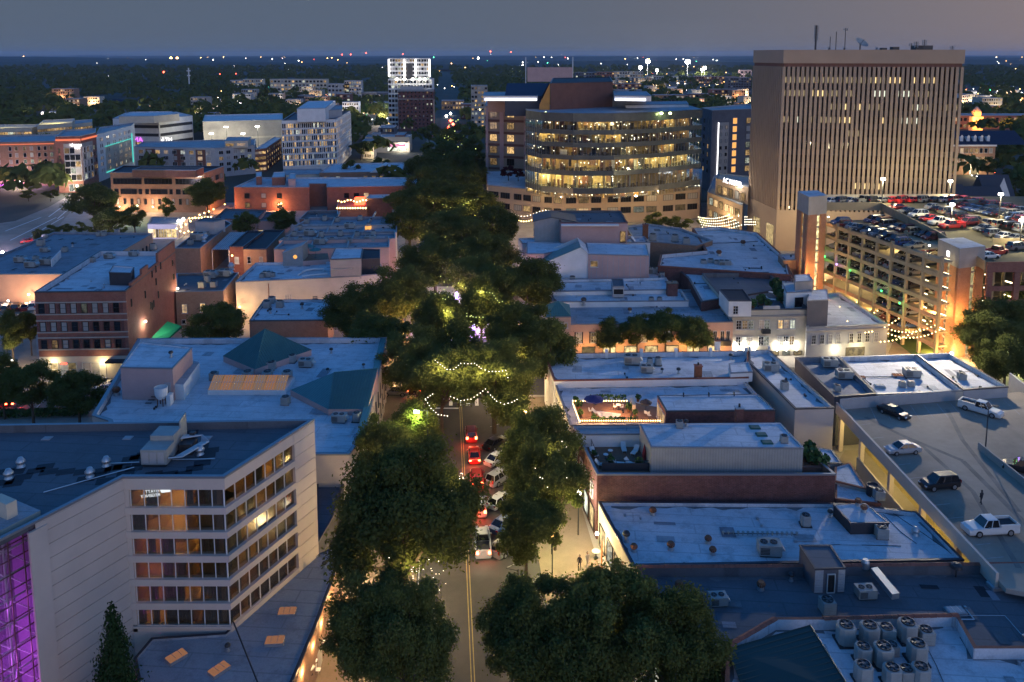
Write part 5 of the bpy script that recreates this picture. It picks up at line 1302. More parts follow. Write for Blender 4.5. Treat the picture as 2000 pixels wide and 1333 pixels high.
chimney(1363,742,8.0,10.3,1.1,'rust','rust-brown chimney on the party wall behind the brick penthouse');chimney(1401,684,8.0,9.7,.9,'white','white chimney with brick cap on the corner block parapet')
r6=B('terrace_block','white-roofed block with the string-lit roof terrace','building',[(1084,751),(1456,746),(1500,795),(1505,827),(1114,831)],7.9,0,'cream','roofw',.45,.3,'coping')
r6b=B('brick_penthouse','low brick penthouse with white roof right of the lit terrace','penthouse',[(1284,774),(1481,771),(1514,802),(1301,804)],10.5,7.4,'brickdark','roofw',.1,.2,'copdark')
r6b.win(3,mids(4,.08,.92),[7.6],1.1,2.2,'panewarm','wframe')
for u in(.25,.5,.75):r6b.box('fin_post',0,u,u+.01,10.4,11.0,'dsteel',0,.3)
# lit terrace
TZ=7.45
tt=[at(*p,TZ)for p in((1119,787),(1222,785),(1300,800),(1298,826),(1134,827))]
P=tt if area2(tt)>0 else tt[::-1]
mb=MB();mb.prism(P,TZ,TZ+.12,0,0);o=mb.build('terrace_decking',M['wood']);tag(o,'timber decking of the string-lit roof terrace','decking')
rail=[(1117,786),(1222,784),(1222,800)];ring=[P3(1119+5.0*k,783.5,8.7)for k in range(22)]+[P3(1119+.9*k,788+2.4*k,8.6)for k in range(16)]
string(ring[:22],'string_lights','warm bulbs along the back hedge of the lit roof terrace','bulb',.12)
string(ring[22:],'string_lights','warm bulbs along the street rail of the lit roof terrace','bulb',.11)
string([P3(1133+4.6*k,822,8.4)for k in range(36)],'string_lights','warm bulbs along the front edge of the lit roof terrace','bulb',.12)
for(px,py)in((1140,800),(1180,815),(1215,800),(1260,815),(1150,820),(1200,788)):q=at(px,py,8.6);lamp(q[0],q[1],9.0,105,(1,.5,.2),.2)
M['navy']=plain('navy_canvas',(.02,.025,.12),.8);M['redcanvas']=plain('red_canvas',(.16,.01,.02),.8);M['orange']=plain('orange_canvas',(.7,.2,.03),.8)
x,y=at(1160,806,TZ+.1);parasol(x,y,TZ+.1,1.5,2.4,'navy','navy blue parasol on the string-lit roof terrace')
x,y=at(1261,806,TZ+.1);parasol(x,y,TZ+.1,.9,1.9,'charcoal','black closed parasol right of the terrace planter wall')
mb=MB();x,y=at(1236,800,TZ);mb.cbox(x,y,TZ+.1,.5,2.6,1.2);solo(mb,'planter_wall',M['cream'],'pale planter wall dividing the lit roof terrace','planter')
mb=MB();x,y=at(1190,812,TZ);mb.cbox(x,y,TZ+.13,3.2,1.6,.015,0,-.3);solo(mb,'rug',M['white'],'pale rug on the lit terrace decking','rug')
for i,(px,py,k,rz)in enumerate(((1167,810,'lounger',1.3),(1178,818,'lounger',1.2),(1201,800,'chair',1.5),(1214,801,'chair',-1.5),(1208,800,'table',0),(1153,808,'chair',1.7),(1262,813,'chair',2.5),(1268,817,'chair',.5))):
 x,y=at(px,py,TZ+.12);instance(PR[k],(x,y,TZ+.12),rz,1,('white lounger left under the navy parasol','white lounger in front of the navy parasol','left chair at the lit terrace dining table','right chair at the lit terrace dining table','small dining table on the lit terrace','chair left of the loungers on the lit terrace','white chair in the terrace part beside the brick penthouse','white chair by the front bulbs near brick penthouse')[i],k if k!='lounger' else 'sun lounger')
M['leaf_small']=surf('potted_leaves',(.05,.11,.03),.8,.5,3)
def bush(x,y,z,r,label,name='potted_shrub',pot=True,cat='potted plant',n=60,group=None):
 t=thing(name,label,cat,(x,y,z),group)
 if pot:mb=MB();mb.lathe((x,y,z),[(r*.5,0),(r*.65,.4)],8);mb.build('pot',M['rust'],t)
 mb=MB();zc=z+(.4 if pot else 0)+r*.8
 for i in range(n):
  d=Vector((rnd.gauss(0,1),rnd.gauss(0,1),rnd.gauss(0,1))).normalized();p=Vector((x,y,zc))+d*r*rnd.uniform(.5,1.05);a=Vector((rnd.gauss(0,1),rnd.gauss(0,1),rnd.gauss(0,1))).normalized();b=a.cross(d).normalized()*r*.3;c=b.cross(a).normalized()*r*.3
  mb.poly([p-b-c,p+b-c,p+b+c,p-b+c])
 mb.build('leaves',M['leaf_small'],t,uv=False,kind='stuff');return t
for i,(px,py,r)in enumerate(((1124,791,.45),(1130,800,.5),(1133,816,.45),(1228,805,.5),(1246,786,.4),(1160,825,.4),(1240,816,.4))):q=at(px,py,TZ);bush(q[0],q[1],TZ+.12,r,('potted shrub at the back left corner of the lit terrace','potted shrub on the street side of the lit terrace','round potted shrub at the front left of the lit terrace','potted shrub against the planter wall','potted plant at the back behind the planter wall','potted shrub among the front bulbs of the terrace','potted shrub at the foot of the planter wall')[i])
mb=MB();hx0,hy0=at(1150,784,TZ);hx1,_=at(1221,784,TZ)
def hedge(x0,y0,x1,y1,z,w,h,label,name='hedge',cat='hedge',n=None):
 mb=MB();L=math.hypot(x1-x0,y1-y0);n=n or int(L*w*h*40+40)
 for i in range(n):
  u=rnd.random();p=Vector((x0+(x1-x0)*u+rnd.uniform(-w,w)/2,y0+(y1-y0)*u+rnd.uniform(-w,w)/2,z+h*(rnd.random()**.6)));a=Vector((rnd.gauss(0,1),rnd.gauss(0,1),rnd.gauss(0,1))).normalized();b=a.orthogonal().normalized()*.14;c=a.cross(b).normalized()*.14
  mb.poly([p-b-c,p+b-c,p+b+c,p-b+c])
 return solo(mb,name,M['leaf_small'],label,cat,((x0+x1)/2,(y0+y1)/2,z))
hedge(hx0,hy0,hx1,hy0,TZ,.6,1.0,'clipped hedge along the back of the lit roof terrace');q0,q1=at(1165,824,TZ),at(1245,824,TZ);hedge(q0[0],q0[1],q1[0],q1[1],TZ,.4,.7,'low hedge among the front bulbs of the lit terrace')
# next block: pavilion and shady deck
r8=B('deck_block','old brick block carrying the grey pavilion and a dark lounge deck','building',[(1120,834),(1520,831),(1632,927),(1166,927)],8.6,0,'brickdark','wood',.9,.3,'coping')
B('strip_roof','narrow grey strip roof with pink-lit end wall between the two decks','roof',[(1124,834),(1252,833),(1254,848),(1131,849)],9.5,7.7,'white','roofg',.15,.2,'coping')
pv=B('grey_pavilion','ribbed grey rooftop pavilion with white roof and three green hatches','pavilion',[(1250,829),(1524,827),(1569,876),(1272,874)],11.2,7.7,'ribbed','roofw',.06,.15,'coping')
for(px,py,l)in((1474,836,'green roof hatch at the back of three on pavilion'),(1487,850,'green roof hatch in the middle of three on pavilion'),(1498,865,'green roof hatch at the front of three on pavilion')):
 M.setdefault('hatch',plain('green_hatch',(.02,.10,.08),.5));x,y=at(px,py,11.15);mb=MB();mb.cbox(x,y,11.15,1.35,1.0,.14);mb.cbox(x,y,11.29,1.2,.85,.05);solo(mb,'roof_hatch',M['hatch'],l,'roof hatch',group='green hatches on the pavilion')
put('ac',1327,835,11.15,'white fan unit with its vent at the back left of pavilion',0,.9);put('stub',1340,833,11.15,'silver vent beside the white fan unit on pavilion',0,1.2);put('ac',1531,864,11.15,'dark fan unit right of the green hatches',0,.9)
chimney(1443,826,10.5,12.6,1.0,'brickdark','square brick chimney with pale cap behind the grey pavilion','steel')
def railing(pts,z,h,label,n=8,mat='dsteel'):
 t=thing('railing',label,'railing',(pts[0][0],pts[0][1],z));mb=MB()
 for a,b in zip(pts,pts[1:]):mb.tube((a[0],a[1],z+h),(b[0],b[1],z+h),.04,4);mb.tube((a[0],a[1],z+h*.5),(b[0],b[1],z+h*.5),.025,4)
 mb.build('rail',M[mat],t)
 for a,b in zip(pts,pts[1:]):
  for i in range(n+1):u=i/n;mb=MB();x,y=a[0]+(b[0]-a[0])*u,a[1]+(b[1]-a[1])*u;mb.tube((x,y,z),(x,y,z+h),.03,4);mb.build('post',M[mat],t)
 return t
DZ=7.7
railing([at(*p,DZ)for p in((1152,868),(1172,916),(1268,916))],DZ,1.1,'dark railing round the front of the lounge deck',6);railing([at(*p,DZ)for p in((1150,868),(1252,868))],DZ,1.1,'dark railing at the back of the lounge deck',6)
mb=MB();a,b=P3(1175,920,DZ),P3(1268,920,DZ);mb.ob(a,(b[0]-a[0],0,0),(0,.1,0),(0,0,1.0));solo(mb,'screen_panel',M['charcoal'],'black privacy screen on the front rail of the lounge deck','screen')
for i,(px,py,rz)in enumerate(((1160,890,.3),(1218,880,0),(1240,886,-.5),(1175,912,1.2),(1210,910,1.4),(1232,910,.9))):q=at(px,py,DZ);instance(PR['lounger'],(q[0],q[1],DZ),rz,1,('pale lounger along the street rail of the dark deck','pale lounger at back middle of the dark deck','tilted pale lounger beside the folded red parasol','pale lounger at the front left of the dark deck','pale lounger at the front middle of the dark deck','pale lounger at the front right of the dark deck')[i],'sun lounger')
for i,(px,py)in enumerate(((1192,888),(1183,896))):q=at(px,py,DZ);instance(PR['table'],(q[0],q[1],DZ),0,.8,('small pale table at mid dark deck','small pale table nearer the street on the dark deck')[i],'table')
x,y=at(1258,905,DZ);t=thing('parasol','folded red parasol at the pavilion corner on dark deck','parasol',(x,y,DZ));mb=MB();mb.tube((x,y,DZ),(x,y,DZ+2.6),.04,6);mb.build('pole',M['dsteel'],t);mb=MB();mb.lathe((x,y,DZ+.5),[(.3,0),(.28,.9),(.05,2.0)],8);mb.build('canopy',M['redcanvas'],t)
for i,(px,py,r)in enumerate(((1157,868,.5),(1196,866,.5),(1228,867,.55),(1246,868,.6),(1193,908,.5),(1160,895,.4),(1248,912,.5))):q=at(px,py,DZ);bush(q[0],q[1],DZ,r,('potted shrub at the back left of the dark deck','potted shrub on the back rail left of middle','potted shrub on the back rail right of middle','bushy plant at the back corner next to the pavilion','potted shrub among the front loungers','potted shrub by the street-side lounger','potted shrub at the front right of the dark deck')[i])
for i,(px,py,r)in enumerate(((1570,900,.9),(1590,908,.9),(1606,915,.8),(1580,888,.8))):q=at(px,py,DZ);bush(q[0],q[1],DZ,r,('dark shrub against the pavilion end wall','dark shrub second from the pavilion end','dark shrub at the far end of the side deck','dark shrub at the back of the side deck')[i])
mb=MB();q0,q1=P3(1560,922,DZ),P3(1622,922,DZ);mb.ob(q0,(q1[0]-q0[0],0,0),(0,.5,0),(0,0,.6));solo(mb,'planter_box',M['brown'],'long brown planter box on the side deck edge','planter')
# white one-storey roof
r3=B('white_roof_shop','wide white-roofed shop below the old brick wall','building',[(1169,981),(1640,984),(1790,1001),(1882,1094),(1236,1106)],5.7,0,'cream','roofw',.35,.3,'copdark')
RZ3=5.35
hz_=B('flat_hatch_house','low flat box house with dark sides on the white shop roof','roof house',[(1628,987),(1690,984),(1736,1022),(1662,1023)],6.7,RZ3,'charcoal','roofw',.06,.12,'copdark')
for k,px,py,l,sc in(('turb',1275,1006,'black round vent left of the brick wall patch, white roof',1.2),('turb',1310,1074,'black round vent lowest mid of the white shop roof',1.2),('turb',1238,1077,'rusty round vent near the street edge, white shop roof',1.1),('turb',1383,1061,'rusty round vent upper of two, mid white roof',1.1),('turb',1392,1083,'rusty round vent lower of two, mid white roof',1.1),('stub',1223,1058,'dark T pipe near the street edge of the white roof',1.6),('cond',1573,1026,'green round condenser on white roof left of box house',1.1),('hvac',1502,1082,'green-grey package unit above the tile parapet',1.1),('ac',1721,1050,'rust-topped unit below the flat box house',1.3),('ac',1716,975,'dark unit behind the box house by the alley',1.2),('turb',1676,987,'black vent upper on the flat box house',1.1),('turb',1687,1000,'black vent lower on the flat box house',1.1),('stub',1621,1010,'small vent left of the box house corner',1.2),('vent',1788,1045,'grey gabled vent on the right of the white roof',1.0)):put(k,px,py,RZ3+(1.3 if px in(1676,1687)else 0),l,0,sc)
mb=MB();p=Vector(P3(1413,1045,RZ3));q=Vector(P3(1556,1047,RZ3))
for k in range(16):
 c=p.lerp(q,k/15);mb=MB();mb.tube(c,c+Vector((0,0,.35)),.07,5);mb.lathe(c+Vector((0,0,.35)),[(.17,0),(.17,.1)],7);solo(mb,'pipe_support',M['acpaint'],'small pipe support in the long row on white shop roof','pipe support',group='row of pipe supports on the white shop roof')
pipe_run([p+Vector((0,0,.2)),q+Vector((0,0,.2))],.04,'dsteel','thin black pipe through the row of supports')
for(pts,l)in((((1725,1005),(1760,1040),(1790,1062)),'black cable curving across the right of the white shop roof'),(((1740,1000),(1800,1040),(1850,1075)),'outer black cable at the right edge of the white shop roof'),(((1560,1066),(1650,1064),(1760,1067)),'black cable lying along the lower white shop roof')):pipe_run([P3(*q_,RZ3+.03)for q_ in pts],.035,'black',l,'roof_cable',4,'cable')
tkx,tky=at(1704,965,5);mb=MB();mb.lathe((tkx,tky,4.6),[(.75,0),(.75,1.6),(.68,1.6),(.66,1.45)],14);solo(mb,'round_tank',M['dsteel'],'black open round tank beside the alley, behind white roof','tank')
B('alley_shed','small pink-white sloping roof beside the alley','shed',[(1632,912),(1660,905),(1692,955),(1630,940)],5.4,0,'concrete','roofw',.1,.2,'tile');B('alley_shed','lower white roof strip wedged next to the old brick wall','shed',[(1632,945),(1692,958),(1720,985),(1632,975)],5.0,0,'brickdark','roofw',.15,.2,'tile');B('alley_shed','upper pale roof panel by the alley columns','shed',[(1596,875),(1625,880),(1644,906),(1612,905)],5.6,0,'concrete','roofw',.1,.2,'copdark')
# dark roof and the near corner roof
r2=B('dark_roof_shop','wide dark-roofed shop with clay tile parapet, lower right','building',[(1244,1107),(1560,1105),(2090,1100),(2090,1275),(1420,1275),(1300,1275)],6.3,0,'brickdark','roofd',1.0,.35,'tile')
RZ2=5.3
sh2=B('stair_hut','dark board-sided stair hut with open doorway on the dark roof','hut',[(1562,1066),(1622,1066),(1651,1110),(1592,1112)],8.0,RZ2,'darkgrey','roofd',.04,.12,'copdark')
sh2.win(2,[.46],[RZ2+.05],.85,2.1,'black','wframe','doorway',sill=False)
for k in range(9):sh2.box('board',2,.0,.22,RZ2+.1+k*.28,RZ2+.34+k*.28,'greypaint',.05,.08);sh2.box('board',2,.72,.99,RZ2+.1+k*.28,RZ2+.34+k*.28,'greypaint',.05,.08)
for k,px,py,l,sc in(('turb',1326,1152,'black round vent left on the dark roof',1.2),('turb',1486,1152,'black round vent mid on the dark roof',1.2),('ac',1615,1196,'tall fan unit in front of the stair hut',1.35),('hvac',1690,1166,'twin-fan unit right of the stair hut',.85),('skyd',1866,1198,'rusty flat box at the right of the dark roof',1.0),('skyd',1950,1148,'white ribbed skylight at far right of the dark roof',1.1),('stub',1545,1135,'small square vent left of stair hut',1.2),('hvac',1402,1180,'dark unit half hidden by tree on the dark roof',.8)):put(k,px,py,RZ2,l,.15,sc)
mb=MB();a,b=Vector(P3(1700,1120,RZ2+.6)),Vector(P3(1742,1172,RZ2+.6));d=b-a;mb.ob(a,d,(.8,.2,0),(0,0,.6));mb.lathe(a+Vector((-.3,.6,.2)),[(.42,0),(.42,.7),(.3,.95)],12);solo(mb,'exhaust_duct',M['steel'],'silver exhaust duct with round fan head on the dark roof','duct')
mb=MB();a=Vector(P3(1868,1112,RZ2+.9));mb.tube(a+Vector((0,0,-.9)),a+Vector((0,0,.3)),.08,6);mb.lathe(a,[(.62,.2),(.55,.5),(.2,.7)],14);solo(mb,'satellite_dish',M['dsteel'],'dark dish on the tile parapet by the alley end','dish')
r1=B('corner_shop','near white-walled corner roof crowded with air conditioners, bottom right','building',[(1418,1262),(1512,1208),(1606,1208),(1870,1201),(1906,1264),(2090,1264),(2090,1560),(1418,1560)],8.4,0,'white','roofw',.95,.3,'tile')
RZ1=7.45
for k,px,py,l,sc in(('cond',1651,1255,'rounded condenser, far left in the back row',1.5),('cond',1697,1256,'rounded condenser, second in the back row',1.5),('ac',1730,1250,'dark condenser at back row centre',1.3),('cond',1771,1250,'large rounded condenser, fourth in the back row',1.5),('ac',1807,1254,'red-fanned condenser, far right in the back row',1.25),('cond',1685,1293,'rounded condenser, left of the middle row',1.3),('cond',1724,1298,'rounded condenser, centre of the middle row',1.5),('ac',1742,1278,'small red-fanned condenser tucked behind the middle row',.95),('cond',1790,1292,'rounded condenser, right of the middle row',1.5),('cond',1685,1331,'rounded condenser, far left in the front row',1.35),('cond',1741,1337,'rounded condenser, second in the front row',1.35),('ac',1769,1331,'dark condenser, third in the front row',1.2),('cond',1797,1335,'rounded condenser, far right in the front row',1.35)):put(k,px,py,RZ1,l+' of the near corner roof',.1,sc,'condensers on the near corner roof')
pipe_run([P3(1809,1262,RZ1+.03),P3(1828,1298,RZ1+.03),P3(1848,1345,RZ1+.03)],.025,'black','thin black cable right of the condensers','roof_cable',4,'cable')
for i,(px,py)in enumerate(((1654,1222),(1677,1223),(1716,1222))):a=Vector(P3(px,py,RZ1));mb=MB();mb.path([a,a+Vector((0,0,.7)),a+Vector((.45,0,.7)),a+Vector((.45,0,0))],.05,5);solo(mb,'pipe_loop',M['dsteel'],'black goose-neck pipe against the back parapet, '+('left of three','middle of three','right of three')[i],'pipe')
gt=thing('green_roof','dark green standing-seam roof slope at the bottom edge','roof',P3(1500,1300,RZ1))
M['dkgreen']=plain('dark_green_metal',(.028,.055,.05),.5,.3)
V0,V1,V2_,V3=P3(1421,1268,8.25),P3(1582,1222,9.3),P3(1668,1360,9.3),P3(1421,1420,7.9);mid=P3(1500,1300,8.6)
V3=(V0[0]+.2,V2_[1]-1,7.8)
mb=MB();mb.poly([V0,V3,V2_,V1]);mb.build('roof_slope',M['dkgreen'],gt)
mb=MB();mb.poly([V1,V2_,(V2_[0],V2_[1],RZ1),(V1[0],V1[1],RZ1)]);mb.poly([V0,V1,(V1[0],V1[1],RZ1),(V0[0],V0[1],RZ1)]);mb.build('upstand',M['white'],gt)
for k in range(14):u=k/13;a=Vector(V1).lerp(Vector(V2_),u)+Vector((0,0,.03));b=Vector(V0).lerp(Vector(V3),u)+Vector((0,0,.03));mb=MB();mb.tube(a,b,.045,4);mb.build('standing_seam',M['dkgreen'],gt)
mb=MB();mb.tube(Vector(V1)+Vector((0,0,.04)),Vector(V2_)+Vector((0,0,.04)),.08,5);mb.build('ridge_cap',M['dkgreen'],gt)
for b_ in(r6,r8,r3,r2):
 e_=4 if b_ in(r6,r3)else(3 if b_ is r8 else 5)
 L=b_.edge(e_)[3];n=max(2,int(L/3.2));b_.win(e_,mids(n,.04,.96),[.6],2.3,2.9,'shop','bframe','shop_window',sill=False)
 if b_.z>7:b_.win(e_,mids(n,.06,.94),[4.6],1.2,1.9,'pane','wframe')
def tiles(b,e,n,z):
 a,d,nn,L=b.edge(e)
 if 'tl%d'%n not in PR:m=MB();w=L/n*.5-.02;m.poly([(-w,-.3,0),(w,-.3,0),(w,0,.16),(-w,0,.16)]);m.poly([(-w,0,.16),(w,0,.16),(w,.3,0),(-w,.3,0)]);m.poly([(-w,-.3,0),(-w,0,.16),(-w,.3,0)]);m.poly([(w,-.3,0),(w,.3,0),(w,0,.16)]);PR['tl%d'%n]=m.mesh('tile',M['tile'])
 o=b.root['_o']
 for i in range(n):q=a+d*(L*(i+.5)/n)-nn*.15;t=bpy.data.objects.new('tile',PR['tl%d'%n]);COL.objects.link(t);t.parent=b.root;t.location=(q.x-o[0],q.y-o[1],z+.08-o[2]+rnd.uniform(0,.03));t.rotation_euler=(0,0,math.atan2(d.y,d.x)+rnd.uniform(-.05,.05))
tiles(r2,0,30,6.3);tiles(r2,1,42,6.3);tiles(r1,2,18,8.4);tiles(r1,0,9,8.4)
# ---------------------------------------------------------------- foreground parking deck
KZ=6.5
dk=[at(*p,KZ)for p in((1640,800),(1700,788),(1884,776),(1990,766),(2120,800),(2120,1180),(1965,1150),(1900,1080))]
kd=thing('parking_deck','worn concrete parking deck on columns at the right','parking deck',(dk[0][0],dk[0][1],0))
mb=MB();P=dk if area2(dk)>0 else dk[::-1];mb.prism(P,KZ-.5,KZ,1,0,True);mb.build('deck_slab',[M['lotasphalt'],M['concrete']],kd)
A_,B_=Vector(dk[0]),Vector(dk[7]);e_=(B_-A_);L_=e_.length;e_.normalize();nn_=Vector((e_.y,-e_.x));nn_=nn_ if nn_.x<0 else-nn_
mb=MB();p=A_-e_*.8;mb.ob((p.x,p.y,KZ-.95),tuple(e_*(L_+5.5))+(0,),tuple(nn_*.3)+(0,),(0,0,1.75));mb.build('edge_beam',M['tan'],kd)
for u in(.0,.2,.45,.68,.9):
 p=A_+e_*(L_*u)+nn_*.02;mb=MB();mb.ob((p.x,p.y,0),tuple(e_*.6)+(0,),tuple(-nn_*.6)+(0,),(0,0,KZ-.5));mb.build('column',M['tan'],kd)
mb=MB();p=A_+e_*(L_*.2);mb.ob((p.x,p.y,0),tuple(e_*(L_*.55))+(0,),tuple(nn_*.25)+(0,),(0,0,2.6));mb.build('low_wall',M['cream'],kd)
sheet('deck_underside_floor',[(1600,960),(1650,880),(1760,880),(2000,1100),(1900,1240)],.03,'lotasphalt')
M['ivory']=surf('dry_slope',(.30,.24,.10),.95,.5,.5,.4)
mb=MB();s0=A_-nn_*4;s1=B_-nn_*4;mb.poly([(s0.x,s0.y,0),(s1.x,s1.y,0),(s1.x+8,s1.y,KZ-.6),(s0.x+8,s0.y,KZ-.6)]);o=mb.build('bank',M['ivory']);o['kind']='structure'
for u in(.1,.35,.6,.85):p=A_+e_*(L_*u)-nn_*2.5;lamp(p.x,p.y,KZ-1.2,330,(1,.78,.3),.3)
mb=MB();w0,w1=Vector(P3(1913,878,KZ)),Vector(P3(2040,980,KZ));d=w1-w0;n2=Vector((d.y,-d.x,0)).normalized()*.25;mb.ob(w0,d,n2,(0,0,1.0));tag(mb.build('ramp_wall',M['concrete']),'pale low ramp wall on the parking deck beside the lamp post','wall')
x,y=at(1924,884,KZ);t=thing('lamp_post','dark unlit lamp post with twin heads on the parking deck','lamp post',(x,y,KZ));mb=MB();mb.tube((x,y,KZ),(x,y,KZ+6.6),.09,6,0,.06);mb.build('post',M['dsteel'],t)
for s in(-1,1):mb=MB();mb.tube((x,y,KZ+6.5),(x+s*.7,y,KZ+6.6),.04,5);mb.cbox(x+s*.95,y,KZ+6.55,.7,.35,.12);mb.build('lamp_head',M['dsteel'],t)
def cpx(kind,px,py,z,rz,col,label,**k):q=at(px,py,z);return car(kind,q[0],q[1],z,rz,col,label,**k)
cpx('sedan',1746,812,KZ,math.radians(212),'black','black low sedan nose-out by the deck back fence');cpx('pickup',1915,806,KZ,math.radians(222),'white','white pickup parked by the deck lamp post, nose to camera');cpx('sedan',1762,884,KZ,math.radians(98),'silver','silver sedan parked against the deck edge beam');cpx('suv',1834,952,KZ,math.radians(100),'black','black SUV parked against the deck edge beam');cpx('pickup',1932,1040,KZ,math.radians(95),'white','white pickup nearest the bottom of the parking deck');cpx('suv',1998,922,KZ,math.radians(60),'black','black car behind the pale ramp wall at frame edge')
n1=B('patched_roof_unit','back building with dark patched roof and black parapets','building',[(1553,699),(1638,697),(1713,770),(1630,776)],8.0,0,'darkgrey','roofp',.8,.35,'copdark')
n2=B('white_roof_unit','back building with white roof and two lit skylights','building',[(1639,698),(1789,693),(1881,764),(1712,771)],8.0,0,'cream','roofw',.7,.3,'coping')
n3=B('white_roof_unit','rightmost back building with white roof at the deck corner','building',[(1790,693),(1852,690),(1969,756),(1882,762)],8.2,0,'greypaint','roofw',.7,.3,'copdark')
for k,px,py,l,sc in(('hvac',1620,716,'dark unit at the back of the patched roof',1.1),('hvac',1648,739,'dark low unit mid patched roof',1.1),('ac',1635,764,'dark unit at the front of the patched roof',1.0),('hvac',1780,736,'large pale unit at the white back roof',1.1),('sky',1753,736,'amber-lit skylight mid white back roof',.9),('sky',1682,739,'amber-lit skylight near the left parapet of the white back roof',.7),('skyd',1718,757,'dark tilted skylight on the white back roof',.9),('ac',1762,756,'left dark condenser at the front of the white back roof',.9),('ac',1779,755,'right dark condenser at the front of the white back roof',.9),('ac',1878,743,'pale unit on the rightmost back roof',1.2)):put(k,px,py,7.3,l,0,sc)
t=thing('fence','grey board fence closing the back of the parking deck','fence',P3(1640,799,KZ));a,b=Vector(P3(1640,801,KZ)),Vector(P3(1884,781,KZ))
for k in range(26):p=a.lerp(b,k/26);d=(b-a)/26*.985;mb=MB();mb.ob(p,d,(0,.08,0),(0,0,1.7));mb.build('panel',M['greypaint'],t)
mb=MB();a,b=Vector(P3(1969,758,5)),Vector(P3(2080,850,5));d=b-a;mb.ob((a.x,a.y,0),(d.x,d.y,0),(.3,.1,0),(0,0,7.6));tag(mb.build('boundary_wall',M['greypaint']),'grey boundary wall at the right end of the parking deck','wall')
m=MB()
for k in range(11):
 for(a,b)in(((1700+k*26,796-k*1.4),(1712+k*28,822-k*1.2)),((1668+k*25,832+k*26),(1700+k*26,828+k*26))):
  p,q=Vector(P3(*a,KZ+.02)),Vector(P3(*b,KZ+.02));d=(q-p).normalized()*.06;m.poly([(p.x-d.y,p.y+d.x,p.z),(p.x+d.y,p.y-d.x,p.z),(q.x+d.y,q.y-d.x,q.z),(q.x-d.y,q.y+d.x,q.z)])
M['wornpaint']=surf('worn_paint',(.36,.34,.31),.9,.5,1.2,.5);o=m.build('deck_bay_lines',M['wornpaint']);o['kind']='structure'
for(pts,w)in((((1690,815),(1760,850),(1880,900),(2010,1030)),.35),(((1720,830),(1800,870),(1900,960),(1990,1110)),.3),(((1850,800),(1880,860),(1990,1000)),.3)):
 m=MB();Q_=[Vector(P3(*p,KZ+.004+.0045*len(pts)*w))for p in pts]
 for a,b in zip(Q_,Q_[1:]):d=(b-a).normalized()*w;m.poly([(a.x-d.y,a.y+d.x,a.z),(a.x+d.y,a.y-d.x,a.z),(b.x+d.y,b.y-d.x,b.z),(b.x-d.y,b.y+d.x,b.z)])
 M.setdefault('tyremark',surf('tyre_darkened_concrete',(.20,.18,.155),.9,.5,.5,.4));o=m.build('tyre_track',M['tyremark']);o['kind']='structure'
 # ---------------------------------------------------------------- right middle distance
pe=B('peach_building','peach stucco two-storey building with shuttered windows behind small trees','building',[(1113,634),(1432,629),(1398,566),(1080,570)],7.4,0,'peach','roofg',.5,.3,'coping')
for u in(.055,.145,.30,.45,.60):pe.win(0,[u],[3.6],1.1,2.1,'panewarm','wframe',bars=(2,3));pe.box('shutter',0,u-.026,u-.019,3.5,5.8,'charcoal',.1,.1);pe.box('shutter',0,u+.019,u+.026,3.5,5.8,'charcoal',.1,.1)
for u in(.89,.935,.97):pe.win(0,[u],[3.4],.8,2.2,'panedark','wframe',bars=(2,1))
pe.box('balcony',0,.87,.985,2.7,3.7,'dsteel',.7,.7);pe.win(0,mids(7,.05,.95),[.2],2.6,2.6,'shop','bframe',sill=False)
for u in(.1,.3,.5,.7,.92):a,d,nn,L=pe.edge(0);q=a+d*(u*L)+nn*2.2;lamp(q.x,q.y,2.6,170,(1,.55,.18),.3)
tu=B('hip_turret','small peach turret with blue-green hipped metal roof','turret',[(1066,620),(1115,619),(1112,596),(1066,597)],9.4,0,'peach','roofd',.1,.2,'coping')
a=[Vector(p+(9.5,))for p in tu.P];c=sum(a,Vector())/4+Vector((0,0,2.0));
for i in range(4):mb=MB();mb.poly([a[i],a[(i+1)%4],c]);mb.build('hip_slope',M['greenmetal'],tu.root)
tu.win(0,[.6,.8],[7.2],.7,1.0,'panewarm','wframe')
for nm,l,pts,z,w_,r_ in(('white_roof_block','pale-roofed block with low ridge walls behind the peach building',[(1078,590),(1345,588),(1330,566),(1078,568)],8.2,'white','roofw'),
('white_roof_block','wide white-roofed block with skylight hut, below the slanted teal roof',[(1070,570),(1318,566),(1300,543),(1070,548)],8.6,'white','roofw'),
('white_roof_block','white-roofed block at the foot of the mauve loft',[(1070,549),(1302,544),(1270,522),(1070,528)],8.2,'white','roofw')):B(nm,l,'building',pts,z,0,w_,r_,.5,.3,'coping')
for k,px,py,l,sc in(('ac',1088,555,'left of the dark pair below the slanted teal roof',1.2),('ac',1118,551,'right of the dark pair below the slanted teal roof',1.3),('skyd',1211,538,'dark glass skylight on the roof below mauve loft',1.6),('hvac',1275,535,'pale unit at the right edge of the white block',1.1),('ac',1293,542,'green unit at the right corner of white block',1.2),('stub',1140,597,'big black fan drum at front of the peach roof',2.2),('ac',1272,591,'left dark unit behind the small trees',1.1),('ac',1288,591,'right dark unit behind the small trees',1.1),('turb',1230,610,'low vent on the peach building roof',1.2)):put(k,px,py,7.6,l,0,sc)
hut=B('skylight_hut','small grey hut with dark opening on the white block','hut',[(1197,560),(1219,560),(1217,546),(1194,546)],10.4,8,'greypaint','roofd',.1,.12,'coping');hut.win(0,[.5],[8.6],2.2,1.3,'black','wframe','opening',sill=False)
chimney(1312,578,7.6,10.5,2.2,'brickdark','wide dark chimney with canopy cap at the alley edge','dsteel')
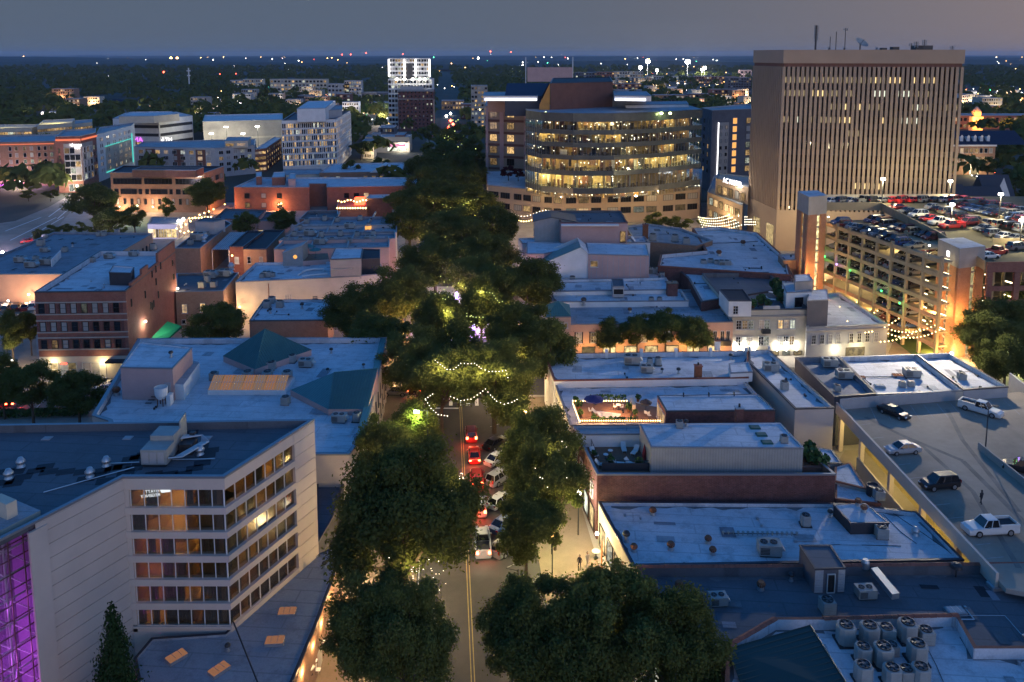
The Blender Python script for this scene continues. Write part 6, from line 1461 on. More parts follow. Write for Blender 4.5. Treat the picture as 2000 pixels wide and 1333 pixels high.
# slanted teal roof house
sl_=thing('slant_roof_house','pale house with steep slanting teal roof among the white roofs','house',at(1105,540,8)+(8,))
q0,q1=at(1058,540,8.2),at(1150,540,8.2);x0,y0,x1=q0[0],q0[1],q1[0];xm=x0+(x1-x0)*.82
mb=MB();mb.poly([(x0,y0,7.8),(x1,y0,7.8),(x1,y0,13.4),(xm,y0,15.2),(x0,y0,11.2)]);mb.poly([(x1,y0,7.8),(x1,y0+10,7.8),(x1,y0+10,13.4),(x1,y0,13.4)]);mb.poly([(x0,y0+10,7.8),(x0,y0,7.8),(x0,y0,11.2),(x0,y0+10,11.2)]);mb.poly([(x1,y0+10,7.8),(x0,y0+10,7.8),(x0,y0+10,11.2),(xm,y0+10,15.2),(x1,y0+10,13.4)]);mb.build('wall',M['white'],sl_)
mb=MB();mb.ob((x0-.3,y0-.2,11.1),(xm-x0+.3,0,4.1),(0,6,0),(0,0,.12));mb.build('roof_slope',M['greenmetal'],sl_);mb=MB();mb.ob((xm,y0-.2,15.2),(x1-xm+.2,0,-1.9),(0,10.3,0),(0,0,.12));mb.build('roof_slope',M['roofw'],sl_)
ml=B('mauve_loft','long mauve panelled loft with white roof right of slanted house','loft',[(1149,497),(1268,500),(1262,478),(1145,475)],13.6,7.6,'pink','roofw',.1,.2,'coping')
for k in range(11):ml.box('panel_joint',0,.05+k*.09,.056+k*.09,7.7,13.4,'greypaint',.03,.06)
ml.win(0,[.1],[10.6],1.8,1.5,'panewarm','wframe');B('mauve_loft','left end of the white roof beside slanted house','loft',[(1029,496),(1062,496),(1150,478),(1029,473)],12.6,0,'pink','roofw',.1,.2,'coping')
B('ridge_block','white flat-roofed block behind the mauve loft','building',[(1020,476),(1270,474),(1258,462),(1012,466)],12.0,0,'white','roofw',.3,.3,'coping')
sd=thing('gabled_shed','grey rooftop shed with dull dark gabled roof','shed',at(1082,473,11.5)+(11.5,))
q0,q1=at(1044,473,11.7),at(1124,472,11.7);x0,y0,x1=q0[0],q0[1],q1[0];xm=(x0+x1)/2-1
mb=MB();mb.poly([(x0,y0,11.4),(x1,y0,11.4),(x1,y0,17.0),(xm,y0,18.2),(x0,y0,17.2)]);mb.poly([(x1,y0,11.4),(x1,y0+9,11.4),(x1,y0+9,17),(x1,y0,17)]);mb.poly([(x0,y0+9,11.4),(x0,y0,11.4),(x0,y0,17.2),(x0,y0+9,17.2)]);mb.build('wall',M['ribbed'],sd)
mb=MB();mb.ob((x0-.4,y0-.4,17.1),(xm-x0+.4,0,1.1),(0,9.8,0),(0,0,.15));mb.ob((x1+.4,y0-.4,16.9),(xm-x1-.4,0,1.3),(0,9.8,0),(0,0,.15));mb.build('roof',M['copdark'],sd)
ws=B('walled_machine_yard','tall mauve-walled rooftop machine yard with canopy edge','machine yard',[(1096,436),(1226,436),(1212,412),(1082,412)],17.5,0,'pink','roofd',.5,.3,'tile')
ws.win(0,[.93],[12.6],1.4,2.8,'panewarm','bframe');ws.box('eave',0,.0,.86,16.9,17.3,'white',1.2,1.2)
for k,px,py,l,sc in(('vent',1142,452,'tall curved vent before the machine yard wall',3.0),('hvac',1170,461,'low red-lidded unit at the machine yard',1.2),('hvac',1190,458,'dark pipework unit at the machine yard',1.4),('hvac',1165,470,'left white unit in front of machine yard',1.0),('ac',1183,471,'white unit mid of the machine yard row',1.1),('ac',1198,471,'dark unit right of the machine yard row',1.0)):put(k,px,py,11.7,l,0,sc)
pipe_run([P3(1197,470,12),P3(1218,468,12.4),P3(1232,463,13.2),P3(1240,472,12)],.5,'steel','fat silver elbow duct at the end of machine yard')
yl=B('lit_roof_block','yellow-lit flat-roofed block behind the rust chimney','building',[(1222,442),(1240,470),(1360,480),(1392,470),(1330,446),(1262,437)],10.5,0,'brickbrown','roofg',.5,.4,'coping');chimney(1260,473,9.8,14.5,1.4,'rust','tall rust chimney at the yellow-lit roof')
for k,px,py,l,sc in(('ac',1275,470,'dark boxy unit right of the rust chimney',1.8),('ac',1318,472,'left of the paired units on a steel frame',1.8),('ac',1340,478,'right of the paired units on a steel frame',1.8)):put(k,px,py,10.0,l,0,sc)
wr=B('big_white_roof','broad pale roof with raised rim next to the tower','building',[(1352,446),(1378,490),(1290,498),(1285,520),(1545,538),(1536,505),(1480,455),(1405,444)],10.0,0,'brickdark','roofw',.8,.5,'tile')
for px,py,l in((1451,480,'hooded black pipe at the back of the broad pale roof'),(1404,500,'hooded black pipe at the front of the broad pale roof')):put('turb',px,py,9.2,l,0,1.9)
pipe_run([P3(1355,476,9.7),P3(1420,475,9.7),P3(1480,472,9.7)],.1,'dsteel','gas pipe on stands across the broad pale roof')
wr2=B('pale_lower_roof','pale roof with dark units behind the white lantern building','building',[(1345,545),(1312,515),(1545,530),(1560,560),(1370,590)],9.0,0,'brickdark','roofw',.5,.4,'copdark')
for k,px,py,l,sc in(('ac',1374,520,'left dark unit in the row of three',1.5),('ac',1388,518,'middle dark unit in the row of three',1.5),('ac',1400,521,'right dark unit in the row of three',1.5),('hvac',1415,522,'flat grey unit right of the row of three',1.3)):put(k,px,py,8.5,l+' on the pale roof',0,sc)
M['ivorypaint']=surf('ivory_painted_brick',(.46,.41,.32),.8,.15,.5,.12)
# white building with lanterns
wb=B('lantern_building','white three-storey building with grid windows and six wall lanterns','building',[(1431,606),(1580,604),(1500,532),(1371,535)],9.6,0,'ivorypaint','roofd',.9,.4,'copdark')
zs_=(5.6,2.2)
for z in zs_:wb.win(0,[.085,.165,.245,.385,.455,.63,.71,.79],[z],1.05,1.9,'panelit','wframe',bars=(2,3))
wb.box('cornice',0,-.01,1.01,8.2,8.5,'coping',.4,.4);wb.box('parapet_gable',0,.40,.62,9.5,10.3,'greypaint',.05,.3);wb.box('balcony',0,.38,.49,4.9,5.7,'dsteel',.9,.9)
a,d,nn,L=wb.edge(0)
for i,u in enumerate((.05,.165,.29,.59,.715,.85)):
 q=a+d*(u*L)+nn*.45;t=thing('wall_lantern','glowing white wall lantern on the white building, '+('first from the left','second from the left','third from the left','fourth from the left','fifth from the left','last on the right')[i],'wall lantern',(q.x,q.y,1.2),'lanterns on the white building');mb=MB();mb.lathe((q.x,q.y,1.2),[(.15,0),(.38,.6),(.34,1.4),(.06,1.8)],8);mb.build('shade',M['lampw'],t);mb=MB();mb.tube((q.x,q.y,1.9),(q.x-nn.x*.45,q.y-nn.y*.45,1.9),.05,5);mb.build('bracket',M['dsteel'],t);lamp(q.x+nn.x*.4,q.y+nn.y*.4,2.0,26,(1,.9,.62),.2)
wb.win(0,mids(6,.05,.95),[.1],1.6,.9,'shop','bframe',sill=False)
c1=B('roof_cabin','small white cabin on the lantern building roof terrace','cabin',[(1424,588),(1468,588),(1452,566),(1405,566)],12.0,8.8,'white','roofk',.1,.15,'copdark');c1.win(0,[.3],[9.3],1.0,1.7,'pane','wframe',bars=(2,3))
c2=B('roof_sunroom','white rooftop sunroom with row of narrow windows','sunroom',[(1536,572),(1586,570),(1575,550),(1528,553)],12.2,8.6,'white','roofw',.1,.15,'coping');c2.win(3,mids(5,.1,.95),[9.4],.8,1.9,'panedark','wframe');c2.win(0,[.5],[9],2.0,2.2,'panedark','wframe')
B('roof_box','pale plain box at the far end of the sunroom','roof box',[(1553,551),(1588,549),(1580,536),(1552,538)],14.0,8.6,'concrete','roofw',.1,.15,'coping')
B('grey_cube','dark grey cube standing on the roof between white and grey buildings','roof box',[(1577,588),(1618,586),(1616,566),(1580,568)],11.6,6.0,'darkgrey','roofw',.08,.15,'coping')
DT=P_([(1465,600),(1572,598),(1535,572),(1462,572)],8.75)
for i,(px,py,r)in enumerate(((1470,601,.8),(1486,596,1.0),(1500,600,.7),(1520,580,1.2),(1530,592,1.3),(1545,598,.7),(1562,600,.8),(1514,566,1.2))):q=at(px,py,8.8);bush(q[0],q[1],8.8,r,('potted shrub by the white cabin on the lantern roof','tall potted plant right of the white cabin','small potted shrub at the lantern roof gable','leafy bush before the sunroom windows','tall bamboo-like plant at the middle of the lantern roof','small pot near the lantern roof parapet right side','potted shrub at the right end of lantern roof parapet','leafy bush at the back left of the sunroom')[i])
for i,(px,py)in enumerate(((1485,590),(1505,588),(1545,585),(1510,575))):q=at(px,py,8.75);instance(PR['lounger'],(q[0],q[1],8.75),i*1.3,1.1,('pale lounger next to the white cabin plants','second pale lounger at mid lantern roof','pale lounger in front of the sunroom','pale lounger behind the bamboo-like plant')[i],'sun lounger')
gp=B('grey_annex','grey-green brick annex with arched doorway right of the lantern building','building',[(1576,641),(1734,634),(1640,572),(1556,576)],6.4,0,'greypaint','roofw',.6,.5,'coping')
gp.win(0,[.09,.19,.29,.39,.55,.65,.75,.86],[3.0],.9,1.9,'panedark','wframe',bars=(2,3));gp.box('arch_light',0,.49,.73,.2,2.0,'shop',.04,.1);gp.box('cornice',0,-.01,1.01,5.5,5.8,'concrete',.3,.3)
a,d,nn,L=gp.edge(0);q=a+d*(.62*L)+nn*1.5;lamp(q.x,q.y,1.8,260,(1,.8,.4));q=a+d*(.36*L)+nn*.5;mb=MB();mb.ball((q.x,q.y,1.6),.25);o=mb.build('wall_light',M['lampw']);tag(o,'round glowing light low on the grey annex front','wall light');lamp(q.x,q.y-.6,1.7,160,(1,.85,.55))
B('brick_kiosk','orange-lit brick kiosk at the foot of the near stair tower','kiosk',[(1530,509),(1602,506),(1590,494),(1520,497)],11,0,'brickbrown','roofw',.3,.3,'coping')
# ---------------------------------------------------------------- brick garage
GA,GB=Vector(at(1612,431,20.8)),Vector(at(1840,504,20.8))
ge=GB-GA;GLn=ge.length;ge.normalize();gi=Vector((-ge.y,ge.x));gi=gi if gi.x>0 else-gi
ga=thing('brick_garage','seven-level brick and concrete parking garage full of cars','garage',(GA.x,GA.y,0))
LV=[20.0-2.85*k for k in range(7)];GD=34.0
M['garageconc']=surf('garage_concrete',(.31,.255,.16),.9,.2,.3,.2)
for k,z in enumerate(LV):
 mb=MB();p=GA-ge*2;mb.ob((p.x,p.y,z-.3),tuple(ge*(GLn-8))+(0,),tuple(gi*GD)+(0,),(0,0,.3));p=p+ge*(GLn-8);mb.ob((p.x,p.y,z-.3),tuple(ge*9.9)+(0,),tuple(gi*2.6)+(0,),(0,0,.3));mb.build('floor_slab',M['garageconc'],ga)
 mb=MB();p=GA-ge*2-gi*.25;mb.ob((p.x,p.y,z-.35),tuple(ge*(GLn+2))+(0,),tuple(gi*.25)+(0,),(0,0,.8));mb.build('spandrel',M['brickbrown' if k>3 else 'garageconc'],ga)
 if k>0:
  mb=MB()
  for i in range(7):
   for j in(3.5,11.0,19.0):
    p=GA+ge*(GLn*(i+.5)/7)+gi*j;mb.cbox(p.x,p.y,LV[k-1]-.42,1.5,.3,.1,0,math.atan2(ge.y,ge.x))
  mb.build('ceiling_lights',M['garagelight']if 'garagelight' in M else M.setdefault('garagelight',emit('garage_tube_light',(1,.82,.45),14.0)),ga,kind='stuff')
  for i in(.15,.5,.85):p=GA+ge*(GLn*i)+gi*7;lamp(p.x,p.y,LV[k-1]-.9,650,(1,.78,.38),.5)
for i in range(9):
 p=GA+ge*(GLn*i/8-.25)-gi*.3;mb=MB();mb.ob((p.x,p.y,0),tuple(ge*.55)+(0,),tuple(gi*.6)+(0,),(0,0,21.0));mb.build('column',M['garageconc'],ga)
 for j in(12,24):p=GA+ge*(GLn*i/8-.2)+gi*j;mb=MB();mb.ob((p.x,p.y,0),tuple(ge*.5)+(0,),tuple(gi*.5)+(0,),(0,0,19.8));mb.build('column',M['garageconc'],ga)
mb=MB();p=GA-ge*2+gi*(GD-.4);mb.ob((p.x,p.y,0),tuple(ge*(GLn+2))+(0,),tuple(gi*.4)+(0,),(0,0,20));mb.build('rear_wall',M['garageconc'],ga)
UZ=23.4
def uz(y):return 19.3+max(0,min(4.1,(y-157.7)*.1017))
def uat(px,py):
 z=22.0
 for _ in range(12):p=at(px,py,z);z=uz(p[1])
 return(p[0],p[1],z)
up=[uat(*q)for q in((1600,404),(1722,404),(1835,462),(1926,520),(2140,516),(2180,384),(1880,384),(1590,387))]
kx=(165.0,198.0,UZ);mb=MB();mb.poly([up[0],up[1],(up[1][0],198,UZ),kx,up[5],up[6],up[7]]);mb.poly([(up[1][0],198.0,UZ),up[2],up[3],up[4],kx]);M['garagedeck']=surf('oily_deck',(.15,.135,.085),.9,.45,.15,.3);mb.build('upper_deck',[M['garagedeck']],ga)
def beam(p0,p1,z0,z1,mat,name='rail_wall',w=.3,par=ga):
 """upright strip wall from p0 to p1; with 3-D points z0 and z1 count from the points' own height"""
 t0,t1=(p0[2],p1[2])if len(p0)>2 else(0,0);a,b=Vector((p0[0],p0[1],z0+t0)),Vector((p1[0],p1[1],z0+t1));d=b-a;n2=Vector((d.y,-d.x,0)).normalized()*w;mb=MB();mb.ob(a,d,n2,(0,0,z1-z0));return mb.build(name,M[mat],par)
beam(up[0],up[1],-.9,1.1,'garageconc');beam(up[1],up[2],-.9,.95,'garageconc');beam(up[2],up[3],-.9,.95,'garageconc');beam(up[3],up[4],-1.2,.8,'brick')
for u in(.02,.25,.5,.8):q=Vector(up[1]).lerp(Vector(up[2]),u);mb=MB();mb.cbox(q[0],q[1],19.3,.7,.7,q[2]-18.5);mb.build('column',M['garageconc'],ga)
for(a,b)in(((1860,412),(1962,462)),((1938,474),(2060,476)),((1905,408),(1960,432))):beam(uat(*a),uat(*b),0,1.0,'garageconc','ramp_wall')
beam(uat(1600,388),uat(1860,387),0,1.0,'cream','rail_wall')
for i,u in enumerate((0,.25,.5,.75)):
 a,b=Vector(up[3]).lerp(Vector(up[4]),u),Vector(up[3]).lerp(Vector(up[4]),u+.05);beam(a[:2],b[:2],0,18.1,'brick','brick_pier',.6)
for z in(14.3,11.5,8.6,5.7):beam(up[3][:2],up[4][:2],z,z+1.0,'brick','brick_spandrel')
M['brickorange']=brick('orange_brick',(.44,.20,.10),(.38,.165,.085),(.36,.26,.18))
def stair(px4,z,capz,base,label,lit):
 P=P_(px4,z);P=P if area2(P)>0 else P[::-1];cx=sum(p[0]for p in P)/4;cy=sum(p[1]for p in P)/4
 t=thing('stair_tower',label,'stair tower',(cx,cy,base));mb=MB();mb.prism(P,capz,z,0,1,True);mb.build('cap',[M['concrete'],M['roofw']],t)
 Q=inset(P,.45);mb=MB();mb.prism(Q,base,capz,0);mb.build('glazed_core',M['stairglass']if 'stairglass' in M else M.setdefault('stairglass',pane_mat('stair_glass',lit=1.0,power=2.0,warm=(1,.82,.4),coolf=0,blind=0)),t)
 for i in range(4):
  a,b=Vector(P[i]),Vector(P[(i+1)%4]);L=(b-a).length;d=(b-a)/L;n2=Vector((-d.y,d.x))
  for u0,u1 in((0,.42),(.60,1.0))if i%2==0 else((0,.5),(.70,1.0)):
   mb=MB();p=a+d*(u0*L);mb.ob((p.x,p.y,base),tuple(d*((u1-u0)*L))+(0,),tuple(n2*.5)+(0,),(0,0,capz-base));mb.build('brick_pier',M['brickorange'],t)
  n_=int((capz-base)/2.85)
  for k in range(n_+1):mb=MB();p=a+n2*.3;mb.ob((p.x,p.y,base+k*2.85),tuple(d*L)+(0,),tuple(n2*.1)+(0,),(0,0,.35));mb.build('floor_band',M['concrete'],t)
 bx_=MB()
 for(i,u,w)in lit:
  a,b=Vector(P[i]),Vector(P[(i+1)%4]);d=(b-a).normalized();n2=Vector((d.y,-d.x));p=a+(b-a)*u+n2*.05;bx_.ob((p.x,p.y,capz+1.4),tuple(d*w)+(0,),tuple(n2*.06)+(0,),(0,0,1.1))
 bx_.build('lit_window',M['neonwhite'],t)
 for dx,dy,zz in((-3.2,-1.5,1.5),(.5,-6.5,1.5),(-3.2,-1.5,9),(.5,-6.5,9)):lamp(cx+dx-2.5,cy+dy-1,zz,900,(1,.52,.18),.4)
 return t,P
stair([(1558,374),(1580,385),(1616,382),(1596,372)],27.5,23.2,0,'tall brick stair tower with concrete cap at the far garage corner',((3,.4,.8),))
st2,SP=stair([(1833,467),(1875,486),(1925,481),(1881,464)],22.4,18.4,0,'brick stair tower with concrete cap at the near garage corner',((3,.55,.9),(0,.45,1.0)))
beam(SP[0],SP[1],0,18.4,'brick','brick_face',.2,st2)if False else None
for(x,y,z)in(P3(1600,520,2),P3(1845,700,1),P3(1585,520,2),P3(1640,560,2),P3(1700,610,2),P3(1760,650,2)):lamp(x,y-1.0,z+1.0,900,(1,.5,.16),.4)
# floodlights added on the garage rail to wash the roofs and the deck below
for(u,z,l,pw,tg)in((.93,22.6,'floodlight on the garage rail by the near stair tower',42000,(45,100,6)),(.45,22.0,'floodlight mid of the garage rail',4500,(40,150,8)),(.06,22.0,'floodlight on the garage rail by the far stair tower',24000,(45,190,9))):
 q=GA+ge*(GLn*u)-gi*.8;mb=MB();mb.cbox(q.x,q.y,z,.22,.2,.2);mb.tube((q.x,q.y,20.5),(q.x,q.y,z),.06,5,1);tag(mb.build('floodlight',[M['lampw'],M['dsteel']]),l,'floodlight');lamp(q.x-gi.x*.6,q.y-gi.y*.6,z+.3,pw,(1,.86,.66),.3,spot=tg)
 # coloured spots on the garage columns
for i,(px,py,mt,c)in enumerate(((1622,503,'green',(.1,1,.2)),(1650,518,'violet',(.45,.25,1)),(1680,530,'green',(.1,1,.2)),(1745,570,'green',(.1,1,.2)),(1780,594,'green',(.1,1,.2)))):
 u=(px-1612)/228.0;p=GA+ge*(GLn*(u*1.0))-gi*.8;z=atY(px,py,p.y)[2];mb=MB();mb.lathe((p.x,p.y,z),[(.12,0),(.22,.25),(.1,.35)],8);tag(mb.build('colour_spotlight',M[mt]),('green','violet','green','green','green')[i]+' spotlight on a garage column, '+('first from the far stair tower','second from the far stair tower','third from the far stair tower','fourth from the far stair tower','fifth from the far stair tower')[i],'spotlight');lamp(p.x-gi.x*.3,p.y-gi.y*.3,z+.2,45,c,.1)
 # festoons over the alley between garage and the annex
for i,(a,b)in enumerate((((1640,600),(1715,545+12)),((1655,628),(1745,582)),((1690,650),(1780,600)),((1720,668),(1825,622)),((1728,640),(1826,636)),((1735,652),(1835,645)),((1612,548),(1650,542)))):
 p,q=Vector(P3(*a,5.8)),Vector(P3(*b,6.5));n=14;string([tuple(p.lerp(q,k/n)-Vector((0,0,1.2*4*(k/n)*(1-k/n))))for k in range(n+1)],'string_lights','festoon over the garage alley, '+('first by the far stair tower end','second from the far end','third from the far end','longest slanting one near the near stair tower','upper one reaching the near stair tower','lowest one above the lawn','short one beside the brick kiosk')[i],'bulb',.16);m_=p.lerp(q,.5);lamp(m_.x,m_.y,5.2,220,(1,.62,.25),.3)
 # cars: levels then roof decks
NCAR=[0];KN=['sedan','suv','hatch','sedan','van','suv'];CN=['grey','silver','black','white','grey','silver','black','black','blue','dark red','tan','grey']
ORD=['first','second','third','fourth','fifth','sixth','seventh','eighth','ninth','tenth','eleventh','twelfth','thirteenth','fourteenth','fifteenth','sixteenth','seventeenth']
KW={'sedan':'sedan','suv':'SUV','hatch':'hatchback','van':'minivan','pickup':'pickup'}
LVN=['top strip','second level down','third level down','fourth level down','fifth level down','sixth level down','lowest level']
ang=math.atan2(gi.y,gi.x)-math.pi/2
def gcar(p,z,rz,lab,kind=None,col=None):
 kind=kind or rnd.choice(KN);col=col or rnd.choice(CN);NCAR[0]+=1
 car(kind,p[0],p[1],z,rz,col,f'{col} {KW[kind]} {lab}',near=False,group='cars parked in the brick garage')
for k in range(0,7):
 for r_,dep in((0,3.2),(1,12.5)):
  for i in range(13):
   if rnd.random()<(.10 if r_==0 else .2)or(k>=5 and i<6)or i>9:continue
   p=GA+ge*(GLn*(i+.5)/13.6)+gi*dep
   gcar(p,LV[k],ang+(math.pi if rnd.random()<.6 else 0)+rnd.uniform(-.05,.05),f'{ORD[i]} along the {"outer" if r_ == 0 else "inner"} row, garage {LVN[k]}')
def rowcars(a,b,n,rz,lab,special=None):
 for i in range(n):
  if special is None and rnd.random()<.08:continue
  kd_,cl_=(special[i]if special else(None,None))
  u=i/max(1,n-1);p=uat(a[0]+(b[0]-a[0])*u,a[1]+(b[1]-a[1])*u);gcar(p,p[2],rz+rnd.uniform(-.06,.06),f'{ORD[i]} in {lab}, garage roof deck',kd_,cl_)
rowcars((1626,397),(1885,394),14,ang+.25,'the back row',[('sedan','white'),('suv','grey'),('sedan','silver'),('pickup','grey'),('suv','black'),('sedan','grey'),('hatch','red'),('suv','red'),('sedan','red'),('suv','grey'),('sedan','black'),('sedan','silver'),('suv','red'),('hatch','red')])
rowcars((1750,409),(1858,446),6,ang+math.pi,'the row along the sloping rail',[('sedan','red'),('sedan','grey'),('suv','white'),('sedan','red'),('pickup','white'),('pickup','red')])
rowcars((1825,409),(1905,436),7,ang,'the second row from the sloping rail',[('sedan','silver'),('sedan','black'),('suv','tan'),('sedan','grey'),('suv','black'),('sedan','dark red'),('suv','tan')])
rowcars((1868,404),(1990,433),10,ang+math.pi,'the third row from the sloping rail');rowcars((1915,400),(2010,418),8,ang,'the reddish far right row',[('suv','red'),('sedan','black'),('suv','red'),('sedan','red'),('suv','dark red'),('sedan','red'),('sedan','white'),('suv','grey')]);rowcars((1935,440),(2000,452),4,ang,'the short right edge row');rowcars((1942,462),(2010,474),4,ang,'the row before the low wall');rowcars((1900,404),(2000,428),6,ang,'the inner far row');rowcars((1890,440),(1935,456),4,ang+math.pi,'the row left of the low wall');rowcars((1958,425),(2012,438),5,ang,'the row by the right lamp post')
gcar(uat(1946,498),uat(1946,498)[2],ang+.3,'on the garage roof deck beside the near stair tower','pickup','red');gcar(uat(1988,488),uat(1988,488)[2],ang,'on the garage roof deck at the right edge near the stair tower','suv','grey');gcar(uat(1930,505),uat(1930,505)[2],ang,'close behind the near stair tower cap','sedan','white')
for i,(px,pt,pb)in enumerate(((1722,352,398),(1854,356,388),(1857,402,440),(1951,382,430),(1992,433,480))):
 x,y,z0=uat(px,pb);z=atY(px,pt,y)[2];t=thing('deck_lamp_post','lamp post with white light on the garage roof, '+('leftmost','at the tower corner','mid deck','right of centre','far right')[i],'lamp post',(x,y,z0));mb=MB();mb.tube((x,y,z0),(x,y,z),.12,6);mb.build('post',M['dsteel'],t);mb=MB();mb.cbox(x,y,z,.9,.5,.5);mb.build('lamp_head',M['lampw'],t);lamp(x,y-.8,z-.5,1900,(1,.84,.48),.4)
 # ---------------------------------------------------------------- office tower
T0=Vector(at(1514,490,0));T1=T0+Vector((49.9,-8.0));T3=T0+Vector((-2.3,23));T2=T1+Vector((-2.3,34))
TZ_=61.4
tw=thing('office_tower','tall tan office tower with vertical fins over dark glass','office tower',(T0.x,T0.y,0))
TP=[T0,T1,T2,T3]
Q=inset([tuple(p)for p in TP],1.0)
mb=MB();mb.prism(Q,0,TZ_-5);mb.build('glass_body',M['towerglass']if 'towerglass' in M else M.setdefault('towerglass',plain('tower_glass',(.012,.010,.012),.08,0,.6)),tw)
mb=MB();mb.prism([tuple(p)for p in TP],57.4,TZ_,0,1,True);mb.build('crown_band',[M['towerstone'],M['roofg']],tw)
mb=MB();mb.prism(inset([tuple(p)for p in TP],.35),56.3,57.4,0);mb.build('dark_reveal',M['brown'],tw)
mb=MB();mb.prism([tuple(p)for p in TP],0,12.8,0,0);mb.build('base_wall',M['towerstone'],tw)
for k_,(a,b)in enumerate(((T3,T0),(T0,T1))):
 d=b-a;L=d.length;d.normalize();nn=Vector((d.y,-d.x));n=37 if k_ else 17;w=.76 if k_ else .5
 for i in range(n+1):
  u=(L-w)*i/n;p=a+d*u-nn*.55;mb=MB();mb.ob((p.x,p.y,12.8),tuple(d*w)+(0,),tuple(nn*.55)+(0,),(0,0,43.6));mb.build('fin',M['towerstone'],tw)
 if k_:
  PRB=[.95,.62,.6,.62,.16,.08,.2,.03,.5,.08,.0];buckets={'wl':MB(),'cl':MB(),'dm':MB()}
  for f in range(10):
   z=51.6-3.98*f;run=0;on_=False
   for i in range(n):
    pr=PRB[f]if not(f==8 and i>16)and not(f==0 and i>30)and not(f==6 and i>8)else .03
    if f in(4,)and not 16<i<22:pr=.04
    if run<=0:run=rnd.choice([1,2,3,4,6]);on_=rnd.random()<pr*1.1;bkn='dm' if rnd.random()<.45 else('wl' if(f in(0,4,8)or rnd.random()<.3)else 'cl')
    run-=1
    if on_ and rnd.random()<.88:
     u=(L-w)*i/n+w;p=a+d*(u+.03)-nn*.96;ww=(L-w)/n-w-.06;ww*=rnd.choice([1,1,.6]);h=1.75
     bk=buckets[bkn if rnd.random()<.75 else 'dm'];bk.poly([(p.x,p.y,z),(p.x+d.x*ww,p.y+d.y*ww,z),(p.x+d.x*ww,p.y+d.y*ww,z+h),(p.x,p.y,z+h)])
  for nm,c,s in(('wl',(1,.72,.32),1.5),('cl',(.9,.95,.75),1.3),('dm',(.85,.66,.38),.42)):M['tl'+nm]=emit('office_light_'+nm,c,s);buckets[nm].build('lit_window',M['tl'+nm],tw,kind='stuff')
  bl_=MB()
  for f in range(10):
   z=51.6-3.98*f;bl_.ob((a.x-nn.x*.97,a.y-nn.y*.97,z-1.9),tuple(d*L)+(0,),tuple(nn*.03)+(0,),(0,0,1.7))
  bl_.build('spandrel_glass',M['charcoal'],tw,kind='stuff')
 else:
  mb=MB();z=27.5
  for i in range(n):
   if i<4:continue
   u=(L-w)*i/n+w;p=a+d*(u+.1)-nn*.96;mb.poly([(p.x,p.y,z),(p.x+d.x*.6,p.y+d.y*.6,z),(p.x+d.x*.6,p.y+d.y*.6,z+3.2),(p.x,p.y,z+3.2)])
  mb.build('lit_window',M['tlwl']if 'tlwl' in M else M.setdefault('tlwl0',emit('office_light_side',(1,.8,.5),.6)),tw,kind='stuff')
d=(T0-T3).normalized();nn=Vector((d.y,-d.x))
for u in(.25,.7):p=T3+(T0-T3)*u;mb=MB();mb.ob((p.x,p.y,1.0),tuple(d*5)+(0,),tuple(nn*.15)+(0,),(0,0,6.5));mb.build('shopfront',M['shop'],tw)
q=at(1480,460,8);lamp(q[0]-3,q[1]-3,9,2200,(1,.68,.3),.5);
for u in(.08,.3,.5,.7,.9):p=T0+(T1-T0)*u;lamp(p.x,p.y-9,25.5 if u>.3 else 12,700,(1,.85,.45),.6)
# roof gear on the tower
def mast(px,pt,label,r=.18,cross=0,zb=TZ_,dy=8,name='antenna_mast'):
 x=T0.x+(px-1520)/350.0*52;y=T0.y-(px-1520)/350.0*9+dy;z=atY(px,pt,y)[2];x=atY(px,pt,y)[0];t=thing(name,label,'antenna',(x,y,zb));mb=MB();mb.tube((x,y,zb),(x,y,z),r,5);mb.build('pole',M['dsteel'],t)
 mb=MB()
 for k in range(cross):zz=z-.5-k*.9;mb.tube((x-.6,y,zz),(x+.6,y,zz),.07,4);mb.tube((x-.5,y,zz-.4),(x-.5,y,zz+.5),.12,4);mb.tube((x+.5,y,zz-.4),(x+.5,y,zz+.5),.12,4)
 if cross:mb.build('antenna_panels',M['acpaint'],t)
for px,pt,l,c in((1595,50,'tall lattice antenna mast leftmost on the tower roof',5),(1622,72,'thin whip antenna on the tower roof, left of the small dish',0),(1634,62,'thin whip antenna between small dishes on the tower roof',0),(1652,55,'tall thin whip antenna left of the big dish',1),(1780,85,'antenna pole at left of the equipment cabin',1),(1806,78,'antenna rack pole on the equipment cabin',2),(1790,82,'second antenna rack pole on the equipment cabin',2),(1860,90,'panel antenna at the right tower corner',2)):mast(px,pt,l,.12 if c<3 else .3,c)
def dish(px,py,r,label,dy=8):
 y=T0.y-(px-1520)/350.0*9+dy;x,y,z=atY(px,py,y);t=thing('satellite_dish',label,'satellite dish',(x,y,TZ_));mb=MB();mb.tube((x,y+.3,TZ_),(x,y+.3,z),max(.12,r*.08),6);mb.build('stand',M['dsteel'],t)
 mb=MB();ax=Vector((.35,-.55,.76)).normalized();u=ax.orthogonal().normalized();w=ax.cross(u);rings=[]
 for rr_,h in((.1,0),(.5,.08),(.8,.2),(1.0,.34)):rings.append([Vector((x,y,z))+u*(r*rr_*math.cos(t_))+w*(r*rr_*math.sin(t_))+ax*(r*h)for t_ in[2*math.pi*i/20 for i in range(20)]])
 for a,b in zip(rings,rings[1:]):
  for i in range(20):j=(i+1)%20;mb.poly([a[i],a[j],b[j],b[i]])
 mb.poly(rings[0]);mb.build('bowl',M['acpaint'],t,smooth=True);mb=MB();mb.tube(Vector((x,y,z)),Vector((x,y,z))+ax*r*.9,.06,4);mb.build('feed_horn',M['dsteel'],t)
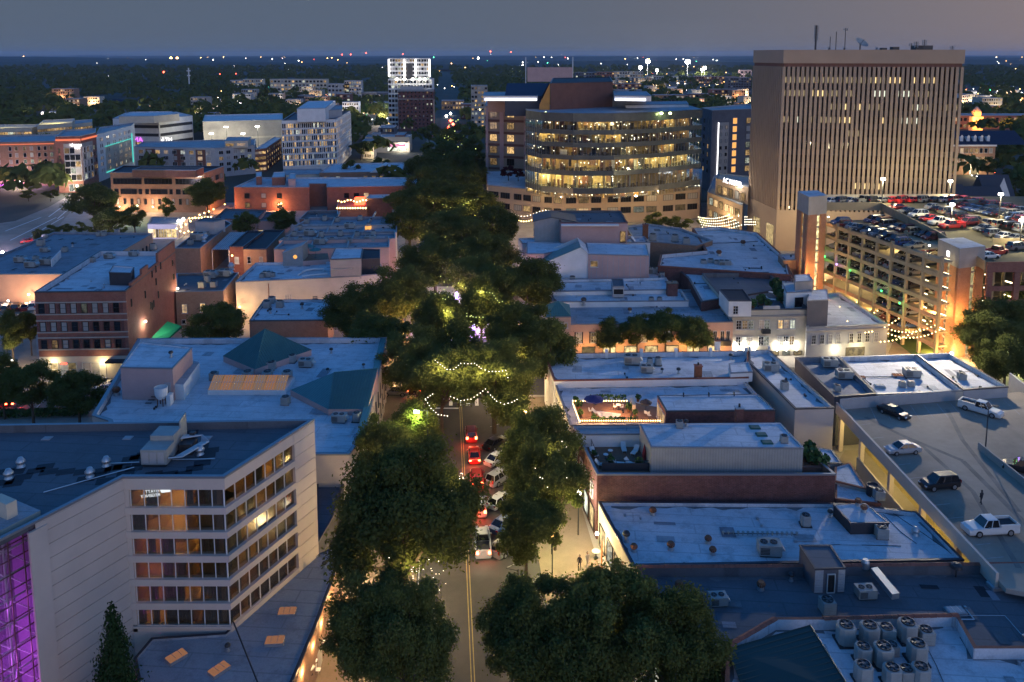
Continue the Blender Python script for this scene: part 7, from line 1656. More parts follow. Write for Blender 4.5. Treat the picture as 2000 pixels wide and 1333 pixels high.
dish(1681,86,2.1,'largest satellite dish on the tower roof');dish(1619,96,.55,'small dark dish at left on the tower roof');dish(1649,95,.5,'small dark dish left of the big one');dish(1712,96,.6,'small dark dish right of the big one')
mb=MB();y=T0.y;
for px,w,h in((1747,2.0,.9),(1725,1.4,.6)):x=atY(px,98,y+3)[0];mb=MB();mb.cbox(x,y+3,TZ_,w,2,h);solo(mb,'roof_cabinet',M['dsteel'],'dark cabinet on the tower roof '+('right of the dishes' if px>1740 else 'just right of the big dish'),'cabinet')
x=atY(1800,98,y+3)[0];mb=MB();mb.cbox(x,y+3,TZ_,5.2,3,1.3);solo(mb,'equipment_cabin',M['dsteel'],'dark equipment cabin carrying antenna racks on the tower roof','cabin')
# ---------------------------------------------------------------- glass office
gpx=[(1027,219),(1058,223),(1120,225),(1200,225),(1290,222),(1372,217)]
G=[Vector(at(*p,40))for p in gpx]
go=thing('glass_office','curved glass office building with glowing yellow floors','office',(G[3].x,G[3].y,0))
bk=[G[-1]+Vector((0,26)),G[0]+Vector((0,30))]
def ring(out):
 P=[tuple(p+Vector((0,-out)))for p in G]+[tuple(b)for b in bk];return P if area2(P)>0 else P[::-1]
M['gspan']=surf('glass_spandrel',(.075,.085,.08),.22,.2,.5,.1,0,0,.6)
fz=[(37.7,40.6),(33.4,35.0),(29.1,30.7),(24.9,26.4),(19.5,21.2),(13.3,15.3)]
for z0,z1 in fz:
 mb=MB();mb.prism(ring(.25),z0,z1,0,0,True);mb.build('spandrel_band',M['gspan'],go)
mb=MB();mb.poly([p+(40.62,)for p in ring(.1)]);mb.build('roof',M['roofg'],go)
M['interior']=surf('office_interior',(.5,.36,.17),.9,.3,.6)
M['interiord']=surf('office_furniture',(.08,.055,.04),.8,.4,1)
ws_=[(35.0,37.7,.45),(30.7,33.4,.6),(26.4,29.1,.4),(21.2,24.9,.8),(15.3,19.5,1.0),(11.7,13.3,.35)]
cl=MB();cb=MB();cd=MB();pt=MB();fu=MB()
for fi,(z0,z1,lp)in enumerate(ws_):
 nb=0
 for a,b in zip(G,G[1:]):
  d=b-a;L=d.length;d.normalize();nn=Vector((d.y,-d.x));n=max(1,round(L/1.55));w=L/n
  back=-nn*7.0
  p,q=a+back,b+back
  pt.poly([(p.x,p.y,z0),(q.x,q.y,z0),(q.x,q.y,z1),(p.x,p.y,z1)])
  for i in range(n):
   p=a+d*(w*i)
   if nb%1==0:
    mb=MB();c=p+d*.03;mb.ob((c.x,c.y,z0),tuple(d*(w-.06))+(0,),tuple(-nn*.03)+(0,),(0,0,z1-z0));mb.build('pane',M['glass'],go)
   mm=MB()
   tile=nb//5+fi*17;rr2=random.Random(tile);on=rr2.random()<lp;left=nb<24
   if fi==4:on=left or rr2.random()<.35
   if fi==3:on=left or nb>27
   if on:
    c=p+d*(w/2);mt=cb if(fi==3 and nb>27)or(fi==4 and left)else(cl if rr2.random()<.7 else cd)
    for dep in(1.6,4.2):e=c-nn*dep;mt.cbox(e.x,e.y,z1-.12,w*.7,.7,.06,0,math.atan2(d.y,d.x))
   if rr2.random()<.5 and nb%5==0:e=p-nn*.6;pt.ob((e.x,e.y,z0),tuple(-nn*6)+(0,),tuple(d*.12)+(0,),(0,0,z1-z0))
   if nb%6==3:e=p-nn*1.4;pt.cbox(e.x,e.y,z0,.5,.5,z1-z0)
   if rnd.random()<.55:e=p-nn*rnd.uniform(.8,5);fu.cbox(e.x,e.y,z0,rnd.uniform(.5,1.5),.6,rnd.uniform(.6,1.3),0,rnd.random())
   nb+=1
 for k in range(1):pass
M['ceil2']=emit('ceiling_panel_mid',(1,.76,.34),24,True);bw=MB();PAL=['brown','white','charcoal','ochrewall','rust','greypaint','interiord','wood'];M['ochrewall']=surf('ochre_partition',(.45,.22,.06),.8,.3,1)
for fi,(z0,z1,lp)in enumerate(ws_):
 for a,b in zip(G,G[1:]):
  d=b-a;L=d.length;d.normalize();nn=Vector((d.y,-d.x));u=.3
  while u<L-1:
   w=rnd.uniform(.5,2.6);h=rnd.uniform(.45,.98)*(z1-z0);dep=rnd.choice([6.9,6.9,5.5,3.5,2.2])
   if rnd.random()<.7:p=a+d*u-nn*dep;bw.ob((p.x,p.y,z0+.01+rnd.choice([0,0,.6])*(z1-z0-h)),tuple(d*min(w,L-u))+(0,),tuple(-nn*.06)+(0,),(0,0,h*.97),rnd.randrange(8))
   u+=w+rnd.uniform(0,1.2)
sp_=MB()
for i in range(230):
 j=rnd.choice([0,1,2,2,3,3,4]);a,b=G[j],G[j+1];z0,z1,lp=rnd.choice(ws_);p=a.lerp(b,rnd.random())-Vector((0,-1))*rnd.uniform(.3,3.5);sp_.ball((p.x,p.y,rnd.uniform(z0+.8,z1-.15)),rnd.uniform(.08,.2))
sp_.build('spot_lamps',M['bulbw'],go,kind='stuff')  # tiny glowing balls stand in for reflection sparkles on the glass
bw.build('office_partitions',[M[k]for k in PAL],go,kind='stuff')
cl.build('ceiling_panels',M['ceil2'],go,kind='stuff');M['ceilb']=emit('ceiling_panel_bright',(1,.84,.42),44,True);cb.build('bright_ceiling_panels',M['ceilb'],go,kind='stuff');M['ceild']=emit('ceiling_panel_dim',(1,.66,.28),9,True);cd.build('dim_ceiling_panels',M['ceild'],go,kind='stuff')
pt.build('partitions',M['interior'],go,kind='stuff');fu.build('furniture',M['interiord'],go,kind='stuff')
for a,b in zip(G,G[1:]):
 d=b-a;L=d.length;d.normalize();nn=Vector((d.y,-d.x));n=max(1,round(L/1.55))
 for i in range(n):p=a+d*(L*i/n)+nn*.02;mb=MB();mb.ob((p.x,p.y,11.7),tuple(d*.06)+(0,),tuple(nn*.12)+(0,),(0,0,26.2));mb.build('mullion',M['coping'],go)
B('glass_office_roof_edge','pale stepped roof rim on the curved glass office','roof rim',[(1052,210),(1092,209),(1092,205),(1050,205)],41.0,40.5,'white','roofg',.2,.3,'coping');B('roof_plant','blue-white roof plant block at right of the glass office','plant room',[(1222,206),(1345,204),(1340,198),(1225,199)],41.7,40.5,'white','roofg',.2,.3,'coping')
B('roof_plant','grey machine box left on the glass office roof','plant room',[(1118,203),(1160,202),(1158,197),(1118,197)],42.2,40.5,'acpaint','roofd',.2,.3,'coping');B('roof_plant','tall grey louvred machine box mid glass office roof','plant room',[(1184,188),(1220,187),(1218,182),(1182,182)],44.7,40.5,'acpaint','roofd',.2,.3,'coping')
for(px,py,l)in((1066,220,'yellow-green floodlight left on the glass office parapet'),(1292,221,'yellow-green floodlight mid right on the glass office parapet'),(1309,221,'yellow-green floodlight rightmost on the glass office parapet')):
 x,y,z=atY(px,py,at(px,222,40)[1]-1.0);mb=MB();mb.lathe((x,y,z-.5),[(.2,0),(.5,.2),(.45,.6),(.15,.75)],10);tag(mb.build('floodlight',M['lampg']),l,'floodlight');lamp(x,y-.8,z-.6,90,(.8,1,.35),.3)
pod2=B('brick_podium','tan-brown brick podium floors under the curved glass office','building',[(952,362),(1000,367),(1060,373),(1100,375),(1180,373),(1290,370),(1368,365),(1372,330),(950,335)],11.7,0,'towerstone','roofw',.2,.3,'coping')
for e_,n_ in((0,2),(1,3),(2,2),(3,3),(4,4),(5,3)):pod2.win(e_,mids(n_,.04,.96),[7.4,3.4],pod2.edge(e_)[3]/n_*.74,2.2,'pane','bframe',bars=(4,1),sill=False)
lb=B('pillared_wing','rosy stone wing with framed bays and strip-lit crown, left of the glass office','office',[(948,207),(1028,209),(1030,199),(950,196)],38.0,0,'towerstone','roofg',.3,.4,'coping')
for k in range(5):lb.win(0,[.20,.62],[33.2-5.2*k],2.0 if False else 3.4,3.0,'panelit','bframe',sill=False,bars=(3,1));lb.box('floor_band',0,0,1,31.2-5.2*k,32.2-5.2*k,'brown',.2,.3)
for u in(.02,.36,.40,.95):lb.box('pier',0,u,u+.055,8,37,'pink',.35,.4)
cr=B('canopy_storey','white strip-lit canopy storey on top of the rosy wing','crown storey',[(944,188),(1050,188),(1052,180),(946,180)],45.5,43.8,'white','roofg',.1,.3,'coping');cr.box('strip_light',0,.03,.98,43.9,44.7,'strip',.15,.2)
B('recessed_storey','recessed purple-tinged storey under the strip-lit canopy','crown storey',[(952,190),(1048,190),(1048,182),(954,182)],43.8,38.0,'pink','roofg',.05,.2,'coping')
for i in range(7):x,y,z=atY(955+15*i,203,at(955,207,38)[1]-1);mb=MB();mb.ball((x,y,z),.45);tag(mb.build('deck_light',M['strip']),'small blue-white deck light on the rosy wing, '+ORD[i]+' from the left','deck light','deck lights on the rosy wing')
bb=B('brown_box','big windowless brown box with orange-lit angled side','auditorium',[(1075,163),(1197,160),(1192,151),(1080,153)],50.0,36,'brown','roofk',.2,.4,'copdark')
x0,y0,z0=atY(1052,213,at(1075,163,50)[1]);p=bb.edge(0)[0];mb=MB();mb.poly([(x0,y0,38),(p.x-.2,p.y,38),(p.x-.2,p.y,50),(x0+.3,y0,42.5)]);mb.poly([(x0,y0,38),(x0+.3,y0,42.5),(x0+1,y0+12,42.5),(x0+1,y0+12,38)]);M['ochre']=surf('ochre_panel',(.5,.24,.06),.8,.2,.5);mb.build('angled_side',M['ochre'],bb.root);lamp(x0+2,y0-5,40,1500,(1,.6,.2))
mb=MB();a0,a1,b1,b0=atY(986,188,y0+6),atY(1058,188,y0+6),atY(1072,163,y0+16),atY(990,163,y0+16);mb.poly([a0,a1,b1,b0]);mb.poly([(b0[0],b0[1],38),(b1[0],b1[1],38),b1,b0]);mb.poly([a0,b0,(b0[0],b0[1],38),(a0[0],a0[1],38)]);mb.poly([b1,a1,(a1[0],a1[1],38),(b1[0],b1[1],38)]);mb.poly([(a0[0],a0[1],38),(a1[0],a1[1],38),a1,a0]);M['bluemetal']=plain('dark_blue_metal',(.02,.03,.06),.5,.3);solo(mb,'sloped_roof',M['bluemetal'],'dark blue sloping roof left of the brown box','roof')
rp=B('canopy_storey','strip-lit blue canopy storey right of the brown box','crown storey',[(1200,187),(1272,188),(1262,179),(1198,178)],46.0,44.2,'white','roofg',.1,.3,'coping');rp.box('strip_light',0,.02,.85,44.3,45.1,'strip',.15,.2);B('recessed_storey','blue-lit storey under the right canopy','crown storey',[(1202,190),(1262,190),(1258,182),(1204,182)],44.2,36,'roofg' if False else 'greypaint','roofg',.05,.2,'coping')
dh=B('dark_hotel','charcoal hotel slab with column of amber windows beside the tower','hotel',[(1371,211),(1391,216),(1468,213),(1466,203)],36.0,0,'darkgrey','roofg',.5,.4,'coping')
for k in range(7):dh.win(1,[.58],[29.6-3.6*k],2.5,2.7,'amberpane' if 'amberpane' in M else 'amber','wframe',sill=False);dh.win(1,[.93],[29.6-3.6*k],2.6,2.6,'pane','bframe',sill=False);dh.win(0,[.3,.7],[29.6-3.6*k],2.0,2.0,'pane','bframe',sill=False)
dh.box('stair_panel',1,.17,.42,6.0,30.5,'concrete',.3,.3);dh.box('light_line',1,.155,.167,4.0,30.6,'neonwhite',.4,.2)
for k in range(8):dh.win(1,[.225,.36],[27.6-3.0*k],1.1,1.5,'panedark','bframe',sill=False,proud=.36)
rs=B('rooftop_bar','lit restaurant block with glowing white sign and roof bar','restaurant',[(1382,375),(1450,402),(1462,350),(1396,342)],11.0,0,'towerstone','roofg',.4,.3,'coping');rs.win(0,mids(6,.05,.95),[6.8,2.4],3.0,2.6,'panelit','bframe',bars=(2,1),sill=False)
rs2=B('rooftop_bar_upper','upper storey of the restaurant block under the white sign','restaurant',[(1398,348),(1462,366),(1464,345),(1402,338)],16.5,10.6,'towerstone','roofg',.3,.3,'coping');a,d,nn,L=rs2.edge(0);rs2.win(0,mids(5,.05,.95),[11.4],2.6,2.8,'panewarm','bframe',sill=False)
p=a+d*(L*.55)+nn*.3;text('AC HOTEL',(p.x,p.y,16.6),(math.pi/2,0,math.atan2(nn.x,-nn.y)),2.6,'neonwhite','hotel_sign',rs2.root);lamp(p.x,p.y-4,17,800,(1,.9,.75))
for i in range(5):a,b=Vector(P3(1364+2*i,424+5*i,6.5)),Vector(P3(1424+6*i,420+5*i,6.5));string([tuple(a.lerp(b,k/16)-Vector((0,0,4*.9*(k/16)*(1-k/16))))for k in range(17)],'string_lights','festoon over the patio left of the tower, '+('farthest','second','middle','fourth','nearest')[i]+' of five','bulbw',.15)
for px in(1375,1400,1425):q=at(px,432,4);lamp(q[0],q[1],5.5,900,(1,.68,.32),.4)
string([P3(1455+4*(k%6),424+5*(k//6),6)for k in range(24)],'string_lights','square net of bulbs beside the tower base','bulbw',.15)
string([P3(1000+6*k,417+6*math.sin(k*.42),9)for k in range(14)],'string_lights','festoon above the rooftop garden before the brick podium','bulbw',.15);string([P3(1008+5*k,430+3*math.sin(k*.5),9)for k in range(13)],'string_lights','second lower festoon above the rooftop garden','bulb',.24);q=at(1030,432,8);lamp(q[0],q[1],11,900,(1,.5,.25))
for px in(960,1020,1100,1180,1260,1340):q=at(px,400,8);lamp(q[0],q[1]-8,11,520,(1,.62,.28),.5)
# ---------------------------------------------------------------- trees
import numpy as np
ng=np.random.default_rng(5)
def leaf_mat(name,c0,c1,tr=.42):
 m=bpy.data.materials.new(name);m.use_nodes=True;nt=m.node_tree;nt.nodes.clear()
 p=_pos(nt);r=nt.nodes.new('ShaderNodeObjectInfo').outputs['Random']
 c=_mix(nt,_ramp(nt,_noise(nt,p,.55,4,.7),[(.35,0.0),(.68,1.0)]),c0,c1)
 c=_mix(nt,.3,c,_mix(nt,r,mul(c0,.5),mul(c1,1.5)))
 c=_mix(nt,.25,c,_mix(nt,_noise(nt,p,6,2),mul(c0,.4),mul(c1,1.7)))
 d=nt.nodes.new('ShaderNodeBsdfDiffuse');t=nt.nodes.new('ShaderNodeBsdfTranslucent');nt.links.new(c,d.inputs[0]);nt.links.new(c,t.inputs[0])
 mx=nt.nodes.new('ShaderNodeMixShader');mx.inputs[0].default_value=tr;nt.links.new(d.outputs[0],mx.inputs[1]);nt.links.new(t.outputs[0],mx.inputs[2])
 o=nt.nodes.new('ShaderNodeOutputMaterial');nt.links.new(mx.outputs[0],o.inputs[0]);return m
M['leaf']=leaf_mat('broad_leaves',(.075,.10,.028),(.15,.165,.048));M['leafdark']=leaf_mat('dark_needles',(.02,.045,.015),(.04,.07,.025),.1);M['leafred']=leaf_mat('maroon_leaves',(.05,.012,.02),(.08,.02,.03))
M['bark']=surf('bark',(.10,.075,.05),.95,.3,1.5,.4)
def quads(name,P,N,S,mat):
 """leaf faces: centres P, normals N, sizes S"""
 n=len(P);N=N/np.linalg.norm(N,axis=1,keepdims=True);A=ng.normal(size=(n,3));A-=N*(A*N).sum(1,keepdims=True);A/=np.linalg.norm(A,axis=1,keepdims=True);Bv=np.cross(N,A)
 A*=S[:,None];Bv*=(S*ng.uniform(.45,.8,n))[:,None]
 V=np.stack([P-A,P-Bv*.9,P+A,P+Bv],1).reshape(-1,3)
 me=bpy.data.meshes.new(name);me.vertices.add(4*n);me.vertices.foreach_set('co',V.astype(np.float32).ravel());me.loops.add(4*n);me.loops.foreach_set('vertex_index',np.arange(4*n,dtype=np.int32));me.polygons.add(n);me.polygons.foreach_set('loop_start',np.arange(0,4*n,4,dtype=np.int32));me.polygons.foreach_set('loop_total',np.full(n,4,dtype=np.int32));me.update();me.validate();me.materials.append(M[mat]);return me
def mk_tree(key,name,nl,leaves,size,mat='leaf',conical=False,lob=(.075,.17)):
 """unit tree: total height 1, crown radius about .38 about z=.62"""
 t=proto(name);C=[]
 for i in range(nl):
  d=ng.normal(size=3);d/=np.linalg.norm(d);d[2]=d[2]*.9+.12;rr=ng.uniform(*lob)
  C.append((np.array([0,0,.60])+d*np.array([.31,.31,.33])*ng.uniform(.25,1.12)**.6,rr*.75))
 if conical:C=[(np.array([ng.normal()*.09*(1-z),ng.normal()*.09*(1-z),.08+z*.86]),.21*(1-z)**.8+.03)for z in np.linspace(0,1,nl)]
 P=[];N=[]
 for c,r in C:
  k=int(leaves*r*r/sum(q[1]**2 for q in C));d=ng.normal(size=(k,3));d/=np.linalg.norm(d,axis=1,keepdims=True);rad=r*(ng.random(k)**.4)*(ng.uniform(.75,1.2,k)+.5*(ng.random(k)<.14)*ng.random(k))
  P.append(c+d*rad[:,None]*np.array([1,1,.85]));N.append(d*.8+ng.normal(size=(k,3))*.6+np.array([0,0,.35]))
 P=np.concatenate(P);N=np.concatenate(N)
 o=bpy.data.objects.new('crown',quads('crown',P,N,ng.uniform(.6,1.3,len(P))*size,mat));o['kind']='stuff';kid(t,o)
 mb=MB();mb.tube((0,0,0),(0,0,.3),.022,7,0,.016);mb.tube((0,0,.3),(.02,.01,.62),.016,6,0,.006)
 for c,r in C[:7]:mb.tube((0,0,ng.uniform(.25,.42)),tuple(c),.010,5,0,.003)
 part(t,mb,'trunk',M['bark']);PR[key]=t
for i in range(3):mk_tree('big%d'%i,'street_tree',70,60000,.0098,lob=(.045,.17))
for i in range(3):mk_tree('mid%d'%i,'street_tree',56,28000,.0140,lob=(.05,.18))
for i in range(2):mk_tree('small%d'%i,'town_tree',26,4200,.030)
mk_tree('cone','conical_tree',40,30000,.012,'leafdark',True);mk_tree('red','maroon_tree',12,2600,.036,'leafred')
def tree(cx,cy,rp,h,kind,label,base=0.0,group=None):
 x,y=at(cx,cy,base+.62*h);h=h*1.22;x,y=at(cx,cy,base+.6*h);r=rp*math.hypot(y,H-h*.6)/F;k=kind if kind in PR else kind+str(rnd.randrange({'big':3,'mid':3,'small':2}[kind]))
 return instance(PR[k],(x,y,base),rnd.uniform(0,6.28),(r/.355,r/.355,h),label,'tree',group)
TR=[(788,1015,134,18,'big','largest dark street tree, left of the queue of cars'),(884,985,42,9,'mid','slim dark tree with twinkle lights overlapping the largest street tree'),(735,1230,85,12,'big','grey-green tree over the left pavement at the bottom edge'),(800,1255,72,13,'big','tree at the bottom edge hiding the left kerb'),(812,838,46,9,'mid','bright green lamp-lit tree above the largest street tree'),(745,890,50,12,'mid','dark tree crown behind left shoulder of the largest street tree'),
(1052,870,72,12,'big','tall tree over the right pavement opposite the queue'),(1085,955,52,11,'mid','tree on the right pavement beside the bright globe lamp'),(1028,1040,62,10,'mid','lime-lit tree right of the white pickup tail'),(1035,945,48,10,'mid','tree leaning over the angled parking on the right'),(1040,1245,95,12,'big','left of the three dark trees at the bottom edge, by the yellow line'),(1185,1235,112,13,'big','middle of the three dark trees at the bottom edge'),(1308,1262,90,12,'big','right of the three dark trees at the bottom, over dark roof'),(1110,1290,80,11,'mid','low tree between the left and middle trees at the bottom edge'),
(695,612,66,12,'big','leftmost tree of the dense street canopy, behind green pyramid roof'),(745,660,62,11,'mid','canopy tree directly behind the hall street corner'),(815,700,72,13,'big','canopy tree with festoon at left of the junction'),(785,575,70,14,'big','canopy tree left of the violet plaza glow'),(850,515,72,14,'big','tall canopy tree left in the mid street'),(870,625,50,12,'mid','tree just left of the violet-lit plaza'),(862,745,62,12,'mid','canopy tree overhanging the junction on the left'),(965,735,78,13,'big','canopy tree above the junction lights, centre'),(1018,655,82,14,'big','broad canopy tree right of the violet plaza'),(1070,690,58,12,'mid','rightmost canopy tree beside the corner block'),(1035,555,62,14,'big','canopy tree before the slanted teal roof house'),(975,580,48,13,'mid','canopy tree right behind the violet plaza glow'),(955,500,62,14,'big','tall canopy tree right in mid street'),(885,450,66,14,'big','canopy tree centre, two rows beyond the plaza'),(800,440,50,13,'mid','canopy tree beside the cluttered old roofs'),(965,445,48,13,'mid','canopy tree left of the grey gabled shed'),(920,400,52,14,'mid','canopy tree below the brick podium'),(848,390,58,14,'mid','canopy tree right of the blue annex roof'),(793,395,40,12,'mid','canopy tree covering the end of long brick block'),(868,345,48,14,'mid','canopy tree right of the gabled inn'),(908,315,40,13,'mid','canopy tree left of the brick podium terrace'),(822,330,32,12,'mid','canopy tree at the right end of the gabled inn'),(852,292,34,13,'small','far canopy tree left of the red tail-light glow'),(905,283,36,13,'small','far canopy tree right of the red tail-light glow'),(932,325,22,12,'small','far canopy tree touching the rosy stone wing'),(838,260,22,13,'small','farthest canopy tree at the foot of the brick hotel tower'),(918,255,24,12,'small','farthest canopy tree beside the beige tower'),(872,305,36,13,'mid','far canopy tree above the inn roof line'),(884,335,40,13,'mid','far canopy tree at the level of the inn windows'),(850,322,32,13,'mid','far canopy tree touching the inn gable end'),(893,365,44,14,'mid','canopy tree below the far green festoon'),(830,362,38,13,'mid','canopy tree right of the long brick block'),(928,350,28,13,'mid','canopy tree at the podium street corner'),(872,268,24,13,'small','far tree just below the tail-light glow'),(896,262,22,13,'small','far tree just right of the tail-light glow'),(926,290,22,13,'small','far tree by the rosy wing windows'),(895,690,48,13,'mid','canopy tree in front of the violet plaza'),(940,600,40,13,'mid','canopy tree over the right half of the plaza'),(850,640,44,13,'mid','canopy tree over the left half of the plaza'),(925,545,48,14,'mid','canopy tree behind the plaza, centre'),(910,470,44,13,'mid','canopy tree centre beyond the plaza'),(1000,800,40,8,'mid','round tree with visible trunk beyond the queue of cars'),
(425,636,52,9,'mid','leafy tree in the yard behind the brick shop'),(480,438,26,8,'mid','round tree left of the red-fronted bar'),(553,432,28,8,'mid','round tree right of the red-fronted bar'),(404,380,38,12,'mid','orange-lamp-lit tree at right end of the brown office'),(325,406,17,7,'small','small round tree before the brown office'),(262,425,27,8,'small','lime-lit tree at left foot of the brown office'),(182,395,46,13,'mid','largest dark tree left of the brown office'),(215,430,34,9,'mid','dark tree behind the tan warehouse, centre'),(98,380,15,4,'small','dark tree before the neon hotel tower'),(55,380,15,4,'small','tree under the purple neon of neon hotel'),(60,755,46,9,'mid','left tree of the pair before the brick office storefront'),(152,772,50,8,'mid','right tree of the pair before the brick office storefront'),(3,745,34,9,'mid','tree cut by the left edge at the forecourt'),(22,650,30,9,'mid','dark tree left of the brick office by parked cars'),(58,640,22,8,'mid','narrow dark tree touching the brick office corner'),(225,1300,66,13,'cone','dark conical evergreen against the blank hotel wall'),
(1950,640,72,13,'big','large dark tree right of the near stair tower'),(2005,600,50,12,'mid','dark tree cut by the right edge above the deck'),(1965,705,52,9,'mid','lime-lit tree at the right edge behind the deck roofs'),(1915,675,36,9,'mid','low tree at the foot of the near stair tower'),(1192,655,34,7,'mid','leftmost of the small orange-backlit trees at the peach building'),(1245,648,34,8,'mid','second small backlit tree at the peach building'),(1300,642,40,8.5,'mid','tallest small backlit tree at the peach building'),(1355,655,34,7.5,'mid','rightmost small backlit tree at the peach building'),(1285,432,24,6,'small','small tree left before the podium wall by the yellow roof'),(1328,436,24,5,'small','small tree right before the podium wall by the yellow roof'),(1372,436,12,4,'small','tiny tree under the patio festoons'),(688,332,20,9,'small','dark round tree before the gabled inn'),(1962,300,34,11,'small','dark tree right of the brick mansion'),(1985,345,30,10,'small','dark tree at right edge beyond the garage'),(1930,325,28,9,'small','dark tree before the brick mansion'),(1985,375,24,8,'small','orange-lit tree beside the dark gables'),(705,290,22,9,'small','lit tree left of the neon diner'),(745,318,16,6,'small','small tree at the neon diner front')]
for a in TR:tree(*a,group='trees of the town' if False else None)
tree(993,335,17,5,'red','maroon tree on the left podium terrace',11.7);tree(1012,338,14,4.5,'red','smaller maroon tree on the podium terrace, nearest the glass',11.7)
for i,(px,py,r)in enumerate(((75,460,14),(100,452,16),(128,448,15),(155,446,14),(185,448,15),(215,452,14),(238,450,12))):tree(px,py,r,4,'small','lime-lit shrub behind the tan warehouse, '+ORD[i]+' from the left')
q0,q1=at(-20,815,0),at(170,810,0);hedge(q0[0],q0[1],q1[0],q1[1],0,1.4,1.1,'long clipped hedge at the forecourt front by the hall',n=2600)
# hills and town lights
mb=MB();nx,ny=120,34;hv=[]
def hn(x,y):return 14*math.sin(x/2100+1.3)*math.sin(y/1700)+9*math.sin(x/640+y/900)+5*math.sin(x/270-y/410)
for j in range(ny):
 y=3000*(26000/3000)**(j/(ny-1))
 for i in range(nx):x=(i/(nx-1)*2-1)*y*.75;mb.v.append((x,y,max(-2,3+hn(x,y)*min(1,(y-3000)/3000)+min(y,12000)/900+rnd.uniform(-2,2)*min(1,y/9000))))
for j in range(ny-1):
 for i in range(nx-1):a=j*nx+i;mb.f.append((a,a+1,a+nx+1,a+nx));mb.m.append(0)
M['hill']=surf('wooded_hills',(.022,.032,.022),.95,.5,.012,.5);o=mb.build('hills',M['hill'],uv=False);o['kind']='structure'
cols={'amber':((1,.5,.15),26),'white':((1,.92,.8),30),'red':((1,.08,.04),20),'green':((.1,1,.4),18)}
dots={k:MB()for k in cols}
def dot(px,py,c,s=1.0,Y=None):
 if Y is None:Y=96000/max(7.5,py-107+3.5)
 x,y,z=atY(px,py,Y);dots[c].ball((x,y,z),Y*.00042*s)
for i in range(240):
 px=rnd.uniform(-10,2010);py=112+90*rnd.random()**1.9
 if px<560 and py>130 and rnd.random()<.85:continue
 if 1465<px<1870:continue
 dot(px,py,rnd.choices(['amber','white','red','green'],[6,5,1,.6])[0],rnd.uniform(.5,1.5))
for i in range(150):dot(rnd.uniform(1130,1465),rnd.uniform(142,185),rnd.choices(['amber','white'],[2,1])[0],rnd.uniform(.4,1.0))
for i in range(90):dot(rnd.gauss(1940,40),rnd.gauss(180,8),rnd.choices(['amber','white','red','green'],[3,3,3,1])[0],rnd.uniform(.7,1.6))
for i in range(60):dot(rnd.uniform(420,760),rnd.gauss(182,12),rnd.choices(['amber','white','red','green'],[4,3,.6,.4])[0],rnd.uniform(.4,1.0))
for i in range(90):dot(rnd.gauss(690,60),rnd.gauss(222,14),rnd.choices(['amber','white','green'],[3,3,.5])[0],rnd.uniform(.5,1.3))
for i in range(40):dot(rnd.gauss(790,30),rnd.gauss(232,7),rnd.choice(['white','amber']),rnd.uniform(.6,1.4))
for px,py,c,s in((10,113,'amber',2),(46,112,'amber',3),(334,114,'amber',4),(346,114,'amber',4),(320,142,'red',4),(430,145,'red',2.5),(442,146,'white',3),(460,144,'red',2.5),(393,174,'amber',3),(390,211,'red',3),(668,107,'red',2),(685,107,'red',2),(715,104,'red',2),(787,106,'red',2),(958,101,'red',2.5),(998,102,'red',2),(934,114,'white',3.5),(716,229,'green',6),(525,168,'green',3),(730,133,'white',2),(738,133,'white',2),(747,133,'white',2),(1021,128,'white',3),(880,236,'red',5),(885,243,'red',5),(876,250,'red',5),(872,227,'white',4),(880,222,'white',4),(1908,200,'white',5),(1998,205,'white',4),(1985,196,'white',3)):dot(px,py,c,s)
for c,(col,s)in cols.items():M['dot'+c]=emit('town_light_'+c,col,s);o=dots[c].build('distant_town_lights',M['dot'+c],uv=False);tag(o,f'scattered {c} lights of the distant town','town lights',kind='stuff')
def far(name,label,cat,x0,x1,yt,yb,wall,rows=0,cols_=0,mat='panef',dep=18,roof='roofg',f=(.62,.5),Y=None):
 Y=Y or 96000/(yb-107);a=atY(x0,yt,Y);b=atY(x1,yt,Y);z=max(5,a[2]);fl=max(2.6,z/max(1,rows+.6))if rows else 3
 o=B(name,label,cat,[(a[0],Y),(b[0],Y),(b[0]-.04*dep,Y+dep),(a[0]-.04*dep,Y+dep)],z,0,wall,roof,min(.8,z*.05),.4,'coping',world=True)
 if rows:
  A,d,nn,L=o.edge(0);face_panes(o.root,A,d,nn,[L*(i+.5)/cols_ for i in range(cols_)],L/cols_*f[0],[z-(k+.85)*(z*.95/rows)+0 for k in range(rows)],z*.95/rows*f[1],mat,proud=.12)
 return o
wt=far('white_tower','upper tier of the white downtown tower with lit edges','tower',760,839,114,250,'white',16,14,'panefd',f=(.8,.6))
far('white_tower','wider lower tier of the white downtown tower, edge-lit','tower',758,844,155,251.5,'white',10,14,'panefd',30,f=(.8,.6))
for u,px in((0,760),(.3,790),(.6,812),(1,839)):
 a=atY(px,150,669);mb=MB();mb.cbox(a[0],a[1],a[2],1.2,.6,14);mb.build('edge_light',M['neonwhite'],wt.root)
for px in(775,790,806,820,830):a=atY(px,155,660);mb=MB();mb.ball(a,1.3);mb.build('tier_light',M['lampw'],wt.root)
wt.box('dark_core',0,.42,.58,20,53,'charcoal',.15,.2);a,d,nn,L=wt.edge(0);p=a+d*(L*.72)+nn*.3;mb=MB();mb.ob((p.x-4,p.y,37.5),tuple(d*12)+(0,),tuple(nn*.1)+(0,),(0,0,3));mb.build('lit_window',M['neonteal'],wt.root)
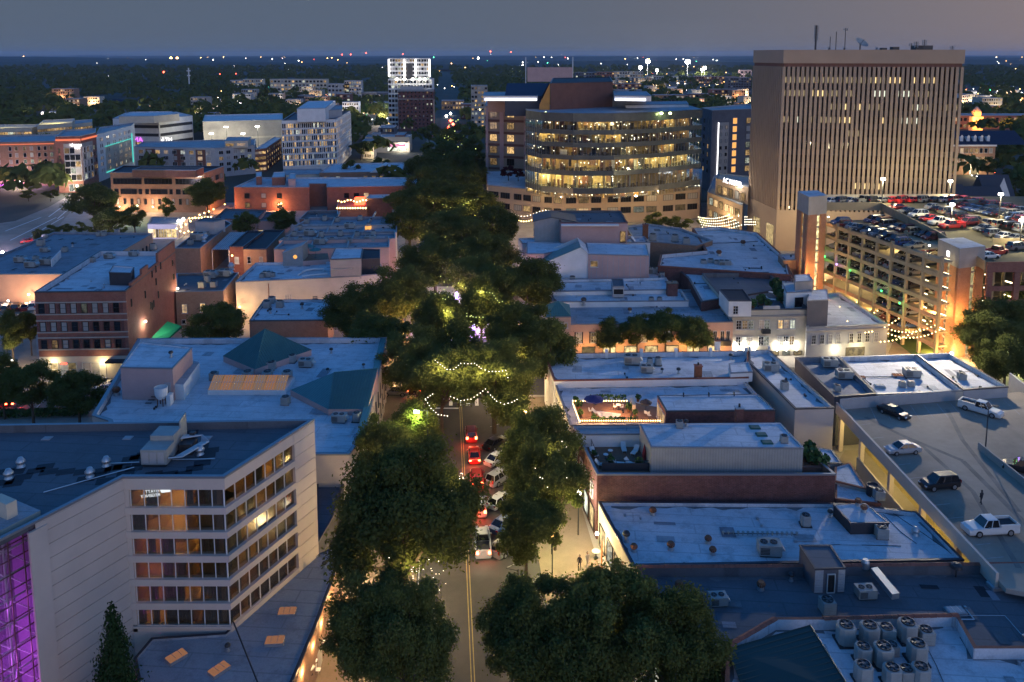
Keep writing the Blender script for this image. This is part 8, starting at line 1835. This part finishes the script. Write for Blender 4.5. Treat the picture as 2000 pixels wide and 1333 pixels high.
rb=far('brick_hotel_tower','dark red brick hotel tower with arched top windows','hotel',777,846,176,256,'brickdark',10,9,'panefd',20,f=(.34,.45));rb.box('cornice',0,-.02,1.02,rb.z-1.2,rb.z+.3,'coping',.8,.8);rb.box('stone_band',0,0,1,rb.z-7.5,rb.z-6.9,'concrete',.15,.2);rb.box('lit_side',1,.0,.8,2,rb.z-8,'peach',.1,.15)  # light on the side wall put into a peach panel
far('penthouse','small grey penthouse on the red brick hotel tower','penthouse',782,826,169,250,'greypaint',Y=655)
q=at(752,238,3);lamp(q[0],q[1],14,26000,(1,.8,.7),2);q=at(770,225,3);lamp(q[0],q[1],14,16000,(.7,.8,1),2)
FB=[('lit_garage','long yellow-lit parking garage below the dark woods','garage',527,638,155,186,'cream',4,16,'panef'),('lit_scaffold_block','block covered in bright work lights left of the white tower','building',672,705,158,206,'greypaint',7,7,'panef'),('grey_block','grey block next to the work-lit one','building',640,682,164,206,'greypaint',5,6,'panefd'),('brick_block','small dark brick block before the work-lit one','building',656,684,184,214,'brickdark',4,4,'panef'),('apartment_block','left grey apartment block at the forest edge','apartments',449,474,157,180,'greypaint',4,7,'panef'),('apartment_block','right grey apartment block at the forest edge','apartments',474,512,155,180,'cream',4,9,'panef'),
('dark_low_block','dark low building behind the work-lit block','building',706,758,181,206,'darkgrey',2,8,'panefd'),('small_white_hall','small white hall by the coloured fountain lights','hall',728,756,200,216,'white',1,5,'panef'),('beige_tower','plain beige tower left of the strip-lit rosy wing','tower',920,952,168,262,'concrete',11,5,'panef'),('lit_block','pale lit block right of the brick hotel tower','building',862,906,197,214,'brickbrown',2,8,'panef'),('red_gabled_block','red block by the tail-light glow','building',900,922,204,232,'brickdark',3,3,'panef'),
('apartment_block','dark end of the brick apartment row before the stadium','apartments',1124,1166,142,162,'darkgrey',4,8,'panefd'),('apartment_block','brick apartment row left of the stadium lights','apartments',1166,1200,141,162,'brick',4,7,'panef'),('apartment_block','pale apartment row below the left stadium light','apartments',1200,1256,140,162,'cream',4,11,'panef'),('stadium_stand','glowing stadium stand under the floodlights','stadium',1262,1350,149,160,'cream',2,18,'panef'),('apartment_block','long brick apartment row right of the stadium','apartments',1350,1440,150,163,'brick',3,18,'panef'),('office_block','dark office block left of the tan tower crown','office',1422,1468,152,182,'darkgrey',6,9,'panefd'),('pink_block','pale pink block peeking left of the tan tower','building',1446,1468,137,152,'pink',2,3,'panefd'),
('brick_block','red brick block with lit ground floor, upper right of brown box','building',1200,1260,164,182,'brick',3,9,'panef'),('lit_club','club with red neon letters and white floodlights','club',1278,1345,186,206,'brickbrown',3,8,'panef'),('lit_club','neighbour of the neon club with blue pillar light','club',1345,1386,184,206,'brickdark',3,6,'panef'),('white_block','white block behind the neon club','building',1305,1322,170,186,'white',2,3,'panef'),('dark_block','dark block right of the white one','building',1390,1440,175,196,'brickdark',3,8,'panef'),('low_grey_row','long low grey row beyond the brick apartments','building',1130,1300,176,190,'greypaint',2,20,'panefd')]
for a in FB:far(*a)
OCC=[(min(p[0]for p in o),max(p[0]for p in o),min(p[1]for p in o),max(p[1]for p in o))for o in([tuple((Vector(v.co)+c.parent.location)[:2])for v in c.data.vertices]for c in COL.objects if c.name.startswith('wall')and c.parent)]
CW=[('cream','cream'),('brick','red brick'),('greypaint','grey'),('brickbrown','brown brick'),('white','white'),('darkgrey','dark grey'),('concrete','concrete')]
for(xa,xb,ya,yb,n,ph)in((410,640,186,226,12,'between the woods and the white office'),(560,760,205,250,9,'by the fountain lights at the white tower'),(1140,1290,168,186,9,'below the stadium, above the brown box'),(1270,1465,186,214,11,'behind the charcoal hotel'),(1880,2010,182,232,11,'far right beyond the tan tower'),(690,800,262,330,5,'along the street behind the gabled inn'),(30,420,200,240,8,'behind the neon hotel')):
 for i,px in enumerate(sorted(rnd.uniform(xa,xb)for _ in range(n))):
  py=rnd.uniform(ya,yb);w=rnd.uniform(14,44);st=rnd.randint(2,5);hp=st*3.4*(py-107)/60;m_,nm=rnd.choice(CW)
  x,y,_=atY(px,py,96000/(py-107))
  if any(c0-8<x<c1+8 and e0-8<y<e1+8 for c0,c1,e0,e1 in OCC)or abs(x-street_x(y))<22:continue
  far('town_block',f'{nm} {st}-storey block {ph}, {ORD[i]} from left','building',px-w/2,px+w/2,py-hp,py,m_,st,max(3,int(w/4)),rnd.choice(['panef','panef','panefd']),rnd.uniform(10,22))
  if rnd.random()<.8:lamp(x+rnd.uniform(-8,8),y-5,4,2600*(y/600)**1.2,rnd.choice([(1,.6,.28),(1,.8,.55),(1,.9,.8)]),.6)
mb=MB();Y=620;a,b=atY(1030,160,Y),atY(1118,132,Y);mb.box(a[0],Y,a[2],b[0],Y+3,b[2]);t=thing('scoreboard','big blank violet-grey board between two poles','billboard',(a[0],Y,0));mb.build('panel',M['pink'],t)
for px in(1027,1119):c=atY(px,112,Y);mb=MB();mb.tube((c[0],Y+1,0),(c[0],Y+1,c[2]),.4,6);mb.build('pole',M['white'],t)
for i,(px,py,s)in enumerate(((1265,121,1.3),(1343,122,1.5),(1251,133,1.1),(1283,138,.8),(1376,134,1.0),(1371,137,.8))):
 Y=2100;x,y,z=atY(px,py,Y);t=thing('stadium_light','stadium floodlight mast, '+('tall left','tallest at right','far left','low white rack in middle','far right','lower one at far right')[i],'floodlight',(x,Y,0));mb=MB();mb.tube((x,Y,0),(x,Y,z),.4,5);mb.build('mast',M['white'],t);mb=MB();mb.lathe((x,Y-1,z-3*s),[(.6,0),(3.2*s,.9*s),(4.5*s,3.2*s),(4.0*s,5.4*s),(2.4*s,7*s),(.4,7.7*s)],10);mb.build('lamp_head',M['stad']if 'stad' in M else M.setdefault('stad',emit('stadium_lamp',(1,.98,.92),120)),t)
 if i in(0,1,4):lamp(x,Y-30,z+10,160000,(1,.97,.9),6)
dn=far('neon_diner','cream diner with pink neon window left of the street','diner',713,800,268,298,'cream',0,0);M['neonpink']=emit('pink_neon',(1,.35,.6),1.0);dn.box('neon_window',0,.52,.90,3.6,5.2,'neonpink',.1,.1);dn.box('lit_window',0,.5,.92,1.0,3.2,'shop',.1,.1);dn.box('blue_awning',0,.48,.95,6.2,7.0,'roofd',1.0,1.0)
ow=far('orange_lit_hall','brick hall with orange floodlit cupola, far right','hall',1855,2050,226,252,'brick',2,22,'panef',24);a=atY(1905,252,640);t=thing('cupola_tower','orange floodlit clock cupola of the far right hall','cupola',(a[0],640,0));mb=MB();mb.cbox(a[0],640,0,8,6,atY(1905,228,640)[2]);mb.build('base',M['peach'],t);mb=MB();z=atY(1905,228,640)[2];mb.cbox(a[0],640,z,5,4.5,4);mb.lathe((a[0],640,z+4),[(3.2,0),(2.6,1.2),(1.2,3.0),(.2,4)],8);mb.build('lantern',M['peach'],t);lamp(a[0]-6,632,10,12000,(1,.45,.08),1);lamp(a[0]+8,632,8,9000,(1,.45,.08),1)
mn=far('brick_mansion','brick mansion with blue mansard roof and white dormers at far right','mansion',1858,1945,283,342,'brickbrown',0,0,dep=20);A,d,nn,L=mn.edge(0)
mn.win(0,mids(8,.08,.95),[mn.z-4.2,mn.z-8.6],1.7,2.4,'pane','wframe');mn.box('portal',0,.44,.64,.2,8.5,'white',.4,.4);mn.box('portal_glass',0,.47,.61,.2,7.5,'shop',.46,.1);mn.box('cornice',0,-.01,1.01,mn.z-.8,mn.z,'white',.6,.6);q=A+d*L*.5+nn*6;lamp(q.x,q.y,3,2500,(1,.75,.4))
mb=MB();p0=A-d*.5+nn*.4;p1=A+d*(L+16);e0=(p0.x+3,p0.y+7,mn.z+6.5);e1=(p1.x-3,p1.y+7,mn.z+6.5);mb.poly([(p0.x,p0.y,mn.z),(p1.x,p1.y,mn.z),e1,e0]);mb.poly([e0,e1,(e1[0],e1[1]+9,mn.z),(e0[0],e0[1]+9,mn.z)]);mb.poly([(p0.x,p0.y,mn.z),e0,(e0[0],e0[1]+9,mn.z)]);mb.poly([(p1.x,p1.y,mn.z),(e1[0],e1[1]+9,mn.z),e1]);mb.build('mansard',M['bluemetal'],mn.root)
for u in(.25,.40,.55,.70,.85):q=A+d*(u*L)+nn*.1;mb=MB();mb.cbox(q.x,q.y+2.2,mn.z+1.6,1.5,2.2,2.2);mb.poly([(q.x-.9,q.y+1.05,mn.z+3.8),(q.x+.9,q.y+1.05,mn.z+3.8),(q.x,q.y+1.05,mn.z+4.9)]);mb.build('dormer',M['white'],mn.root)
for i,(x0,x1,yb,zr,l)in enumerate(((1850,1900,392,13,'dark gabled roof just behind the garage, left with chimney'),(1895,1975,395,11,'long dark gabled roof behind the garage lamp'),(1930,1990,382,14,'steep dark gable with pale triangular front'))):
 p,q=atY(x0,yb,270+8*i),atY(x1,yb,270+8*i);t=thing('gabled_house',l,'house',(p[0],p[1],0));mb=MB();mb.box(p[0],p[1],0,q[0],p[1]+14,7);mb.build('wall',M['brickdark'],t);mb=MB();ym=p[1]+7;mb.poly([(p[0],p[1],7),(q[0],p[1],7),(q[0],ym,zr+3),(p[0],ym,zr+3)]);mb.poly([(p[0],ym,zr+3),(q[0],ym,zr+3),(q[0],ym+7,7),(p[0],ym+7,7)]);mb.poly([(q[0],p[1],7),(q[0],ym+7,7),(q[0],ym,zr+3)]);mb.poly([(p[0],p[1],7),(p[0],ym,zr+3),(p[0],ym+7,7)]);mb.build('roof',M['copdark'],t)
 if i==0:mb=MB();mb.cbox((p[0]+q[0])/2,ym,zr,2.2,1.6,6);mb.build('chimney',M['brick'],t)
 if i==2:mb=MB();xm=p[0]+5;mb.poly([(xm-4,p[1]-.2,7),(xm+4,p[1]-.2,7),(xm,p[1]-.2,17)]);mb.build('gable_front',M['white'],t)
ch=thing('chapel','dark-roofed chapel with white gables among the woods','chapel',atY(215,207,1000));p,q=atY(214,208,1000),atY(285,206,1000);mb=MB();mb.box(p[0],1000,p[2]-8,q[0],1016,p[2]);mb.poly([(q[0]-4,999.5,p[2]),(q[0]+4,999.5,p[2]),(q[0],999.5,p[2]+9)]);mb.poly([(p[0],999.5,p[2]+1),(p[0]+8,999.5,p[2]+1),(p[0]+9,999.5,p[2]+5),(p[0]+1,999.5,p[2]+5)]);mb.build('gable',M['white'],ch);mb=MB();mb.poly([(p[0],1000,p[2]),(q[0],1000,p[2]),(q[0],1008,p[2]+8),(p[0],1008,p[2]+8)]);mb.build('roof',M['bluemetal'],ch)
x,y,z=atY(368,133,1400);mb=MB();mb.tube((x,y,0),(x,y,z),1.1,6);mb.cbox(x,y,z-6,5,5,2);mb.cbox(x,y,z-14,4,4,2);solo(mb,'telecom_mast',M['white'],'pale telecom mast rising from the woods at left','mast')
# far woods, town lights, hills
P=[];n=0
polys=[(min(p[0]for p in o),max(p[0]for p in o),min(p[1]for p in o),max(p[1]for p in o))for o in([tuple((Vector(v.co)+c.parent.location)[:2])for v in c.data.vertices]for c in COL.objects if c.name.startswith('wall')and c.parent)]
while len(P)<5200:
 y=330*(3600/330)**ng.random();x=ng.uniform(-.66,.66)*y
 dens=1.0 if y>1500 else .75
 if x>-60 and 300<x+y*.05<900 and y<2600:dens=.35
 if-.18*y<x<.62*y and y<700:dens=.10
 if x>-.56*y and y<505:dens=.03
 if 870<y<1012 and-.525*y<x<-.43*y:continue
 if ng.random()>dens or abs(x-street_x(y))<16 or y>3600:continue
 if any(a-5<x<b+5 and c-5<y<d+7 for a,b,c,d in polys):continue
 if at(30,440)[0]-10<x<at(170,380)[0]+6 and 270<y<380:continue
 P.append((x,y))
P=np.array(P);k=26;R=ng.uniform(3.6,6.8,len(P))*(1+P[:,1]/6000);D=ng.normal(size=(len(P),k,3));D/=np.linalg.norm(D,axis=2,keepdims=True);D[:,:,2]=np.abs(D[:,:,2])*1.1-.25
C=np.concatenate([P,(R*1.0+2.0)[:,None]],1)[:,None,:]+D*R[:,None,None]*np.array([1,1,.9])*ng.uniform(.75,1.05,(len(P),k,1))
fo=bpy.data.objects.new('distant_woods',quads('distant_woods',C.reshape(-1,3),(D+ng.normal(size=D.shape)*.35+np.array([0,0,.3])).reshape(-1,3),np.repeat(R,k)*ng.uniform(.35,.6,len(P)*k),'leaf'));COL.objects.link(fo);tag(fo,'dark mass of trees stretching to the horizon behind the town','woods',kind='stuff')
# ---------------------------------------------------------------- street life
sa=math.atan(.08134)
def lampost(d,y,label,hgt=5.5,lit='lampy',power=300,col=(1,.72,.36)):
 x,y=sx(d,y);t=thing('street_lamp',label,'street lamp',(x,y,0));mb=MB();mb.tube((x,y,0),(x,y,hgt),.07,6);mb.build('post',M['dsteel'],t);mb=MB();mb.lathe((x,y,hgt),[(.12,0),(.26,.15),(.24,.5),(.06,.65)],8);mb.build('globe',M[lit],t);lamp(x,y,hgt+.3,power,col,.35)
PL=('near the bottom edge','beside the podium tip','beside the largest tree','by the queue of cars','before the junction','beyond the junction','by the violet plaza','past the violet plaza','by the old roofs','by the long brick block','by the inn')
for i,y in enumerate((66,82,98,114,131,158,178,200,230,265,310)):lampost(-7.2,y,'globe street lamp on the left kerb '+PL[i],power=3200 if y<150 else 2600);lampost(9.6,y+5,'globe street lamp on the right kerb '+PL[i],power=3200 if y<150 else 2600)  # kerb lamps added on both sides to light road and trees
x,y,z=atY(814,806,110);t=thing('street_lamp','tall yellow-green street lamp shining inside the bright green tree','street lamp',(x+1.5,y,0));mb=MB();mb.tube((x+1.5,y,0),(x+1.5,y,z+.3),.08,6);mb.tube((x+1.5,y,z+.3),(x,y,z+.3),.05,5);mb.build('post',M['dsteel'],t);mb=MB();mb.cbox(x,y,z,.8,.5,.25);mb.build('lamp_head',M['lampg'],t);lamp(x,y-.6,z-.3,600,(.75,1,.3),.3)
for(px,py,Y,c,pw,l)in((1130,968,96,(1,.95,.8),600,'bright white globe lamp beside the old brick wall facade'),(1078,1018,92,(.8,1,.35),420,'lamp glowing inside the lime-lit tree on right pavement'),(1970,692,150,(.75,1,.3),700,'lamp glowing in the lime-lit tree at the right edge'),(408,392,300,(1,.5,.1),900,'orange lamp in the tree at the brown office'),(268,405,290,(.7,1,.3),800,'lime lamp in the tree at left foot of brown office'),(98,405,330,(.85,.75,1),60000,'twin-headed white lamp on the avenue'),(5,495,235,(.8,.65,1),50000,'bright white lamp at the left frame edge'),(38,440,300,(.85,.72,1),60000,'white lamp mid of the avenue at left'),(150,365,345,(.9,.8,.9),7000,'white lamp at the far end of the avenue'),(164,722,150,(1,.9,.7),500,'white lamp between the forecourt trees'),(1858,695,156,(1,.85,.4),400,'yellow lamp on the near stair tower foot')):  # mid and far avenue lamps are added to brighten the avenue
 x,y,z=atY(px,py,Y);t=thing('street_lamp',l,'street lamp',(x,y,0));mb=MB();mb.tube((x,y,0),(x,y,z),.08,6);mb.build('post',M['dsteel'],t);mb=MB();mb.lathe((x,y,z),[(.2,0),(.38,.25),(.3,.6),(.08,.8)],8);mb.build('globe',M['lampg' if c[1]==1 else('lampy' if c[2]<.2 else 'lampw')],t);lamp(x,y-.5,z+.3,pw,c,.35)
mb=MB();x,y,z=atY(1012,1112,88);mb.tube((x,y,0),(x,y,z),.06,6);mb.tube((x,y,z-.2),(x-1.4,y,z+.1),.04,5);mb.box(x+.1,y-.02,z-2.6,x+.7,y+.02,z-1.4,1);M.setdefault('lime',plain('lime_banner',(.2,.45,.08),.7));tag(mb.build('banner_pole',[M['dsteel'],M['lime']]),'dark pole with lime green banner right of the road','banner pole')
def pxcar(kind,px,py,rz,col,label,**k):q=at(px,py,0);return car(kind,q[0],q[1]+(2.2 if abs(rz-sa)<.3 else 0),0.01,rz,col,label,**k)
for kd_,px,py,col,l in(('suv',919,867,'dark red','first red-lit car in the queue, farthest'),('sedan',925,909,'red','second red-lit car in the queue'),('suv',930,957,'red','third red-lit car in the queue, half behind twinkle tree'),('van',934,1012,'silver','silver van in the queue mostly hidden by the tree'),('pickup',941,1088,'silver','pickup with bright tail at the end of the queue')):pxcar(kd_,px,py,sa,col,l,brake=True);q=at(px,py+6,0);lamp(q[0],q[1],.9,90,(1,.08,.03),.3)
q=at(940,1096,0);lamp(q[0],q[1]-1.5,1.5,35,(1,.95,.7),.3)
for i,(kd_,px,py,col)in enumerate((('sedan',968,872,'black'),('sedan',972,902,'white'),('suv',976,940,'silver'),('hatch',978,985,'white'),('sedan',985,1030,'blue'),('suv',990,1075,'grey'))):pxcar(kd_,px,py,sa-.75,col,f'{col} {KW[kd_]} parked at an angle on the right, {ORD[i]} from the junction')
for i,(kd_,px,py,rz,col)in enumerate((('suv',772,772,1.57,'grey'),('sedan',795,768,1.57,'black'),('van',815,760,1.57,'white'),('sedan',845,768,1.57,'red'))):pxcar(kd_,px,py,rz,col,f'{col} {KW[kd_]} with red lights on the cross street, {ORD[i]} from the hall corner',brake=True)
for i,(kd_,px,py,rz,col)in enumerate((('suv',2,612,.3,'grey'),('suv',22,611,.3,'black'),('sedan',40,610,.3,'dark red'),('suv',56,608,.3,'white'),('suv',10,632,-1.2,'white'))):pxcar(kd_,px,py,rz,col,f'{col} {KW[kd_]} in the lot left of the brick office, '+('far left','second','third','next to the brick wall','nearest')[i])
for i,(kd_,px,py,rz,col)in enumerate((('sedan',35,786,.5,'silver'),('suv',110,780,1.5,'grey'),('sedan',205,765,1.5,'white'),('sedan',225,755,1.5,'silver'),('hatch',8,790,.4,'red'))):pxcar(kd_,px,py,rz,col,f'{col} {KW[kd_]} on the forecourt behind the trees, '+('left','middle','by the hall wall','nearest the brick office door','at the frame edge')[i],brake=i in(0,1,4))
for i,(kd_,px,py,rz,col)in enumerate((('sedan',56,474,-.9,'red'),('sedan',96,474,-.9,'blue'),('suv',85,460,-.9,'black'))):pxcar(kd_,px,py,rz,col,f'{col} {KW[kd_]} waiting on the broad avenue at left')
for i,(px,py,c)in enumerate(((1918,348,1),(1908,346,1),(1932,340,0),(1960,770,0))):pxcar('sedan',px,py,1.2,'grey','grey sedan on the far right street, '+('with bright headlights','following close behind','with red tail lights','streaking past the deck corner')[i],head=bool(c),brake=not c)
# plaza glow under the canopy
M['plaza']=surf('plaza_paving',(.4,.36,.34),.8,.2,.4)
sheet('plaza',[(800,660),(1010,660),(985,560),(830,560)],.15,'plaza')
for(px,py,c,pw)in((912,648,(.55,.3,1),700),(890,655,(.5,.35,1),700),(930,655,(.7,.4,1),900),(900,590,(.85,.7,1),900),(885,600,(.6,.5,1),900),(800,540,(1,.6,.4),900),(880,500,(1,.6,.3),700),(905,495,(1,.6,.3),700),(980,500,(1,.6,.35),700),(790,720,(1,.55,.25),1100),(775,690,(1,.55,.25),900),(770,745,(1,.5,.2),500)):q=at(px,py,0);lamp(q[0],q[1],3.2,pw,c,.5)
for i,(px,py)in enumerate(((905,642),(925,652),(892,588),(912,585))):x,y=at(px,py,2.5);mb=MB();mb.cbox(x,y,0,.5,.5,3.0);mb.cbox(x,y,3.0,.6,.6,1.6,1);tag(mb.build('light_column',[M['dsteel'],M['violet']]),'violet light column on the plaza under the trees, '+('nearest left','nearest right','far left','far right')[i],'light column')
ST=[(((850,704),(860,712),(873,722),(886,722),(900,710),(914,711),(927,710),(940,720),(955,726),(975,726),(988,724),(994,745)),'white-green festoon sagging over the junction trees'),(((831,780),(845,770),(850,765)),'short festoon at the left of the junction'),(((832,782),(842,798),(856,810),(880,814)),'festoon dropping left over the zebra'),(((880,775),(900,783),(920,780),(938,768),(948,760),(958,772),(970,784),(985,790),(1000,786),(1015,778)),'festoon with peak above the round tree'),(((845,570),(860,583),(870,585),(882,576),(895,570)),'green festoon left of the violet glow'),(((925,568),(945,570),(962,573),(968,583),(975,591),(987,588)),'green festoon right of the violet glow'),(((860,605),(880,610),(900,617),(930,620),(950,620)),'green festoon across the plaza'),(((846,353),(855,360),(868,366),(882,368)),'green festoon high in far trees'),(((870,265),(880,270),(893,268)),'far green festoon near the tail lights'),(((865,400),(880,406),(895,410)),'far festoon in mid canopy'),(((905,400),(920,392),(940,388)),'far festoon toward the brick podium')]
for pts,l in ST:
 dense=[]
 for a,b in zip(pts,pts[1:]):
  n=max(1,round(math.hypot(b[0]-a[0],b[1]-a[1])/6.5));dense+=[(a[0]+(b[0]-a[0])*k/n,a[1]+(b[1]-a[1])*k/n)for k in range(n)]
 for j in range(2,len(dense),7):q=at(dense[j][0],dense[j][1],13);lamp(q[0],q[1],12.6,260 if pts[0][1]>690 else 420,(1,.78,.34),.3)
 string([P3(p[0],p[1],13.5)for p in dense],'string_lights',l,'bulbw' if pts[0][1]>690 else 'bulbg',.06 if pts[0][1]>690 else .085)
def twinkle(cx,cy,rx,ry,n,label,mat='bulbg',z=9,r=.05):
 q=at(cx,cy,z);lamp(q[0],q[1],z,420*(q[1]/100),(1,.75,.35),.5)
 t=None;mb=MB()
 for i in range(n):a=rnd.uniform(0,6.28);q=rnd.random()**.5;p=P3(cx+rx*q*math.cos(a),cy+ry*q*math.sin(a),z+rnd.uniform(-1,2));mb.ball(p,r*p[1]/90)
 o=solo(mb,'twinkle_lights',M[mat],label,'twinkle lights',kind='stuff')
twinkle(886,980,40,60,60,'tiny lights wound through the slim twinkle tree','bulbw');twinkle(805,1120,70,60,40,'tiny lights in the lower right of the largest tree','bulbw');twinkle(900,560,110,110,130,'tiny coloured lights inside the plaza canopy');twinkle(880,400,80,60,60,'tiny lights inside the far street canopy');twinkle(900,280,40,50,40,'tiny green lights in the farthest street trees');twinkle(1075,900,40,60,40,'tiny lights in the tall right pavement tree','bulbw')
# people
M['skin']=plain('skin',(.35,.2,.14),.6);M['cloth1']=plain('dark_clothes',(.02,.02,.025),.9);M['cloth2']=plain('pale_clothes',(.35,.33,.32),.9)
def person(px,py,z0,rz,label,mat,stride=.18):
 x,y=at(px,py,z0)
 J=[(0,0,.95),(0,0,1.2),(0,0,1.42),(0,0,1.52),(0,.01,1.66),(.19,0,1.40),(.27,.05,1.12),(.24,.2,.92),(-.19,0,1.40),(-.27,-.05,1.12),(-.25,.05,.88),(.1,0,.9),(.11,stride*.6,.5),(.11,stride,.06),(.11,stride+.16,.04),(-.1,0,.9),(-.11,-stride*.4,.5),(-.11,-stride,.08),(-.11,-stride+.16,.04)]
 E_=[(0,1),(1,2),(2,3),(3,4),(2,5),(5,6),(6,7),(2,8),(8,9),(9,10),(0,11),(11,12),(12,13),(13,14),(0,15),(15,16),(16,17),(17,18)]
 Rr=[.16,.15,.16,.06,.10,.075,.055,.04,.075,.055,.04,.1,.07,.05,.04,.1,.07,.05,.04]
 me=bpy.data.meshes.new('person');me.from_pydata(J,E_,[]);o=bpy.data.objects.new('person',me);COL.objects.link(o);o.location=(x,y,z0);o.rotation_euler=(0,0,rz);me.materials.append(M[mat])
 s=o.modifiers.new('skin','SKIN');sv=me.attributes.get('skin_vertices')or None
 if not me.skin_vertices:
  bpy.context.view_layer.objects.active=o;bpy.ops.mesh.customdata_skin_add()
 for v,r in zip(me.skin_vertices[0].data,Rr):v.radius=(r,r*.8)
 me.skin_vertices[0].data[0].use_root=True;u=o.modifiers.new('sub','SUBSURF');u.levels=u.render_levels=1
 mb=MB();mb.lathe((0,.02,1.55),[(.055,0),(.09,.06),(.1,.14),(.07,.23),(.02,.26)],10);h=mb.build('head',M['skin'],None,uv=False,smooth=True);h.parent=o;mb=MB();mb.lathe((0,-.01,1.66),[(.106,-.04),(.112,.04),(.085,.13),(.02,.17)],10);h=mb.build('hair',M['cloth1'],None,uv=False,smooth=True);h.parent=o
 return tag(o,label,'person')
person(1916,985,KZ,.3,'person in dark clothes walking across the parking deck','cloth1');person(1132,1112,.13,2.8,'person in dark clothes on the right pavement','cloth1');person(1147,1106,.13,3.4,'person in pale shirt on the right pavement by a cafe table','cloth2');person(702,1185,.13,.2,'person in pale clothes on the left pavement below the big tree','cloth2');person(697,1198,.13,.4,'second person walking just below the pale-clothed one','cloth1')
mb=MB();x,y=at(1164,1090,.13);instance(PR['table'],(x,y,.13),0,1.2,'round cafe table on the right pavement at the shop front','table');mb.box(x+.3,y-3.2,.13,x+.4,y-2.6,4.0);solo(mb,'banner',M['orange'],'orange vertical banner on the right pavement at dark roof shop','banner')
WL=[(60,588,193,(1,.6,.35),380,'on the tan warehouse front wall, left'),(110,588,193,(1,.6,.35),300,'on the tan warehouse front wall, right'),(366,520,222,(1,.55,.25),900,'low on the brown brick block front'),(455,500,214,(1,.5,.25),700,'in the yard under the striped canopy'),(500,520,205,(1,.58,.28),600,'on the buff rear building wall'),(470,600,178,(1,.6,.3),600,'low at the left end of cream block'),(560,620,176,(1,.65,.4),500,'on the cream block wall above the flat shop'),(300,408,308,(1,.62,.35),1800,'over the brown office entrance'),(235,408,308,(1,.62,.35),1500,'on the left part of the brown office'),(440,400,312,(1,.35,.1),2200,'at the left end of the long brick block'),(545,400,312,(1,.4,.15),1200,'low on the long brick block wall'),(40,355,366,(1,.7,.45),2500,'over the neon hotel drive'),(20,600,188,(1,.65,.4),900,'above the parked cars left of the brick office'),(30,735,150,(1,.75,.45),900,'on the forecourt canopy edge'),(790,655,165,(1,.5,.2),900,'under the trees at the flat shop corner'),(1470,850,104,(1,.55,.2),350,'in the alley behind the brick penthouse'),(700,1160,88,(1,.7,.4),500,'over the left pavement by the podium'),(1165,1040,92,(1,.68,.35),500,'over the white roof shop front')]  # fixtures added to make these walls and alleys glow
for px,py,Y,c,pw,l in WL:x,y,z=atY(px,py,Y);z=max(z,2.2);mb=MB();mb.lathe((x,y-.6,z),[(.06,0),(.2,.1),(.2,.3),(.06,.4)],8);mb.tube((x,y-.6,z+.2),(x,y+.1,z+.2),.04,4,1);tag(mb.build('wall_light',[M['lampy' if c[2]<.35 else 'lampw'],M['dsteel']]),'small warm wall light '+l,'wall light');lamp(x,y-1.6,z,pw,c,.3)
# ---------------------------------------------------------------- dusk haze over the whole town
mb=MB();mb.box(-21500,-120,-6,21500,27000,140)
m=bpy.data.materials.new('haze');m.use_nodes=True;nt=m.node_tree;nt.nodes.clear();v=nt.nodes.new('ShaderNodeVolumePrincipled');v.inputs['Color'].default_value=(.75,.82,.95,1);v.inputs['Density'].default_value=.00004;o=nt.nodes.new('ShaderNodeOutputMaterial');nt.links.new(v.outputs[0],o.inputs['Volume']);M['hazeair']=m
o=mb.build('haze',m,uv=False);tag(o,'thin dusk haze lying over the town and the far woods','haze',kind='stuff')
